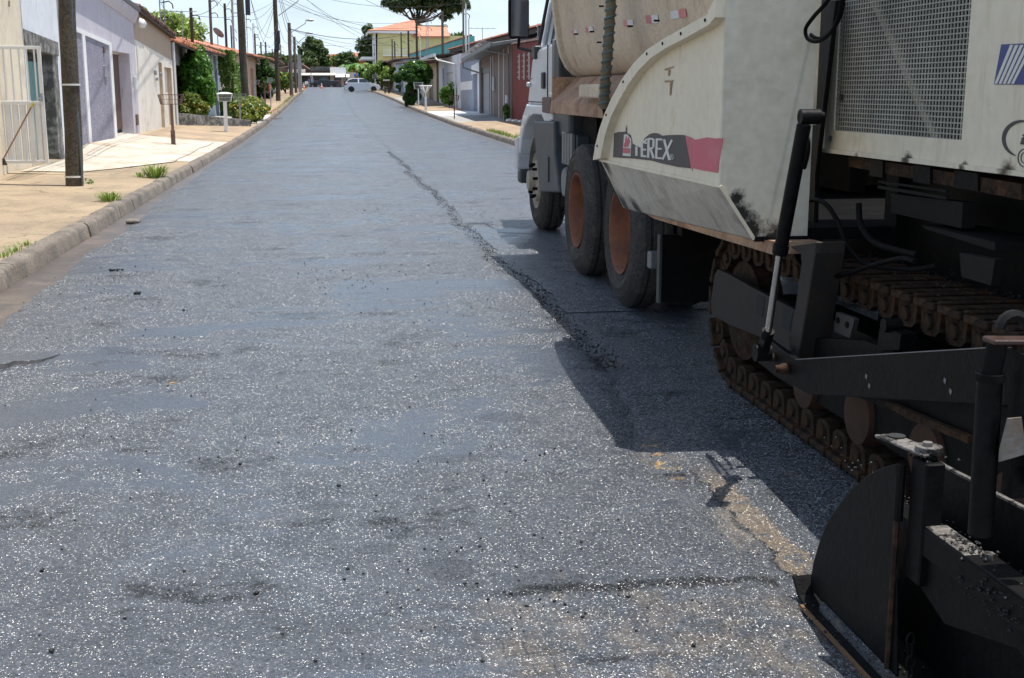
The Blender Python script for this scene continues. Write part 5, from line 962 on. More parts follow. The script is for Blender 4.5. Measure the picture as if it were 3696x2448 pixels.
def person(loc, rz, label, shirt, sit=False):
    t = empty('person', loc, label, 'person', rz=rz); M0 = Matrix.Translation(loc) @ Matrix.Rotation(rz, 4, 'Z')
    hz = -.0 if not sit else -.4
    J = {'pelvis': (0, 0, .95 + hz), 'chest': (0, .02, 1.28 + hz), 'neck': (0, .02, 1.5 + hz), 'head': (0, .05, 1.62 + hz), 'crown': (0, .04, 1.74 + hz)}
    V = [J['pelvis'], J['chest'], J['neck'], J['head'], J['crown']]; Rr_ = [.15, .17, .06, .095, .07]; E = [(0, 1), (1, 2), (2, 3), (3, 4)]
    for s in (-1, 1):
        k = len(V); V += [(s * .19, .0, 1.42 + hz), (s * .25, -.02, 1.14 + hz), (s * .24, .14, .92 + hz), (s * .23, .19, .84 + hz)]; Rr_ += [.065, .048, .036, .04]; E += [(1, k), (k, k + 1), (k + 1, k + 2), (k + 2, k + 3)]
        k = len(V)
        if sit: V += [(s * .1, .02, .9 + hz), (s * .14, .42, .52), (s * .14, .40, .1), (s * .14, .52, .05)]
        else: V += [(s * .1, 0, .88), (s * .11, .04 * s, .48), (s * .11, -.02, .08), (s * .12, .12, .04)]
        Rr_ += [.1, .068, .045, .045]; E += [(0, k), (k, k + 1), (k + 1, k + 2), (k + 2, k + 3)]
    def sk(name, vs, es, rs_, m, sc=1.):
        me = bpy.data.meshes.new(name); me.from_pydata(vs, es, []); o = link(name, me, t); md = o.modifiers.new('skin', 'SKIN'); o.modifiers.new('sub', 'SUBSURF').levels = 1
        for i, r in enumerate(rs_): me.skin_vertices[0].data[i].radius = (r * sc, r * sc)
        me.skin_vertices[0].data[0].use_root = True; me.materials.append(m); return o
    bo = bpy.data.meshes.new('tmp')
    def skin_obj(name, vs, es, rs_, m):
        bm = bmesh.new(); ly = bm.verts.layers.skin.verify(); bv = [bm.verts.new(v) for v in vs]
        for i, v in enumerate(bv): v[ly].radius = (rs_[i], rs_[i]); v[ly].use_root = (i == 0)
        for a, c in es: bm.edges.new((bv[a], bv[c]))
        me = bpy.data.meshes.new(name); bm.to_mesh(me); bm.free(); me.materials.append(m); o = link(name, me, t); o.modifiers.new('skin', 'SKIN'); o.modifiers.new('sub', 'SUBSURF').levels = 1; return o
    skin_obj('body', V, E, Rr_, M_skin)
    # clothes: short chains slightly larger than the body
    skin_obj('shirt', [V[0], V[1], (0, .02, 1.44 + hz), V[5], V[6], V[13], V[14]], [(0, 1), (1, 2), (1, 3), (3, 4), (1, 5), (5, 6)], [.17, .19, .1, .085, .062, .085, .062], shirt)
    skin_obj('trousers', [(V[0][0], V[0][1], V[0][2] - .02), V[9], V[10], V[11], V[17], V[18], V[19]], [(0, 1), (1, 2), (2, 3), (0, 4), (4, 5), (5, 6)], [.165, .12, .09, .07, .12, .09, .07], M_jean)
    b = MB(); b.lathe([(-.06, .03), (-.03, .09), (.04, .105), (.1, .07), (.12, .01)], M0 @ Matrix.Translation((0, .02, 1.68 + hz)) @ Matrix.Rotation(-math.pi / 2, 4, 'Y'), 12); b.build('hair', M_hair, t, 60)
    return t
pY = 146.; p = WY(1288, 320, pY); person((p.x, pY, zg(pY) + .45), R_(180), 'person in a bright blue shirt standing behind the silver car', M_bshirt)
pY = 150.; p = WY(1248, 320, pY); person((p.x, pY, zg(pY) + .02), R_(150), 'person in dark clothes standing left behind the silver car', M_tshirt)
p = WY(1116, 314, 184); person((p.x, 184, zg(184) + .03), R_(20), 'person in dark blue sitting under the bar awning', mat('navy_shirt', (.02, .04, .15), .8), True)
pY = 92.; p = WX(926, 320, -4.0); person((-4.0, pY, zp(pY) - .0), R_(100), 'crouched person in orange on the left pavement beyond the second pole', mat('orange_cloth', (.75, .16, .04), .8), True)
# ------------------------------------------------------------------ dump truck
M_bed = mat('dusty_beige_paint', (.56, .46, .34), .7, .22, 1.6, stain=(.24, .13, .06), stain_amt=.75, streak=(.22, .15, .10), bump=.25, bscale=30, fine=.3, st_lo=.55, st_hi=.72)
M_bedrust = mat('rusty_dusty_skirt', (.40, .25, .16), .8, .3, 2, stain=(.16, .06, .03), stain_amt=.8, bump=.3, bscale=30, fine=.4)
M_mirr = mat('mirror_shell', (.005, .005, .006), .7, .2, 3, spec=.1, bump=0); M_cabw = mat('white_cab_paint', (.74, .76, .78), .3, .06, 1, stain=(.45, .38, .3), stain_amt=.25, bump=.02, coat=.4); M_dgrey = mat('dark_grey_plastic', (.045, .055, .065), .5, .2, 2, stain=(.12, .10, .08), stain_amt=.4, bump=.1)
M_rim = mat('orange_rust_rim', (.24, .085, .04), .75, .4, 4, stain=(.09, .05, .035), stain_amt=.8, bump=.3); M_hub = mat('dirty_white_rim', (.42, .36, .28), .7, .3, 6, stain=(.12, .08, .05), stain_amt=.6, bump=.2)
M_truckt = mat('dusty_tyre', (.045, .04, .036), .9, .3, 3, stain=(.14, .11, .085), stain_amt=.6, bump=.4, bscale=40, fine=.5); M_chassis = mat('black_chassis', (.007, .006, .006), .75, .4, 3, stain=(.018, .013, .009), stain_amt=.5, spec=.12, bump=.3)
M_galv = mat('grey_cast_metal', (.22, .22, .22), .5, .2, 4, metal=.4, bump=.1); M_redt = mat('red_reflector', (.55, .16, .16), .4, .25, 6); M_wt2 = mat('white_reflector', (.62, .62, .64), .4, .2, 6)
TX = 1.98
tk = empty('dump_truck', (3.2, 9, 0), 'dirty white and beige dump truck with orange rusty rims, being pushed by the paver', 'truck')
prof = [(1.97, 2.5), (2.02, 2.26), (2.05, 2.04), (2.075, 1.88), (2.10, 1.78), (2.15, 1.68), (2.22, 1.615), (2.27, 1.60)]
Y0, Y1 = 6.0, 10.9
b = MB(); inner = [(x + .02, z) for x, z in prof][::-1]
ring = prof + inner; b.prism([(x, Y0, z) for x, z in ring], (0, Y1 - Y0, 0)); b.build('bed_side', M_bed, tk, 30)
b = MB(); b.prism([(4.43 - (x - 1.97), Y0, z) for x, z in ring], (0, Y1 - Y0, 0)); b.build('bed_side', M_bed, tk, 30)
b = MB(); b.prism([(x, Y1 - .06, z) for x, z in prof] + [(4.43 - (x - 1.97), Y1 - .06, z) for x, z in prof][::-1], (0, .05, 0)); b.build('bed_front', M_bed, tk)
b = MB(); b.box((2.27, Y0, 1.5), (4.1, Y1, 1.6)); b.build('bed_floor', M_chassis, tk)
b = MB(); b.prism([(x - .045, Y1 - .09, z) for x, z in prof] + [(x + .04, Y1 - .09, z) for x, z in prof][::-1], (0, .08, 0)); b.build('bed_rib', M_bed, tk, 30, .006)
b = MB(); b.box((1.93, Y0, 2.44), (2.03, Y1, 2.54)); b.build('top_rail', M_bed, tk, bevel=.01)
b = MB(); b.box((2.2, Y0 + .1, 2.25), (4.2, Y1 - .1, 2.4)); b.build('asphalt_load', mat('hot_mix', (.02, .02, .02), .9, .3, 8, bump=1, bscale=15), tk)
# flared skirt under the body
b = MB(); b.prism([(2.21, 6.4, 1.60), (1.985, 6.4, 1.385), (1.975, 6.4, 1.285), (1.99, 6.4, 1.285), (2.0, 6.4, 1.38), (2.225, 6.4, 1.59)], (0, 4.5, 0)); b.build('bed_skirt', M_bedrust, tk, bevel=.006, seg=2)
b = MB(); b.box((1.99, 10.86, 1.29), (2.6, 10.9, 1.6)); b.build('skirt_end', M_bedrust, tk)
def zq(x, y): return (1800 + x / 1.3064, y / 1.3064)
def tape(xa, ya, xb, yb, hh, m, nm):
    p = [WX(*zq(x, y), 2.055) for x, y in ((xa, ya), (xb, yb), (xb, yb + hh), (xa, ya + hh))]
    b = MB()
    def sx(z): return float(np.interp(z, [1.6, 1.68, 1.78, 1.88, 2.04, 2.26], [2.22, 2.15, 2.10, 2.075, 2.05, 2.02]))
    b.prism([(sx(q.z) - .004, q.y, q.z) for q in p], (-.002, 0, 0)); b.build(nm, m, tk)
for (xa, xm, xb, y, hh) in ((343, 354, 370, 142, 22), (407, 422, 441, 128, 25), (497, 513, 516, 118, 25), (586, 603, 629, 95, 31), (689, 716, 745, 72, 38)):
    tape(xa, y + 1, xm, y, hh, M_redt, 'red_reflector'); tape(xm, y, xb, y - 4, hh, M_wt2, 'white_reflector')
tape(805, 54, 842, 48, 38, M_wt2, 'white_reflector'); tape(842, 47, 876, 41, 38, M_redt, 'red_reflector')
for (x, y) in ((375, 161), (450, 150), (632, 124), (758, 98), (495, 30), (485, 200)):
    p = WX(*zq(x, y), 2.03); b = MB(); b.tube([p, p + Vector((-.035, 0, 0))], .007, 6); b.build('tarp_hook', M_chassis, tk, 40)
# bracket with tape wrapped stick
p = WX(*zq(440, 430), 1.97); b = MB(); b.box((1.93, p.y - .38, p.z - .05), (1.98, p.y + .3, p.z + .05)); b.build('step_bracket', M_bed, tk, bevel=.01)
M_wrap = mat('blue_green_tape', (.10, .17, .16), .7, .4, 9, stain=(.16, .11, .06), stain_amt=.8, bump=.5); M_pgr = mat('charcoal_steel', (.012, .012, .012), .6, .3, 4, bump=.1, spec=.15); M_wrap2 = mat('worn_brown_wrap', (.17, .14, .09), .8, .4, 9, bump=.5)
pt, pb_ = WX(*zq(540, -120), 1.88), WX(*zq(495, 510), 1.88)
ws = empty('wrapped_pole', pb_, 'stick wrapped in blue green tape hanging from a hook on the dump truck bed', 'pole')
b = MB(); n = 26; b.tube([pb_.lerp(pt, i / n) for i in range(n + 1)], [.030 + .004 * (i % 3) for i in range(n + 1)], 9); b.build('shaft', M_wrap2, ws, 50)
b = MB(); b.tube([pb_.lerp(pt, i / 130) + Vector((.033 * math.cos(i * .75), .033 * math.sin(i * .75), 0)) for i in range(130)], .0105, 5); b.build('tape_wrap', M_wrap, ws, 50)
b = MB(); b.tube([pb_ + Vector((0, 0, .02)), pb_ + Vector((.03, .02, -.1)), pb_ + Vector((.06, .0, -.22)), pb_ + Vector((.02, -.05, -.26))], .018, 6); b.build('hook', M_chassis, ws, 50)
# cab
def cabp(pts, X): return [WX(*zq(x, y), X) for x, y in pts]
CX = 2.15
YC = 13.3
side = [(CX, 11.78, 1.36), (CX, 13.22, 1.34), (CX, 13.12, 1.50), (CX, 12.92, 1.82), (CX, 12.55, 1.92), (CX, 12.2, 2.5), (CX, 12.1, 2.75), (CX, 11.6, 2.75), (CX, 11.55, 2.0), (CX, 11.78, 1.9)]
# door sheet with window opening: lower body and pillars
b = MB(); b.prism([(CX, 11.62, 1.34), (CX, 13.22, 1.34), (CX, 13.12, 1.50), (CX, 12.92, 1.80), (CX, 12.5, 1.90), (CX, 11.80, 1.93), (CX, 11.62, 1.93)], (2.3, 0, 0)); b.build('cab', M_cabw, tk, bevel=.03, seg=3)
b = MB(); b.prism([(CX + .03, 12.62, 1.9), (CX + .03, 12.50, 1.9), (CX + .12, 12.18, 2.62), (CX + .12, 12.28, 2.62)], (.07, 0, 0)); b.build('pillar', M_cabw, tk, bevel=.01)
b = MB(); b.prism([(CX + .03, 11.62, 1.93), (CX + .03, 11.78, 1.93), (CX + .12, 11.72, 2.62), (CX + .12, 11.62, 2.62)], (.07, 0, 0)); b.build('pillar', M_cabw, tk, bevel=.01)
b = MB(); b.box((CX + .1, 11.62, 2.62), (CX + 2.2, 12.3, 2.72)); b.build('cab_roof', M_cabw, tk, bevel=.03, seg=2)
b = MB(); b.prism([(CX + .06, 12.5, 1.93), (CX + .06, 11.8, 1.93), (CX + .14, 11.74, 2.6), (CX + .14, 12.2, 2.6)], (.006, 0, 0)); b.build('side_window', M_glass, tk)
b = MB(); b.box((CX + .14, 11.66, 1.94), (CX + 2.2, 11.7, 2.6)); b.build('rear_panel', M_cabw, tk)
b = MB(); b.tube([(CX - .004, 12.47, 1.94), (CX + .08, 12.2, 2.6)], .018, 6); b.build('window_seal', M_black, tk)
for q in ([(CX - .003, 11.98, 1.40), (CX - .003, 11.98, 1.92)],): b = MB(); b.bar(*q, .012); b.build('door_seam', M_black, tk)
b = MB(); b.box((CX - .004, 11.95, 1.36), (CX + .01, 13.15, 1.372)); b.build('door_seam', M_black, tk)
b = MB(); b.box((CX - .03, 12.10, 1.50), (CX - .001, 12.22, 1.66)); b.build('door_handle', M_black, tk, bevel=.01)
b = MB(); b.box((CX - .04, 12.98, 1.52), (CX - .001, 13.06, 1.57)); b.build('side_lamp', M_wt2, tk, bevel=.01)
b = MB(); b.box((CX - .005, 12.93, 1.60), (CX + .01, 13.02, 1.61)); b.build('panel_crease', M_dgrey, tk)
# fender, arch, bumper
arch = []
WYc, WZc = 13.05, .53
outer = [(11.72, 1.20), (11.74, 1.34), (13.25, 1.34), (13.5, 1.22), (13.72, 1.02), (13.8, .78)]
innr = [(13.74, .78), (13.62, .95), (13.42, 1.1), (13.15, 1.2), (12.8, 1.24), (12.3, 1.24), (12.05, 1.14)]
b = MB(); b.prism([(CX - .01, y, z) for y, z in outer + innr], (.35, 0, 0)); b.build('front_fender', M_cabw, tk, bevel=.02, seg=2)
b = MB(); b.prism([(CX - .03, 13.72, .98), (CX - .03, 13.95, .95), (CX - .03, 13.95, .62), (CX - .03, 13.78, .6)], (2.4, 0, 0)); b.build('bumper', M_wt2, tk, bevel=.02, seg=2)
b = MB(); b.box((CX, 13.75, .45), (CX + 2.3, 13.93, .6)); b.build('lower_bumper', M_dgrey, tk, bevel=.02)
b = MB(); b.prism([(2.1, 12.56, 1.18), (2.1, 11.4, 1.2), (2.1, 11.35, .9), (2.1, 11.1, .56), (2.1, 12.15, .48)], (.45, 0, 0)); b.build('mudguard', M_dgrey, tk, bevel=.02, seg=2)
b = MB(); b.box((2.085, 11.6, .62), (2.1, 11.85, .86)); b.build('guard_panel', M_dgrey, tk, bevel=.005)
b = MB(); b.box((2.15, 10.9, 1.05), (2.7, 11.7, 1.32)); b.build('rear_mudguard_box', M_dgrey, tk, bevel=.04, seg=2)
b = MB(); b.box((2.1, 11.58, 1.27), (2.5, 12.03, 1.42)); b.build('step_block', mat('brown_block', (.14, .09, .075), .7, .2, 5), tk, bevel=.01)
b = MB(); b.box((2.13, 11.3, 1.44), (2.55, 11.56, 1.93)); b.build('air_intake', M_black, tk, bevel=.02, seg=2)
b = MB(); b.tube([(2.14, 11.6, 1.46), (2.14, 11.6, 1.94), (2.4, 11.6, 2.0)], .022, 8); b.build('intake_pipe', M_galv, tk, 40)
# battery box with ribs, air tank
b = MB(); b.box((2.14, 10.5, .84), (2.5, 10.98, 1.10)); b.build('battery_box', M_dgrey, tk, bevel=.01)
for k in range(4): y = 10.53 + k * .125; b = MB(); b.box((2.10, y, .83), (2.138, y + .07, 1.115)); b.build('battery_rib', M_galv, tk, bevel=.008)
b = MB(); b.lathe([(0, .02), (0, .12), (.03, .145), (.5, .145), (.53, .12)], Matrix.Translation((2.12, 10.98, .66)), 22); b.build('air_tank', M_galv, tk, 40)
b = MB(); b.tube([(2.1, 11.0, .42), (2.4, 10.9, .44), (2.6, 10.9, .46)], .025, 6); b.tube([(2.1, 11.02, .42), (2.1, 11.02, .33)], .018, 6); b.build('drain_cock', M_chassis, tk)
# mirror on its arm (points away from the road side)
mc = Vector((2.10, 13.62, 2.21)); mz = MB()
mz.box((mc.x - .10, mc.y - .05, mc.z - .17), (mc.x + .13, mc.y + .06, mc.z + .27)); mh = mz.build('mirror', M_mirr, tk, 40, .045, 4)
b = MB(); b.box((mc.x - .075, mc.y - .056, mc.z - .145), (mc.x + .105, mc.y - .052, mc.z + .24)); b.build('mirror_glass', mat('mirror_glass', (.02, .02, .025), .06, .05, 1, bump=0, metal=.0, spec=1), mh, bevel=.03, seg=3)
b = MB(); b.tube([(mc.x + .02, mc.y, mc.z - .17), (mc.x + .01, mc.y - .02, mc.z - .27), (2.12, 13.3, 1.92), (2.16, 12.75, 1.87)], .017, 8); b.build('mirror_arm', M_mirr, tk, 40)
b = MB(); b.box((2.12, 12.6, 1.8), (2.19, 12.78, 1.93)); b.build('mirror_bracket', M_black, tk, bevel=.01)
# chassis
for x in (2.75, 3.6): b = MB(); b.box((x, 6.2, .95), (x + .09, 13.6, 1.25)); b.build('chassis_rail', M_chassis, tk)
b = MB(); b.box((2.3, 9.1, 1.0), (4.1, 9.9, 1.45)); b.box((2.5, 8.0, .45), (3.9, 8.4, .62)); b.box((2.5, 9.5, .45), (3.9, 9.9, .62)); b.box((2.4, 7.2, 1.0), (4.0, 8.8, 1.4)); b.build('axle_housing', M_chassis, tk)
b = MB(); b.box((2.25, 10.2, .9), (4.1, 10.8, 1.5)); b.build('crossmember', M_chassis, tk)
b = MB(); b.box((2.6, 12.9, .45), (3.9, 13.3, .62)); b.box((2.6, 11.9, .7), (3.8, 13.6, 1.3)); b.build('engine_block', M_chassis, tk)
TYO = [(-.27, .30), (-.265, .43), (-.24, .505), (-.2, .527), (-.185, .53), (-.18, .518), (-.165, .518), (-.16, .53), (-.11, .53), (-.105, .518), (-.09, .518), (-.085, .53), (-.05, .527), (-.02, .505), (.003, .468), (.009, .455), (.004, .45), (.013, .41), (.018, .40), (.012, .39), (.002, .345), (.006, .335), (.0, .325), (-.015, .302)]
def wheel(Y, X, kind, sgn):
    M0 = Matrix.Translation((X, Y, .53)) @ Matrix.Rotation(math.pi if sgn < 0 else 0, 4, 'Z')
    b = MB(); b.lathe(TYO, M0, 44, False); wt = b.build('tyre', M_truckt, tk, 30)
    b = MB()
    if kind == 'dual': pr = [(-.26, .29), (-.012, .303), (.004, .301), (.002, .292), (-.012, .284), (-.05, .272), (-.10, .262), (-.15, .252), (-.175, .235), (-.19, .20), (-.195, .13), (-.13, .12), (-.12, .09), (-.12, .005)]
    else: pr = [(-.26, .29), (-.012, .303), (.004, .298), (-.03, .28), (-.06, .262), (-.035, .235), (.01, .21), (.02, .15), (.025, .115), (.09, .105), (.10, .05), (.10, .005)]
    b.lathe(pr, M0, 40, False); b.build('rim', M_rim if kind == 'dual' else M_hub, wt, 40)
    nb = MB()
    for k in range(10):
        a = k * math.pi / 5 + .2; r = .175 if kind != 'dual' else .155; a0 = .015 if kind != 'dual' else -.195
        q0 = M0 @ Vector((a0, r * math.cos(a), r * math.sin(a))); q1 = M0 @ Vector((a0 + .05, r * math.cos(a), r * math.sin(a))); b = MB(); b.tube([q0, q1], .017, 6); b.build('wheel_nut', M_chassis if kind != 'dual' else M_rim, wt)
    if kind == 'dual':
        b = MB(); b.lathe(TYO, M0 @ Matrix.Translation((-.32, 0, 0)), 36, False); b.build('inner_tyre', M_truckt, tk, 30)
for Y in (8.22, 9.72): wheel(Y, 1.985, 'dual', -1); wheel(Y, 4.42, 'dual', 1)
wheel(13.05, 2.22, 'front', -1); wheel(13.05, 4.2, 'front', 1)
# rear: flap, lamp
b = MB(); b.box((2.0, 7.18, .2), (2.5, 7.22, .62)); b.build('mudflap', M_chassis, tk); b = MB(); b.box((1.985, 7.17, .2), (2.0, 7.23, .62)); b.build('flap_edge', mat('dull_edge', (.07, .066, .06), .7, .4, 9), tk)
b = MB(); b.box((2.02, 7.52, .36), (2.12, 7.6, .47)); b.build('rear_lamp', M_galv, tk, bevel=.008)
b = MB(); b.box((2.1, 7.1, .62), (4.2, 7.2, .75)); b.build('rear_crossbar', M_chassis, tk)

# ------------------------------------------------------------------ asphalt paver
_a, _b, _c = DX(1395, 385, 1.55), DX(1470, 485, 1.68), DX(1700, 470, 1.60); _d = DX(1725, 530, 1.7); _Y = DX(1665, 430, 1.55).y; SP3 = [(*_a, .10), (*_b, .14), (*DX(1440, 470, 1.68), .14), (*DX(1550, 520, 1.70), .07)]; SP2 = [(*DY(1704, 460, _Y), .06), (*DY(1712, 495, _Y), .09), (*DY(1735, 530, _Y), .10), (*DY(1790, 548, _Y), .10)]; SP1 = [(*DX(x, y, X_), r_) for x, y, X_, r_ in ((1560, 60, 1.55, .05), (1448, 300, 1.55, .035), (1600, 390, 1.55, .02), (1680, 110, 1.55, .03), (1985, 372, 2.1, .05), (2100, 370, 2.1, .05), (2230, 390, 2.1, .04), (2330, 395, 2.1, .06))]
M_pw = mat('paver_white_paint', (.72, .64, .49), .5, .10, 1.2, stain=(.38, .27, .12), stain_amt=.5, streak=(.36, .25, .12), bump=.08, bscale=14, fine=.15, st_lo=.56, st_hi=.75, spots=SP1, spotc=(.05, .035, .02))
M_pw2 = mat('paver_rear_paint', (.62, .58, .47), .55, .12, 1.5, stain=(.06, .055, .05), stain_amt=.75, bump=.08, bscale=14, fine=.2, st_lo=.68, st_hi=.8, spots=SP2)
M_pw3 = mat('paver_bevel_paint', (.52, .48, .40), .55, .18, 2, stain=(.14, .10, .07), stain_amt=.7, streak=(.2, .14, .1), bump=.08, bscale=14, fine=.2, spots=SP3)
M_pblk = mat('paver_black_steel', (.0055, .0055, .006), .5, .4, 4, stain=(.014, .011, .008), stain_amt=.45, spec=.12, bump=.25, bscale=30, fine=.4); M_dec = mat('decal_charcoal', (.06, .055, .055), .6, .15, 3, bump=.03)
M_pink = mat('decal_faded_red', (.52, .10, .14), .5, .18, 3, stain=(.6, .3, .3), stain_amt=.35, bump=.02); M_decw = mat('decal_white', (.62, .60, .54), .6, .1, 4, bump=.02); M_dblue = mat('decal_blue', (.05, .06, .20), .5, .1, 4, bump=.02)
M_steel = mat('chromed_rod', (.55, .54, .5), .22, .1, 3, metal=1., bump=.02); M_trk = mat('rusty_track_steel', (.038, .025, .017), .75, .5, 7, stain=(.13, .055, .022), stain_amt=.6, spec=.12, bump=.5, bscale=30, fine=.6)
M_worn = mat('worn_bare_steel', (.20, .185, .17), .45, .5, 14, metal=.4, bump=.8, bscale=80, stain=(.015, .013, .012), stain_amt=.95, st_lo=.5, st_hi=.55); M_hose = mat('rubber_hose', (.005, .005, .006), .55, .2, 4, spec=.06)
XH = 1.55
pv = empty('asphalt_paver', (3.2, 4, 0), 'white crawler asphalt paver with perforated grille and worn decal, at the right edge', 'paver')
def hx(x, y, X=XH): return DX(x, y, X)
# outer edge of wing side panel, display pixels of the full photograph
arc = [(1388, 370), (1393, 338), (1403, 300), (1416, 262), (1434, 224), (1458, 182), (1484, 147), (1517, 115), (1556, 90), (1600, 66), (1660, 34), (1724, 0)]
iarc = [(1406, 366), (1411, 338), (1419, 305), (1431, 270), (1449, 235), (1471, 197), (1496, 163), (1526, 134), (1562, 111), (1606, 89), (1663, 58), (1720, 28)]
rc = hx(1665, 430); Yr = rc.y; HT = 1.845
o3 = [hx(*p) for p in arc]; o3[-1] = Vector((XH, Yr, HT)); o3.insert(-1, Vector((XH, Yr + .12, HT - .005)))
base_ = [Vector((XH, Yr, rc.z)), Vector((XH, o3[0].y, o3[0].z))]
b = MB(); b.prism([rc] + [base_[1]] + o3[1:], (.02, 0, 0)); b.build('hopper_side', M_pw, pv)
i3 = [hx(*p) for p in iarc]; i3[-1] = Vector((XH, Yr + .012, HT - .085))
# raised rim along the arc
b = MB(); oo = [hx(*p) for p in arc[:-1]] + [Vector((XH, Yr, HT))]; ii = [hx(*p) for p in iarc[:-1]] + [Vector((XH, Yr, HT - .085))]
for k in range(len(oo) - 1):
    d = Vector((-.045, 0, 0)); b.hexa([ii[k], ii[k + 1], oo[k + 1], oo[k], ii[k] + d, ii[k + 1] + d, oo[k + 1] + d, oo[k] + d])
b.build('hopper_rim', M_pw, pv, bevel=.0)

for k in (1, 3, 5, 7, 8, 9, 10):
    for t_ in (.35,):
        p = oo[k].lerp(ii[k], .5) + Vector((-.046, .03, 0)); b = MB(); b.tube([p, p + Vector((-.004, 0, 0))], .007, 8); b.build('rim_bolt', M_chassis, pv)
XB = 1.70; lowf, lowr = Vector((XB, hx(1440, 480, XB).y, hx(1440, 480, XB).z)), Vector((XB, Yr, DY(1735, 553, Yr).z + .0))
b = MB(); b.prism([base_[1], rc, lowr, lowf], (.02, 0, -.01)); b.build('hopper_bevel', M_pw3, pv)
b = MB(); b.bar(base_[1], rc, .014); b.bar(rc, lowr, .012); b.build('fold_edge', M_pw, pv)
XR = 1.925
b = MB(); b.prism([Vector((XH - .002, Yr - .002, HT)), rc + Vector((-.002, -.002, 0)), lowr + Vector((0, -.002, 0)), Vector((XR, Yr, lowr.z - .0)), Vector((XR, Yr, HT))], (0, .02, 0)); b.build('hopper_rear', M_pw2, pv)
b = MB(); b.bar(lowr, Vector((XR, Yr, lowr.z)), .02); b.build('lower_edge', M_pblk, pv)
b = MB(); b.box((XR, Yr + .02, HT - .5), (XR + .02, Yr + .05, HT)); b.build('edge_strip', M_pw, pv)
b = MB(); b.box((1.66, Yr + .05, HT - .02), (1.9, Yr + .2, HT + .015)); b.build('red_edge', mat('red_paint', (.45, .03, .02), .5, .2, 6), pv)
# front lip of the wing: rusty folded plate and black rubber
b = MB(); b.prism([base_[1] + Vector((0, .012, 0)), lowf + Vector((0, .012, 0)), lowf + Vector((.35, .012, -.02)), base_[1] + Vector((.5, .012, 0))], (0, .02, 0)); b.build('hopper_front', M_pblk, pv)
f0, f1, f2 = [Vector((XH + .02, DX(x, y, XH + .02).y, DX(x, y, XH + .02).z)) for x, y in ((1372, 360), (1388, 372), (1438, 482))]
b = MB(); b.prism([base_[1] + Vector((0, .01, .0)), base_[1] + Vector((.03, .16, .02)), base_[1] + Vector((.09, .14, -.16)), lowf + Vector((.0, .06, .02)), lowf + Vector((0, .01, 0))], (.02, 0, 0)); b.build('rubber_flap', M_pblk, pv)
# tan floor beam under the wing
q0, q1 = DX(1500, 520, 1.8), DX(1795, 587, 1.8)
b = MB(); b.prism([(1.74, lowf.y - .35, lowf.z + .0), (1.74, Yr - .1, lowr.z - .0), (1.74, Yr - .1, lowr.z - .05), (1.74, lowf.y - .55, lowf.z - .01)], (.2, 0, 0)); b.build('floor_beam', M_bedrust, pv)
b = MB(); b.box((2.5, Yr + .2, .6), (4.5, lowf.y - .4, lowr.z - .06)); b.build('hopper_underframe', M_pblk, pv)
b = MB(); b.box((4.5, Yr, .8), (4.53, 6.9, 1.84)); b.build('hopper_side', M_pw, pv)
b = MB(); b.box((1.73, Yr + .03, .88), (4.45, 6.9, .93)); b.build('hopper_floor', M_pblk, pv)
# decal: plain flat print at 3 mm in front of the side sheet
def g_(x, y): return WX(1800 + x / 1.96, 380 + y / 1.96, XH)
def c_(x, y): return WX(2300 + x / 1.568, y / 1.568, XH)
def decal(pts, m, off, name, par=pv, th=.0015): b = MB(); b.prism([p + Vector((-off, 0, 0)) for p in pts], (-th, 0, 0)); return b.build(name, m, par)
dk = decal([g_(*p) for p in ((820, 200), (850, 190), (900, 188), (935, 213), (943, 240), (948, 272), (975, 288), (1004, 302), (1026, 285), (1032, 238), (1050, 222), (1075, 203), (1100, 197), (1132, 200), (1160, 216), (1200, 212), (1262, 210), (1322, 212), (1362, 447), (1270, 437), (1150, 410), (1085, 392), (960, 378), (870, 373), (813, 368))], M_dec, .002, 'decal_panel')
decal([c_(*p) for p in ((275, 768), (300, 776), (330, 792), (362, 786), (400, 778), (440, 784), (490, 783), (474, 880), (458, 978), (380, 966), (308, 950))], M_pink, .002, 'decal_red')
decal([g_(*p) for p in ((893, 208), (916, 206), (945, 240), (940, 362), (884, 357))], M_decw, .004, 'logo_panel'); decal([g_(*p) for p in ((889, 302), (939, 306), (937, 343), (887, 338))], M_pink, .0062, 'logo_bar')
for a in (((903, 248), (912, 218), (919, 250), (910, 282)), ((919, 250), (928, 222), (937, 255), (926, 288)), ((910, 282), (919, 255), (926, 288), (918, 300)), ((893, 285), (903, 260), (911, 290), (902, 300))): decal([g_(*p) for p in a], M_pink, .0062, 'logo_mark')
def stroke(p, q, w_):
    p, q = Vector((*p, 0)), Vector((*q, 0)); d = (q - p).normalized(); n_ = Vector((-d.y, d.x, 0)) * w_ / 2
    return [g_(*(v.xy)) for v in (p + n_, q + n_, q - n_, p - n_)]
LET = [((981, 292), (981, 358), 15), ((1020, 262), (1020, 366), 16), ((1012, 359), (1052, 362), 13), ((1020, 312), (1050, 315), 12), ((1034, 266), (1054, 238), 12), ((1030, 264), (1056, 268), 12),
       ((1068, 232), (1065, 372), 15), ((1066, 237), (1100, 239), 13), ((1103, 238), (1101, 298), 14), ((1066, 303), (1100, 304), 12), ((1080, 306), (1104, 375), 15),
       ((1127, 235), (1122, 378), 15), ((1124, 241), (1165, 243), 13), ((1124, 307), (1160, 309), 12), ((1120, 372), (1160, 376), 13), ((1178, 242), (1216, 388), 16), ((1233, 246), (1166, 384), 15)]
for i, (p, q, w_) in enumerate(LET): decal(stroke(p, q, w_), M_decw, .004 + .0002 * (i % 4), 'letter')
ringp = [(1231 + 12 * math.cos(a), 366 + 19 * math.sin(a)) for a in np.linspace(0, 2 * math.pi, 13)]
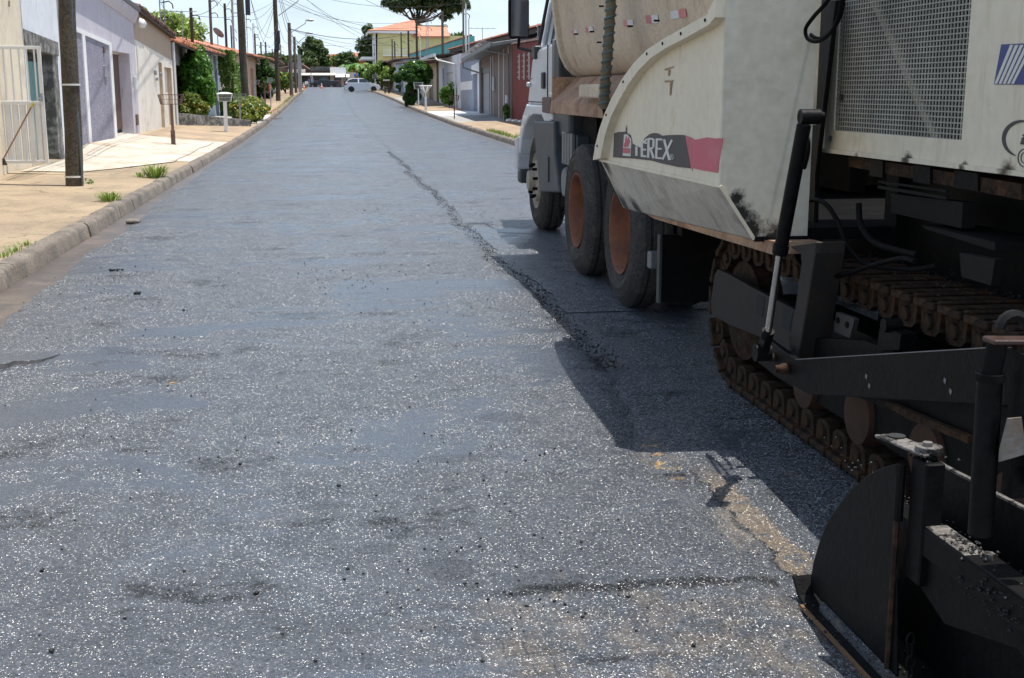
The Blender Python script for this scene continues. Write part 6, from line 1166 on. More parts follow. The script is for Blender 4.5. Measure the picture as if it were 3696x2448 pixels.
for i in range(12): decal(stroke(ringp[i], ringp[i + 1], 2.6), M_decw, .004, 'letter')
decal(stroke((1228, 356), (1228, 376), 2.5), M_decw, .0045, 'letter'); decal(stroke((1228, 358), (1235, 362), 2.5), M_decw, .0045, 'letter'); decal(stroke((1229, 366), (1236, 376), 2.5), M_decw, .0045, 'letter')
# red and brown handling marks
M_rmark = mat('rust_mark', (.33, .21, .12), .7, .3, 9, bump=.02)
for q in (((160, 395), (210, 378), 10), ((185, 395), (182, 430), 12), ((160, 462), (208, 458), 12), ((195, 465), (190, 540), 13)):
    p_, r_, w_ = q; pp_ = Vector((*p_, 0)); rr_ = Vector((*r_, 0)); d = (rr_ - pp_).normalized(); n_ = Vector((-d.y, d.x, 0)) * w_ / 2
    decal([c_(*(v.xy)) for v in (pp_ + n_, rr_ + n_ * .5, rr_ - n_ * .4, pp_ - n_)], M_rmark, .0022, 'rust_mark')
# black smear on rear face
# engine housing with perforated panel
XE = 2.10
e0 = DX(1905, 345, XE); Yf = e0.y; zb_ = e0.z; Ye_ = 2.2; ZT = 2.2
g0, g1 = DX(1927, 298, XE), DX(2222, 329, XE); gy1, gy0 = g0.y, g1.y; gz0 = .5 * (g0.z + g1.z); gz1 = 2.02
b = MB()
for (ya, yb_, za, zc_) in ((gy1, Yf, zb_, ZT), (Ye_, gy0, zb_, ZT), (gy0, gy1, zb_, gz0), (gy0, gy1, gz1, ZT)): b.box((XE, ya, za), (XE + .02, yb_, zc_))
b.build('side_panel', M_pw, pv)
b = MB(); b.box((XE - .012, Ye_, zb_ - .012), (XE + .02, Yf, zb_ + .004)); b.box((XE - .012, Yf, zb_ - .012), (XE + .02, Yf + .012, ZT)); b.build('panel_fold', M_pw, pv)
M_grl = mat('grille_grey_paint', (.36, .34, .29), .6, .3, 5, bump=.05); nC, nR_ = 46, 38; hy, hz_ = (gy1 - gy0) / nC, (gz1 - gz0) / nR_; b = MB()
for i in range(nC + 1): y = gy0 + i * hy; b.box((XE + .006, y - hy * .135, gz0), (XE + .010, y + hy * .135, gz1))
b.build('grille_bars', M_grl, pv)['kind'] = 'stuff'
b = MB()
for j in range(nR_ + 1): z = gz0 + j * hz_; b.box((XE + .005, gy0, z - hz_ * .12), (XE + .0115, gy1, z + hz_ * .12))
b.build('grille_bars', M_grl, pv)['kind'] = 'stuff'
pA_, pB_ = DX(2020, 0, XE + .03), DX(2165, 322, XE + .03)
b = MB(); b.bar(pA_ + (pA_ - pB_) * .3, pB_, .035, .012, up=(1, 0, 0)); b.build('grille_brace', M_pw, pv)
b = MB(); b.box((XE + .2, gy0 - .1, gz0 - .05), (XE + .25, gy1 + .1, gz1 + .05)); b.build('radiator', mat('radiator_shade_black', (.004, .004, .0035), .7, .4, 30, bump=.6, bscale=90), pv)  # core blackened so the grille openings read as deep shade
b = MB(); b.box((XE + .25, Ye_, zb_ + .02), (4.3, Yf - .1, ZT + .05)); b.build('engine_housing', M_pw, pv)
b = MB(); b.box((XE + .025, Yf - .1, zb_ + .03), (4.4, Yf - .02, ZT)); b.build('housing_front', M_pblk, pv)
b = MB(); b.box((XE - .02, 2.0, ZT), (4.35, Yf - .05, ZT + .04)); b.build('housing_lid', M_pw, pv)
for (x, y) in ((1921, 320), (1929, 38), (1946, 225)): p = DX(x, y, XE); b = MB(); b.tube([p, p + Vector((-.006, 0, 0))], .013, 12); b.build('panel_screw', M_worn, pv)
def e_(x, y, X=XE): return WX(2700 + x / 2.24, y / 2.24, X)
decal([e_(*p) for p in ((2052, 360), (2600, 335), (2560, 690), (1993, 683))], M_dblue, .001, 'decal_blue')
for k in range(5):
    x0_, x1_ = 2128 + k * 41, 2002 + k * 33.5; w_ = 27; decal([e_(x0_, 364), e_(x0_ + w_, 363), e_(x1_ + w_ * .8, 678), e_(x1_, 678)], M_decw, .0028, 'decal_stripe')
def flatarc(cx_, cy_, rx, ry, a0_, a1_, w_, m, nm, n=24):
    b = MB()
    for i in range(n):
        A, B2 = a0_ + (a1_ - a0_) * i / n, a0_ + (a1_ - a0_) * (i + 1) / n; wq = w_ * (math.sin(math.pi * (i + .5) / n) ** .5 if w_ > 10 else 1)
        q = [e_(cx_ + (rx + s * wq / 2) * math.cos(t), cy_ + (ry + s * wq / 2) * math.sin(t)) + Vector((-.001, 0, 0)) for s, t in ((-1, A), (-1, B2), (1, B2), (1, A))]; b.prism(q, (-.0012, 0, 0))
    return b.build(nm, m, pv)
flatarc(2225, 1125, 155, 145, R_(20) + math.pi * .5 + .05, R_(290), 30, M_dec, 'logo_arc'); flatarc(2238, 1278, 52, 72, 0, 2 * math.pi, 7, M_dec, 'logo_ring'); flatarc(2240, 1278, 30, 44, 0, 2 * math.pi, 5, M_dec, 'logo_ring')
for q in (((2205, 1168), (2290, 1172), (2290, 1152), (2208, 1150)), ((2208, 1150), (2240, 1090), (2262, 1090), (2232, 1150)), ((2212, 1128), (2290, 1130), (2290, 1118), (2216, 1116)), ((2222, 1100), (2290, 1102), (2290, 1086), (2228, 1086))): decal([e_(*p) for p in q], M_dec, .001 + .0003 * random.random(), 'logo_letter')
# hose loop by the panel
def hose(pts, r, X=None, m=M_hose, name='hose', raw=False):
    P_ = [Vector(p) for p in pts]; out = []
    for i in range(len(P_) - 1):
        p0 = P_[max(i - 1, 0)]; p1 = P_[i]; p2 = P_[i + 1]; p3 = P_[min(i + 2, len(P_) - 1)]
        for k in range(6): t = k / 6; out.append(.5 * ((2 * p1) + (p2 - p0) * t + (2 * p0 - 5 * p1 + 4 * p2 - p3) * t * t + (3 * p1 - p0 - 3 * p2 + p3) * t ** 3))
    out.append(P_[-1]); b = MB(); b.tube(out, r, 8); return b.build(name, m, pv, 60)
hose([DX(x, y, 1.9) for x, y in ((1870, -30), (1858, 15), (1860, 60), (1885, 88), (1915, 80), (1945, 30), (1950, -30))], .008); hose([DX(x, y, 1.85) for x, y in ((1935, -30), (1905, 12), (1880, 40), (1862, 68), (1870, 92), (1900, 92), (1935, 50), (1948, -30))], .008)
# black column between hopper and engine, leg down to the track frame
b = MB(); b.prism([DX(1880, 0, 2.04), DX(1850, 260, 2.04), DX(1835, 420, 2.04), DX(1830, 600, 2.04), DX(1880, 600, 2.04), DX(1885, 400, 2.04), DX(1893, 330, 2.04), DX(1932, 0, 2.04)], (.02, 0, 0)); b.build('frame_column', M_pblk, pv, bevel=.004)
b = MB(); b.box((2.3, Yf - .3, .45), (4.3, Yr + .1, 1.75)); b.build('bulkhead', M_pblk, pv)
def F_(x, y, X): return WX(2500 + x / 2.613, 850 + y / 2.613, X)
XL = 1.80
b = MB(); b.prism([F_(x, y, XL) for x, y in ((900, 100), (1020, 180), (1025, 260), (905, 1130), (995, 1165), (1155, 170), (1160, 60))], (.12, 0, 0)); b.build('support_leg', mat('brown_black_steel', (.015, .012, .010), .7, .3, 4, stain=(.045, .022, .011), stain_amt=.5, bump=.2), pv, bevel=.004)
p = F_(947, 1065, XL - .002); b = MB(); b.tube([p, p + Vector((.004, 0, 0))], .010, 10); b.build('hole_shade_disc', P_dark, pv)  # black disc on the leg, its colour stands for the shade in a hole
# lift cylinder
XCy = 1.62; ct, cm, cb_ = DX(1862, 270, XCy), DX(1803, 585, XCy), DX(1776, 765, XCy)
b = MB(); b.tube([ct.lerp(cm, .06), cm], .025, 16); b.build('cylinder_barrel', M_pblk, pv, 40)
b = MB(); b.tube([ct.lerp(cm, .93), cm], .029, 16); b.build('cylinder_gland', M_pblk, pv, 40)
b = MB(); b.tube([cm, cb_], .0135, 14); b.build('cylinder_rod', M_steel, pv, 60)
e1 = DX(1762, 815, XCy); b = MB(); b.tube([cb_, cb_.lerp(e1, .3)], .024, 12); b.bar(cb_.lerp(e1, .25), e1, .05, .03, up=(1, 0, 0)); b.lathe([(-.03, .012), (-.03, .034), (.03, .034), (.03, .012)], Matrix.Translation(e1), 16); b.build('rod_eye', M_pblk, pv, 40)
b = MB(); b.lathe([(-.02, .012), (-.02, .026), (.05, .026), (.05, .012)], Matrix.Translation(ct + Vector((0, 0, .0))), 16); b.build('cylinder_pin', M_pblk, pv, 40); b = MB(); b.tube([ct + Vector((-.02, 0, .0)), ct + Vector((.07, .02, .0))], .017, 10); b.build('pin_bracket', M_pblk, pv, 40)
hose([DX(x, y, 1.90) for x, y in ((1862, 315), (1868, 330), (1866, 360), (1850, 420), (1833, 500), (1830, 555), (1850, 610), (1890, 640), (1950, 635), (2010, 615), (2080, 598), (2115, 605))], .0095)
hose([DX(x, y, 1.96) for x, y in ((1842, 530), (1850, 480), (1880, 462), (1912, 475), (1940, 520), (1960, 570), (2000, 610), (2060, 620), (2120, 622), (2165, 615))], .0095)
hose([DX(x, y, 1.95) for x, y in ((1985, 470), (1990, 520), (2020, 560), (2070, 578), (2120, 590))], .012)
# under the housing
b = MB(); b.prism([DX(1962, 360, 2.12), DX(1962, 385, 2.12), DX(2360, 462, 2.12), DX(2360, 425, 2.12)], (.1, 0, 0)); b.build('rusty_beam', M_trk, pv)
for (xa, xb_) in ((2010, 2040), (2110, 2150), (2205, 2260)): b = MB(); b.prism([DX(xa, 362 + (xa - 1962) * .13, 2.11), DX(xa, 400 + (xa - 1962) * .14, 2.11), DX(xb_, 400 + (xb_ - 1962) * .14, 2.11), DX(xb_, 362 + (xb_ - 1962) * .13, 2.11)], (.012, 0, 0)); b.build('beam_clamp', M_pblk, pv)
b = MB(); b.prism([DX(2060, 448, 2.15), DX(2060, 492, 2.15), DX(2222, 528, 2.15), DX(2226, 468, 2.15)], (.05, 0, 0)); b.build('step_plate', M_pgr, pv)
b = MB(); b.bar(DX(2032, 432, 2.14), DX(2190, 458, 2.14), .012); b.bar(DX(2032, 420, 2.14), DX(2190, 442, 2.14), .008); b.build('pipe_run', M_pgr, pv)
b = MB(); b.prism([DX(2130, 520, 2.12), DX(2300, 560, 2.12), DX(2300, 580, 2.12), DX(2140, 530, 2.12)], (.2, 0, 0)); b.build('guard_strip', M_pgr, pv)
b = MB(); b.prism([DX(2218, 585, 1.99), DX(2222, 640, 1.99), DX(2290, 660, 1.99), DX(2300, 600, 1.99)], (.03, 0, 0)); b.build('hinge_plate', M_pgr, pv)
b = MB(); b.box((2.35, 1.5, .3), (4.2, Yf - .3, zb_ - .03)); b.build('dark_interior_block', M_pblk, pv)  # solid black block, its colour stands for the shaded inside of the machine
# crawler track
TXo = 1.98; cyf, cyr, czt, r_t = 5.78, 2.1, .40, .375
path = []; Ls = [cyf - cyr, math.pi * r_t]; tot = 2 * (Ls[0] + Ls[1]); n_s = int(tot / .168)
def tp(s):
    s = s % tot
    if s < Ls[0]: return Vector((0, cyr + s, czt - r_t)), 0.
    s -= Ls[0]
    if s < Ls[1]: a = s / r_t; return Vector((0, cyf + r_t * math.sin(a), czt - r_t * math.cos(a))), a
    s -= Ls[1]
    if s < Ls[0]: return Vector((0, cyf - s, czt + r_t)), math.pi
    s -= Ls[0]; a = math.pi + s / r_t; return Vector((0, cyr + r_t * math.sin(a), czt - r_t * math.cos(a))), a
sh = MB(); sh.box((0, -.074, -.012), (.30, .074, .016)); sh.box((0, -.074, -.024), (.30, -.05, -.012)); sh.box((0, .03, -.02), (.30, .05, -.012)); sh0 = sh.build('track_shoe', M_trk, None, None, .004)
lk = MB(); lk.prism([(.03, -.07, .018), (.03, -.06, .10), (.03, -.03, .115), (.03, .04, .11), (.03, .068, .09), (.03, .074, .018)], (.05, 0, 0)); lk.lathe([(-.012, .008), (-.012, .026), (.0, .03), (.01, .03)], Matrix.Translation((.03, 0, .065)), 14); lk0 = lk.build('track_link', M_trk, None, 40)
for i in range(n_s):
    P_, a = tp(i * tot / n_s); Mx = Matrix.Translation((TXo, P_.y, P_.z)) @ Matrix.Rotation(a, 4, 'X')
    o = sh0 if i == 0 else sh0.copy(); l = lk0 if i == 0 else lk0.copy()
    if i: col.objects.link(o); col.objects.link(l)
    o.parent = pv; o.matrix_basis = pv.matrix_basis.inverted() @ Mx; l.parent = o; l.matrix_basis = Matrix.Rotation(random.uniform(-.02, .02), 4, 'X')
# bright worn strip on link edges
for (y, z) in ((cyf, czt),): b = MB(); b.lathe([(0, .02), (0, .10), (-.02, .12), (-.02, .2), (.0, .225), (.0, .25), (.12, .25), (.12, .02)], Matrix.Translation((TXo + .06, y, z)), 30); b.build('idler_wheel', M_trk, pv, 40)
M_roll = mat('shade_orange_roller', (.055, .02, .008), .7, .4, 6, stain=(.05, .03, .02), stain_amt=.7, bump=.3)  # orange darkened in the base colour for the shade under the machine
for y in (4.9, 4.35, 3.8, 3.25, 2.7): b = MB(); b.lathe([(0, .02), (0, .07), (.01, .115), (.05, .13), (.12, .13), (.12, .02)], Matrix.Translation((TXo + .02, y, .24)), 22); b.build('track_roller', M_roll, pv, 40)
b = MB(); b.box((TXo + .05, 2.1, .18), (TXo + .22, 5.3, .56)); b.build('track_frame', M_pblk, pv)
XP = 1.93
plate = [F_(x, y, XP) for x, y in ((235, 320), (208, 372), (170, 640), (180, 742), (330, 835), (620, 950), (985, 1150), (1000, 720), (560, 490), (350, 370))]
b = MB(); b.prism(plate, (.02, 0, 0)); b.build('idler_guard', mat('dark_brown_plate', (.014, .011, .009), .7, .2, 4, stain=(.035, .017, .01), stain_amt=.4, bump=.15), pv)
for q in (((612, 558), (685, 590), (660, 772), (592, 735)), ((862, 675), (948, 712), (918, 910), (838, 868))): b = MB(); b.prism([F_(x, y, XP - .001) for x, y in q], (-.001, 0, 0)); b.build('slot_shade_patch', P_dark, pv)  # dark patches laid on the plate, painting the shade of its openings
b = MB(); b.prism([F_(x, y, 1.9) for x, y in ((1355, 722), (1332, 905), (1480, 968), (1525, 795), (1500, 775))], (.02, 0, 0)); bp2 = b.build('bolt_plate', mat('grey_brown_plate', (.045, .040, .036), .6, .2, 6, bump=.1), pv)
for q in ((1375, 800), (1462, 842)): p = F_(*q, 1.9); b = MB(); b.tube([p, p + Vector((-.006, 0, 0))], .012, 10); b.build('bolt', M_chassis, bp2)
def G_(x, y, X): return WX(3000 + x / 2.613, 1000 + y / 2.613, X)
b = MB(); b.prism([G_(x, y, 1.86) for x, y in ((-400, 560), (300, 600), (640, 720), (1800, 1300), (1800, 1700), (1280, 1568), (640, 1290), (-350, 900))], (.05, 0, 0)); b.build('side_beam', M_pblk, pv)
b = MB(); b.prism([G_(x, y, 1.83) for x, y in ((430, 1160), (560, 1190), (1290, 1500), (1290, 1570), (700, 1330))], (.02, 0, 0)); b.build('beam_flange', M_trk, pv)
b = MB(); b.prism([G_(x, y, 1.84) for x, y in ((455, 490), (480, 475), (620, 520), (660, 540), (640, 690), (430, 690))], (.06, 0, 0)); b.lathe([(-.03, .01), (-.03, .024), (.03, .024), (.03, .01)], Matrix.Translation(G_(570, 455, 1.85)), 14); b.build('bracket_block', M_pblk, pv, 40)
# tow arm: long plate
XA = 1.72
b = MB(); b.prism([DX(x, y, XA) for x, y in ((1760, 775), (1840, 832), (2320, 803), (2325, 938), (1870, 912), (1790, 868), (1752, 838))], (.025, 0, 0)); arm = b.build('tow_arm', M_pblk, pv, bevel=.002)
b = MB(); b.bar(DX(1840, 831, XA - .001), DX(2280, 804, XA - .001), .003); b.build('arm_edge', M_galv, arm)
for q, r in (((1820, 852), .022), ((1790, 826), .018)): p = DX(*q, XA); b = MB(); b.lathe([(0, .006), (0, r), (.02, r), (.03, r * .7), (.05, r * .7), (.05, .004)], Matrix.Translation(p) @ Matrix.Rotation(math.pi, 4, 'Z'), 12); b.build('arm_bolt', M_trk, pv, 40)
for q in ((2185, 880), (2198, 905), (2003, 870), (2010, 892)): p = DX(*q, XA - .001); b = MB(); b.prism([p + Vector((0, .006, .008)), p + Vector((0, .009, -.004)), p + Vector((0, -.002, -.011)), p + Vector((0, -.007, .004))], (-.001, 0, 0)); b.build('paint_chip', M_galv, arm)

# screed end assembly at the right frame edge, nearest the camera
XS = 1.37
def D(x, y, X=XS): return DX(x, y, X)
def J_(x, y, X=XS): return WX(2700 + x / 1.496, 1400 + y / 1.496, X)
pl = [J_(x, y) for x, y in ((800, 410), (720, 432), (640, 475), (560, 545), (490, 630), (430, 720), (385, 830), (352, 940), (338, 1030), (335, 1085), (660, 1460), (700, 1560), (800, 1560))]
b = MB(); b.prism(pl, (.008, 0, 0)); b.build('end_plate', M_pblk, pv, bevel=.002)
sq = Z0 = None
# curled shoe at the foot of the end plate
f_ = WZ(2700 + 250 / 1.496, 1400 + 1085 / 1.496, .06); r0_, r1_ = WZ(2700 + 335 / 1.496, 1400 + 1200 / 1.496, .0), WZ(3696, 2900, 0)
b = MB(); y_ = r0_.y; b.add([(1.33, 1.2, .006), (1.33, y_ - .02, .006), (1.33, y_ + .05, .02), (1.325, y_ + .09, .07), (1.52, y_ + .09, .075), (1.52, y_ + .05, .02), (1.52, y_ - .02, .006), (1.52, 1.2, .006),
    (1.33, 1.2, .018), (1.33, y_ - .02, .018), (1.33, y_ + .04, .03), (1.325, y_ + .075, .075), (1.52, y_ + .075, .08), (1.52, y_ + .04, .03), (1.52, y_ - .02, .018), (1.52, 1.2, .018)],
    [(0, 1, 6, 7), (1, 2, 5, 6), (2, 3, 4, 5), (8, 15, 14, 9), (9, 14, 13, 10), (10, 13, 12, 11), (0, 8, 9, 1), (1, 9, 10, 2), (2, 10, 11, 3), (3, 11, 12, 4), (7, 6, 14, 15), (6, 5, 13, 14), (5, 4, 12, 13)]); b.build('skid_shoe', M_pblk, pv)
b = MB(); b.bar((1.322, 1.2, .014), (1.322, y_, .014), .01); b.build('skid_edge', mat('rusty_edge', (.20, .11, .05), .7, .3, 8), pv)
b = MB(); b.bar((1.362, 1.6, .03), (1.362, y_ - .05, .03), .012, .03); b.build('plate_foot', M_mat, pv)
# box post with pin, slider tube
b = MB(); b.box((1.385, 2.60, .30), (1.435, 2.675, .61)); b.build('box_post', M_pblk, pv, bevel=.004)
b = MB(); b.tube([(1.368, 2.69, .44), (1.368, 2.69, .585)], .012, 8); b.build('slider_tube', M_pblk, pv, 40); b = MB(); b.tube([(1.365, 2.69, .03), (1.365, 2.69, .44)], .008, 6); b.build('slider_rod', M_trk, pv, 40)
b = MB(); b.prism([(1.345, 2.80, .622), (1.40, 2.80, .622), (1.44, 2.63, .622), (1.385, 2.61, .622)], (0, 0, .008)); b.build('clevis_plate', M_worn, pv, bevel=.002)
b = MB(); b.tube([(1.412, 2.645, .63), (1.412, 2.645, .642)], .032, 18); b.build('washer', M_worn, pv, 40); b = MB(); b.tube([(1.408, 2.645, .642), (1.408, 2.645, .652)], .012, 8); b.build('pin_head', M_worn, pv, 40)
b = MB(); b.tube([(1.39, 2.77, .632), (1.39, 2.77, .634)], .022, 14); b.build('clevis_shade_disc', P_dark, pv)  # dark disc on top of the clevis, painted as the shade of its hole
# top beam toward the camera, its bright upper face
b = MB(); b.box((XS + .02, 1.4, .38), (XS + .08, 2.66, .452)); bm_ = b.build('screed_beam', M_pblk, pv, bevel=.003)
b = MB(); b.box((XS + .022, 2.38, .4535), (XS + .078, 2.60, .4555)); b.build('bare_patch', M_worn, bm_)
b = MB(); b.box((XS + .015, 1.95, .4545), (XS + .083, 2.40, .461)); b.build('cover_plate', M_pblk, pv, bevel=.002)
b = MB(); b.box((XS - .0, 1.4, .415), (XS + .095, 1.93, .47)); b.build('screed_beam', M_worn, pv, bevel=.02, seg=3)
for y in (2.37, 2.06): b = MB(); b.tube([(XS + .055, y, .455), (XS + .055, y, .475)], .014, 6); b.build('hex_bolt', M_worn, pv); 
b = MB(); b.prism([(XS + .035, 2.66, .38), (XS + .035, 2.66, .30), (XS + .035, 2.5, .25), (XS + .035, 2.2, .33), (XS + .035, 1.9, .22), (XS + .035, 1.4, .1), (XS + .035, 1.4, .38)], (.02, 0, 0)); b.build('web_plate', M_pblk, pv)
b = MB(); b.tube([(1.42, 2.12, 0.02), (1.42, 2.12, .34)], .022, 12); b.build('strut_tube', M_chassis, pv, 40)
b = MB(); b.box((1.50, 1.3, .0), (1.56, 3.2, .36)); b.build('auger_guard', M_pblk, pv)
pts = [DX(x, y, 1.6) for x, y in ((2130, 1065), (2165, 1072), (2200, 1092), (2240, 1112), (2300, 1146), (2367, 1180), (2420, 1210))]
b = MB(); b.prism(pts + [Vector((1.6, pts[-1].y, .05)), Vector((1.6, pts[0].y + .1, .05))], (.012, 0, 0)); b.build('moldboard', M_pblk, pv); b = MB()
for i in range(len(pts) - 1): b.bar(pts[i] + Vector((.004, 0, .004)), pts[i + 1] + Vector((.004, 0, .004)), .013, .006)
b.build('bare_edge', M_worn, pv)
# upright crank tube
p0, p1, p2 = DY(2266, 1235, 2.3), DY(2288, 880, 2.3), DY(2306, 790, 2.3)
b = MB(); b.tube([p0, p1], .026, 18); b.build('crank_tube', M_pblk, pv, 40); b = MB(); b.tube([p1, p1 + Vector((0, 0, .016))], .030, 18); b.build('tube_collar', M_chassis, pv, 40); b = MB(); b.tube([p1, p2], .021, 18); b.build('inner_tube', M_chassis, pv, 40)
b = MB(); b.bar(p2 + Vector((-.022, 0, .003)), p2 + Vector((.2, 0, -.004)), .05, .012); b.build('crank_handle', mat('red_brown_lacquer', (.045, .02, .014), .4, .3, 8), pv, bevel=.003)
b = MB(); b.tube([p2 + Vector((.05 + .03 * math.cos(a), .03, .02 + .03 * math.sin(a))) for a in np.linspace(0, math.pi, 9)], .012, 6); b.build('shackle', M_pgr, pv, 50)
b = MB(); b.box((p2.x + .035, 2.26, p2.z - .33), (p2.x + .14, 2.30, p2.z - .02)); b.build('end_bracket', M_pblk, pv); 
b = MB(); b.prism([DY(x, y, 2.24) for x, y in ((2330, 968), (2362, 965), (2372, 1050), (2310, 1068), (2312, 1040), (2322, 1000))], (0, .004, 0)); b.build('worn_tag', mat('scraped_paint', (.20, .18, .16), .6, .4, 12, stain=(.2, .1, .04), stain_amt=.7), pv)
b = MB(); b.tube([p2 + Vector((.05, -.02, 0)), p2 + Vector((.045, -.03, -.06)), p2 + Vector((.05, -.03, -.13)), p2 + Vector((.06, -.03, -.16))], .0015, 5); b.tube([p2 + Vector((.08 + .015 * math.cos(a), -.02, .0 + .015 * math.sin(a))) for a in np.linspace(0, 5.5, 12)], .0015, 5); b.build('wire_tie', M_worn, pv)
b = MB(); b.box((p2.x + .055, 2.22, p2.z - .3), (p2.x + .10, 2.25, p2.z - .15)); b.build('padlock_box', M_pblk, pv, bevel=.012, seg=3)
# chain links
cl = DX(2105, 1480, 1.385)
for i in range(6):
    c = cl + Vector((.0, -.004 * i, -.028 * i)); ang = i % 2; pts = []
    for a in np.linspace(0, 2 * math.pi, 13): u, v_ = .010 * math.cos(a), .019 * math.sin(a); pts.append(c + (Vector((0, u, v_)) if ang else Vector((u, 0, v_))))
    b = MB(); b.tube(pts, .0032, 6, False); b.build('chain_link', M_chassis, pv, 60)

# ------------------------------------------------------------------ crumbs, debris, leaf
def stones(name, P_, S_, m, seed):
    rs = np.random.RandomState(seed); base = np.array([(1, 0, 0), (-1, 0, 0), (0, 1, 0), (0, -1, 0), (0, 0, 1), (0, 0, -1)], float); fc = np.array([(0, 2, 4), (2, 1, 4), (1, 3, 4), (3, 0, 4), (2, 0, 5), (1, 2, 5), (3, 1, 5), (0, 3, 5)])
    n = len(P_); V = base[None] * (np.array(S_)[:, None, None] * rs.uniform(.55, 1.3, (n, 6, 3))); a = rs.uniform(0, 6.28, n); ca, sa = np.cos(a)[:, None], np.sin(a)[:, None]
    V = np.stack([V[..., 0] * ca - V[..., 1] * sa, V[..., 0] * sa + V[..., 1] * ca, V[..., 2] * .8], -1) + np.array(P_)[:, None]; F = (fc[None] + 6 * np.arange(n)[:, None, None]).reshape(-1, 3)
    o = stuff(npmesh(name, V.reshape(-1, 3), F, m)); return o
M_crumb = mat('bitumen_crumb', (.012, .012, .013), .55, .3, 30, bump=.3, bscale=200)
rs = np.random.RandomState(12); P_, S_ = [], []
for (x, y, z, sx_, sy_, n) in ((1.43, 2.44, .458, .02, .05, 60), (1.43, 2.08, .462, .02, .06, 80), (1.42, 1.9, .47, .03, .05, 60), (1.42, 3.0, .02, .05, .15, 160), (1.42, 2.4, .02, .04, .25, 200), (1.41, 2.64, .61, .02, .02, 30), (1.565, 3.0, .365, .02, .3, 120), (1.385, 2.3, .40, .004, .06, 70), (1.385, 2.05, .36, .004, .04, 60), (2.13, 4.0, .815, .08, .8, 200)):
    for i in range(n): s = rs.uniform(.002, .0065); P_.append((x + rs.normal() * sx_ - 3.2, y + rs.normal() * sy_ - 4, z + abs(rs.normal()) * .004 + (rs.normal() * .02 if sx_ < .01 else 0))); S_.append(s)
o = stones('caked_asphalt', P_, S_, M_crumb, 22); o.parent = pv
rs = np.random.RandomState(5); P_, S_ = [], []
for i in range(2300):      # ragged rubble along the joint of the two lanes
    y = 6.2 + 24 * rs.rand() ** 1.5; x = eR(min(yy, key=lambda t: abs(t - y))) + .05 + rs.normal() * .04 * (1 + .35 * math.sin(y * 2.1)) ; s = rs.uniform(.003, .009); P_.append((x, y, .012 + s * .4 + max(0, .02 - abs(x - 1.45) * .1))); S_.append(s)
tag(stones('asphalt_rubble', P_, S_, M_crumb, 1), 'black loose asphalt rubble along the joint in the middle of the road', 'rubble')
P_, S_ = [], []
for i in range(420):
    y = 2.9 + 18 * rs.rand() ** 1.5; x = rs.uniform(-1.7, 1.35); s = rs.uniform(.003, .0075) * (1.6 if rs.rand() < .08 else 1); P_.append((x, y, h0 + s * .5)); S_.append(s)
for i in range(250): y = 6 + 14 * rs.rand(); x = rs.uniform(1.5, 3); s = rs.uniform(.004, .008); P_.append((x, y, .015 + s * .5)); S_.append(s)
for (px, py, n) in ((1920, 2130, 40), (1700, 2000, 30), (1650, 1640, 20), (1200, 1000, 60), (1350, 760, 60), (420, 1020, 40)):
    c = WZ(px, py, h0)
    for i in range(n): s = rs.uniform(.003, .008); P_.append((c.x + rs.normal() * .24, c.y + rs.normal() * .22 * c.y / 5, h0 + s * .4)); S_.append(s)
tag(stones('asphalt_crumbs', P_, S_, M_crumb, 2), 'scattered small black asphalt crumbs over the fresh lane', 'crumbs')
# torn crack near the left edge
a_, b2 = WZ(0, 1335, h0), WZ(205, 1288, h0); m = MB(); n = 16; top = []; rnd = random.Random(8)
for i in range(n + 1):
    t = i / n; c = a_.lerp(b2, t) + Vector((-.25 * (1 - t) if i == 0 else 0, rnd.uniform(-.02, .02) + .03 * math.sin(t * 7), 0)); wd = .035 * (1 - t) + .006; top.append([(c.x, c.y + wd * 1.6, h0 - .002), (c.x, c.y + wd * .5, h0 + .02 * (1 - t) + .003 + rnd.uniform(0, .004)), (c.x + .004, c.y, h0 - .002), (c.x, c.y - wd, h0 + .001)])
o = grid('asphalt_crack', top, M_crumb, False); struct(o)
m = MB(); c = WZ(408, 1100, h0); c.z = h0
for k in range(4): s_ = Vector((rnd.uniform(-.03, .03), rnd.uniform(-.01, .01), .008)); 
# curled dry leaf
lf = empty('dry_leaf', WZ(628, 1412, h0), 'curled dry brown leaf lying on the fresh asphalt', 'leaf'); c = Vector(lf.location); V = []
for i in range(9):
    t = i / 8; a = t * 2.6 - .4; cx_, cz_ = .032 * math.cos(a), .012 + .016 * (1 + math.sin(a)) * .9; wd = .016 * math.sin(math.pi * min(1, t * .9 + .06)) + .001
    V.append([(c.x - cx_ * .8, c.y - wd, c.z + cz_ + .003), (c.x - cx_, c.y, c.z + cz_), (c.x - cx_ * .8, c.y + wd, c.z + cz_ + .003)])
V = np.array(V) - np.array(c); o = grid('blade', V, mat('dry_leaf', (.30, .17, .07), .6, .3, 40), True, lf); md = o.modifiers.new('thick', 'SOLIDIFY'); md.thickness = .001
b = MB(); b.tube([c + Vector((.022, 0, .03)), c + Vector((.03, .012, .045)), c + Vector((.045, .02, .05))], .0012, 5); b.build('stalk', M_rust, lf)
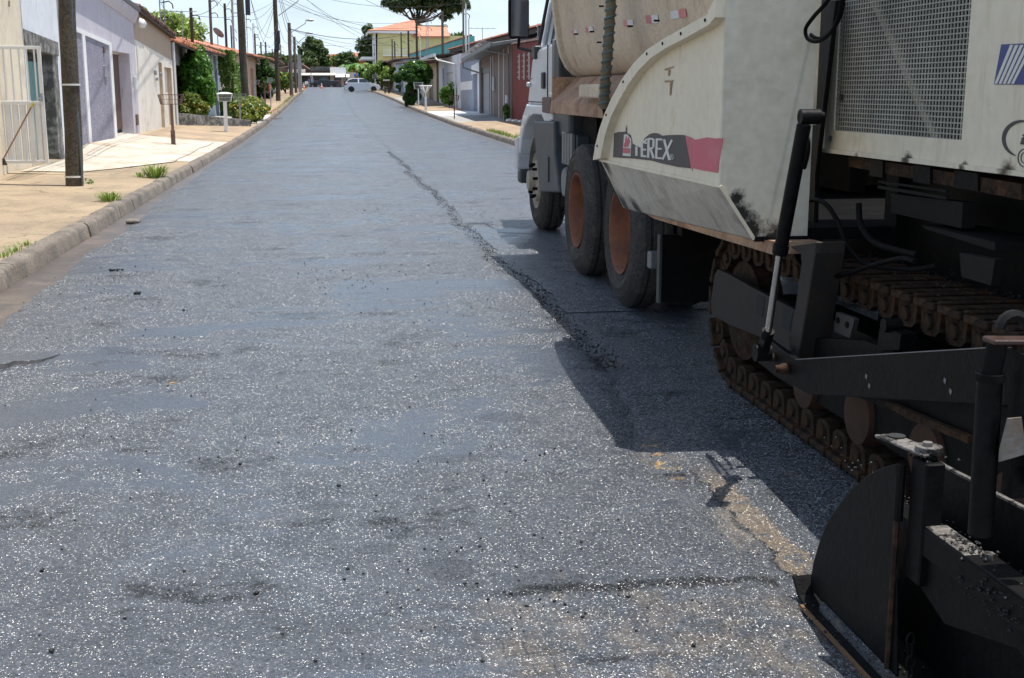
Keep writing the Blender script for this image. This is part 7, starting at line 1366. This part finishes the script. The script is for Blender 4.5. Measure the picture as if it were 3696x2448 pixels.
# green wrapper beside the pole
wr = WZ(324, 668, .2); b = MB(); rnd = random.Random(3)
for i in range(14): p = wr + Vector((rnd.uniform(-.06, .06), rnd.uniform(-.05, .05), rnd.uniform(.01, .08))); b.add([p + Vector((rnd.uniform(-.04, .04), rnd.uniform(-.04, .04), rnd.uniform(-.03, .03))) for _ in range(4)], [(0, 1, 2, 3)])
o = b.build('crumpled_wrapper', mat('green_wrapper', (.10, .22, .05), .4, .6, 25, stain=(.5, .5, .2), stain_amt=.8, bump=.1)); tag(o, 'crumpled green wrapper on the pavement beside the leaning pole', 'litter')
# dark flat stick and lump of asphalt on the lane
for (px, py, sx_, sy_, lbl) in ((418, 978, .055, .016, 'flat black asphalt scrap near the left kerb'), (496, 1062, .02, .025, 'small black asphalt lump left of the middle')):
    c = WZ(px, py, h0); rnd = random.Random(px); P_ = [(c.x + rnd.uniform(-sx_, sx_), c.y + rnd.uniform(-sy_, sy_), c.z + rnd.uniform(.004, .014)) for _ in range(26)]
    v = stones('asphalt_scrap', P_, [.011] * 26, M_crumb, px); del v['kind']; tag(v, lbl, 'asphalt scrap')
# slabs lifted beside the far left kerb, broken pieces
for (px, py, lbl) in ((1005, 398, 'thin flat slab lying in the left gutter beyond the bushes'), (470, 590, 'broken concrete lump in the left gutter by the large grass tuft')):
    c = WX(px, py, -2.2); b = MB(); k_ = 1 if px > 900 else .35; b.box((c.x - .22 * k_, c.y - .3 * k_, zg(c.y) + .006), (c.x + .2 * k_, c.y + .25 * k_, zg(c.y) + .05)); o = b.build('concrete_lump', M_concrete, None, None, .015); tag(o, lbl, 'concrete piece')
rk = WX(1870, 448, 7.2)
for i in range(3): b = MB(); c = Vector((7.1 + i * .1, 48.2 - i * .9, .32)); b.hexa([c + Vector(v) for v in ((-.12, -.25, 0), (.1, -.2, 0), (.12, .2, 0), (-.1, .25, 0), (-.08, -.2, .08), (.06, -.15, .1), (.1, .15, .07), (-.08, .2, .06))]); o = b.build('broken_brick', P_wt, None, None, .01); tag(o, 'pale broken rubble piece at the foot of the red wall, %s' % ['farthest', 'middle one', 'nearest the truck'][i], 'rubble')
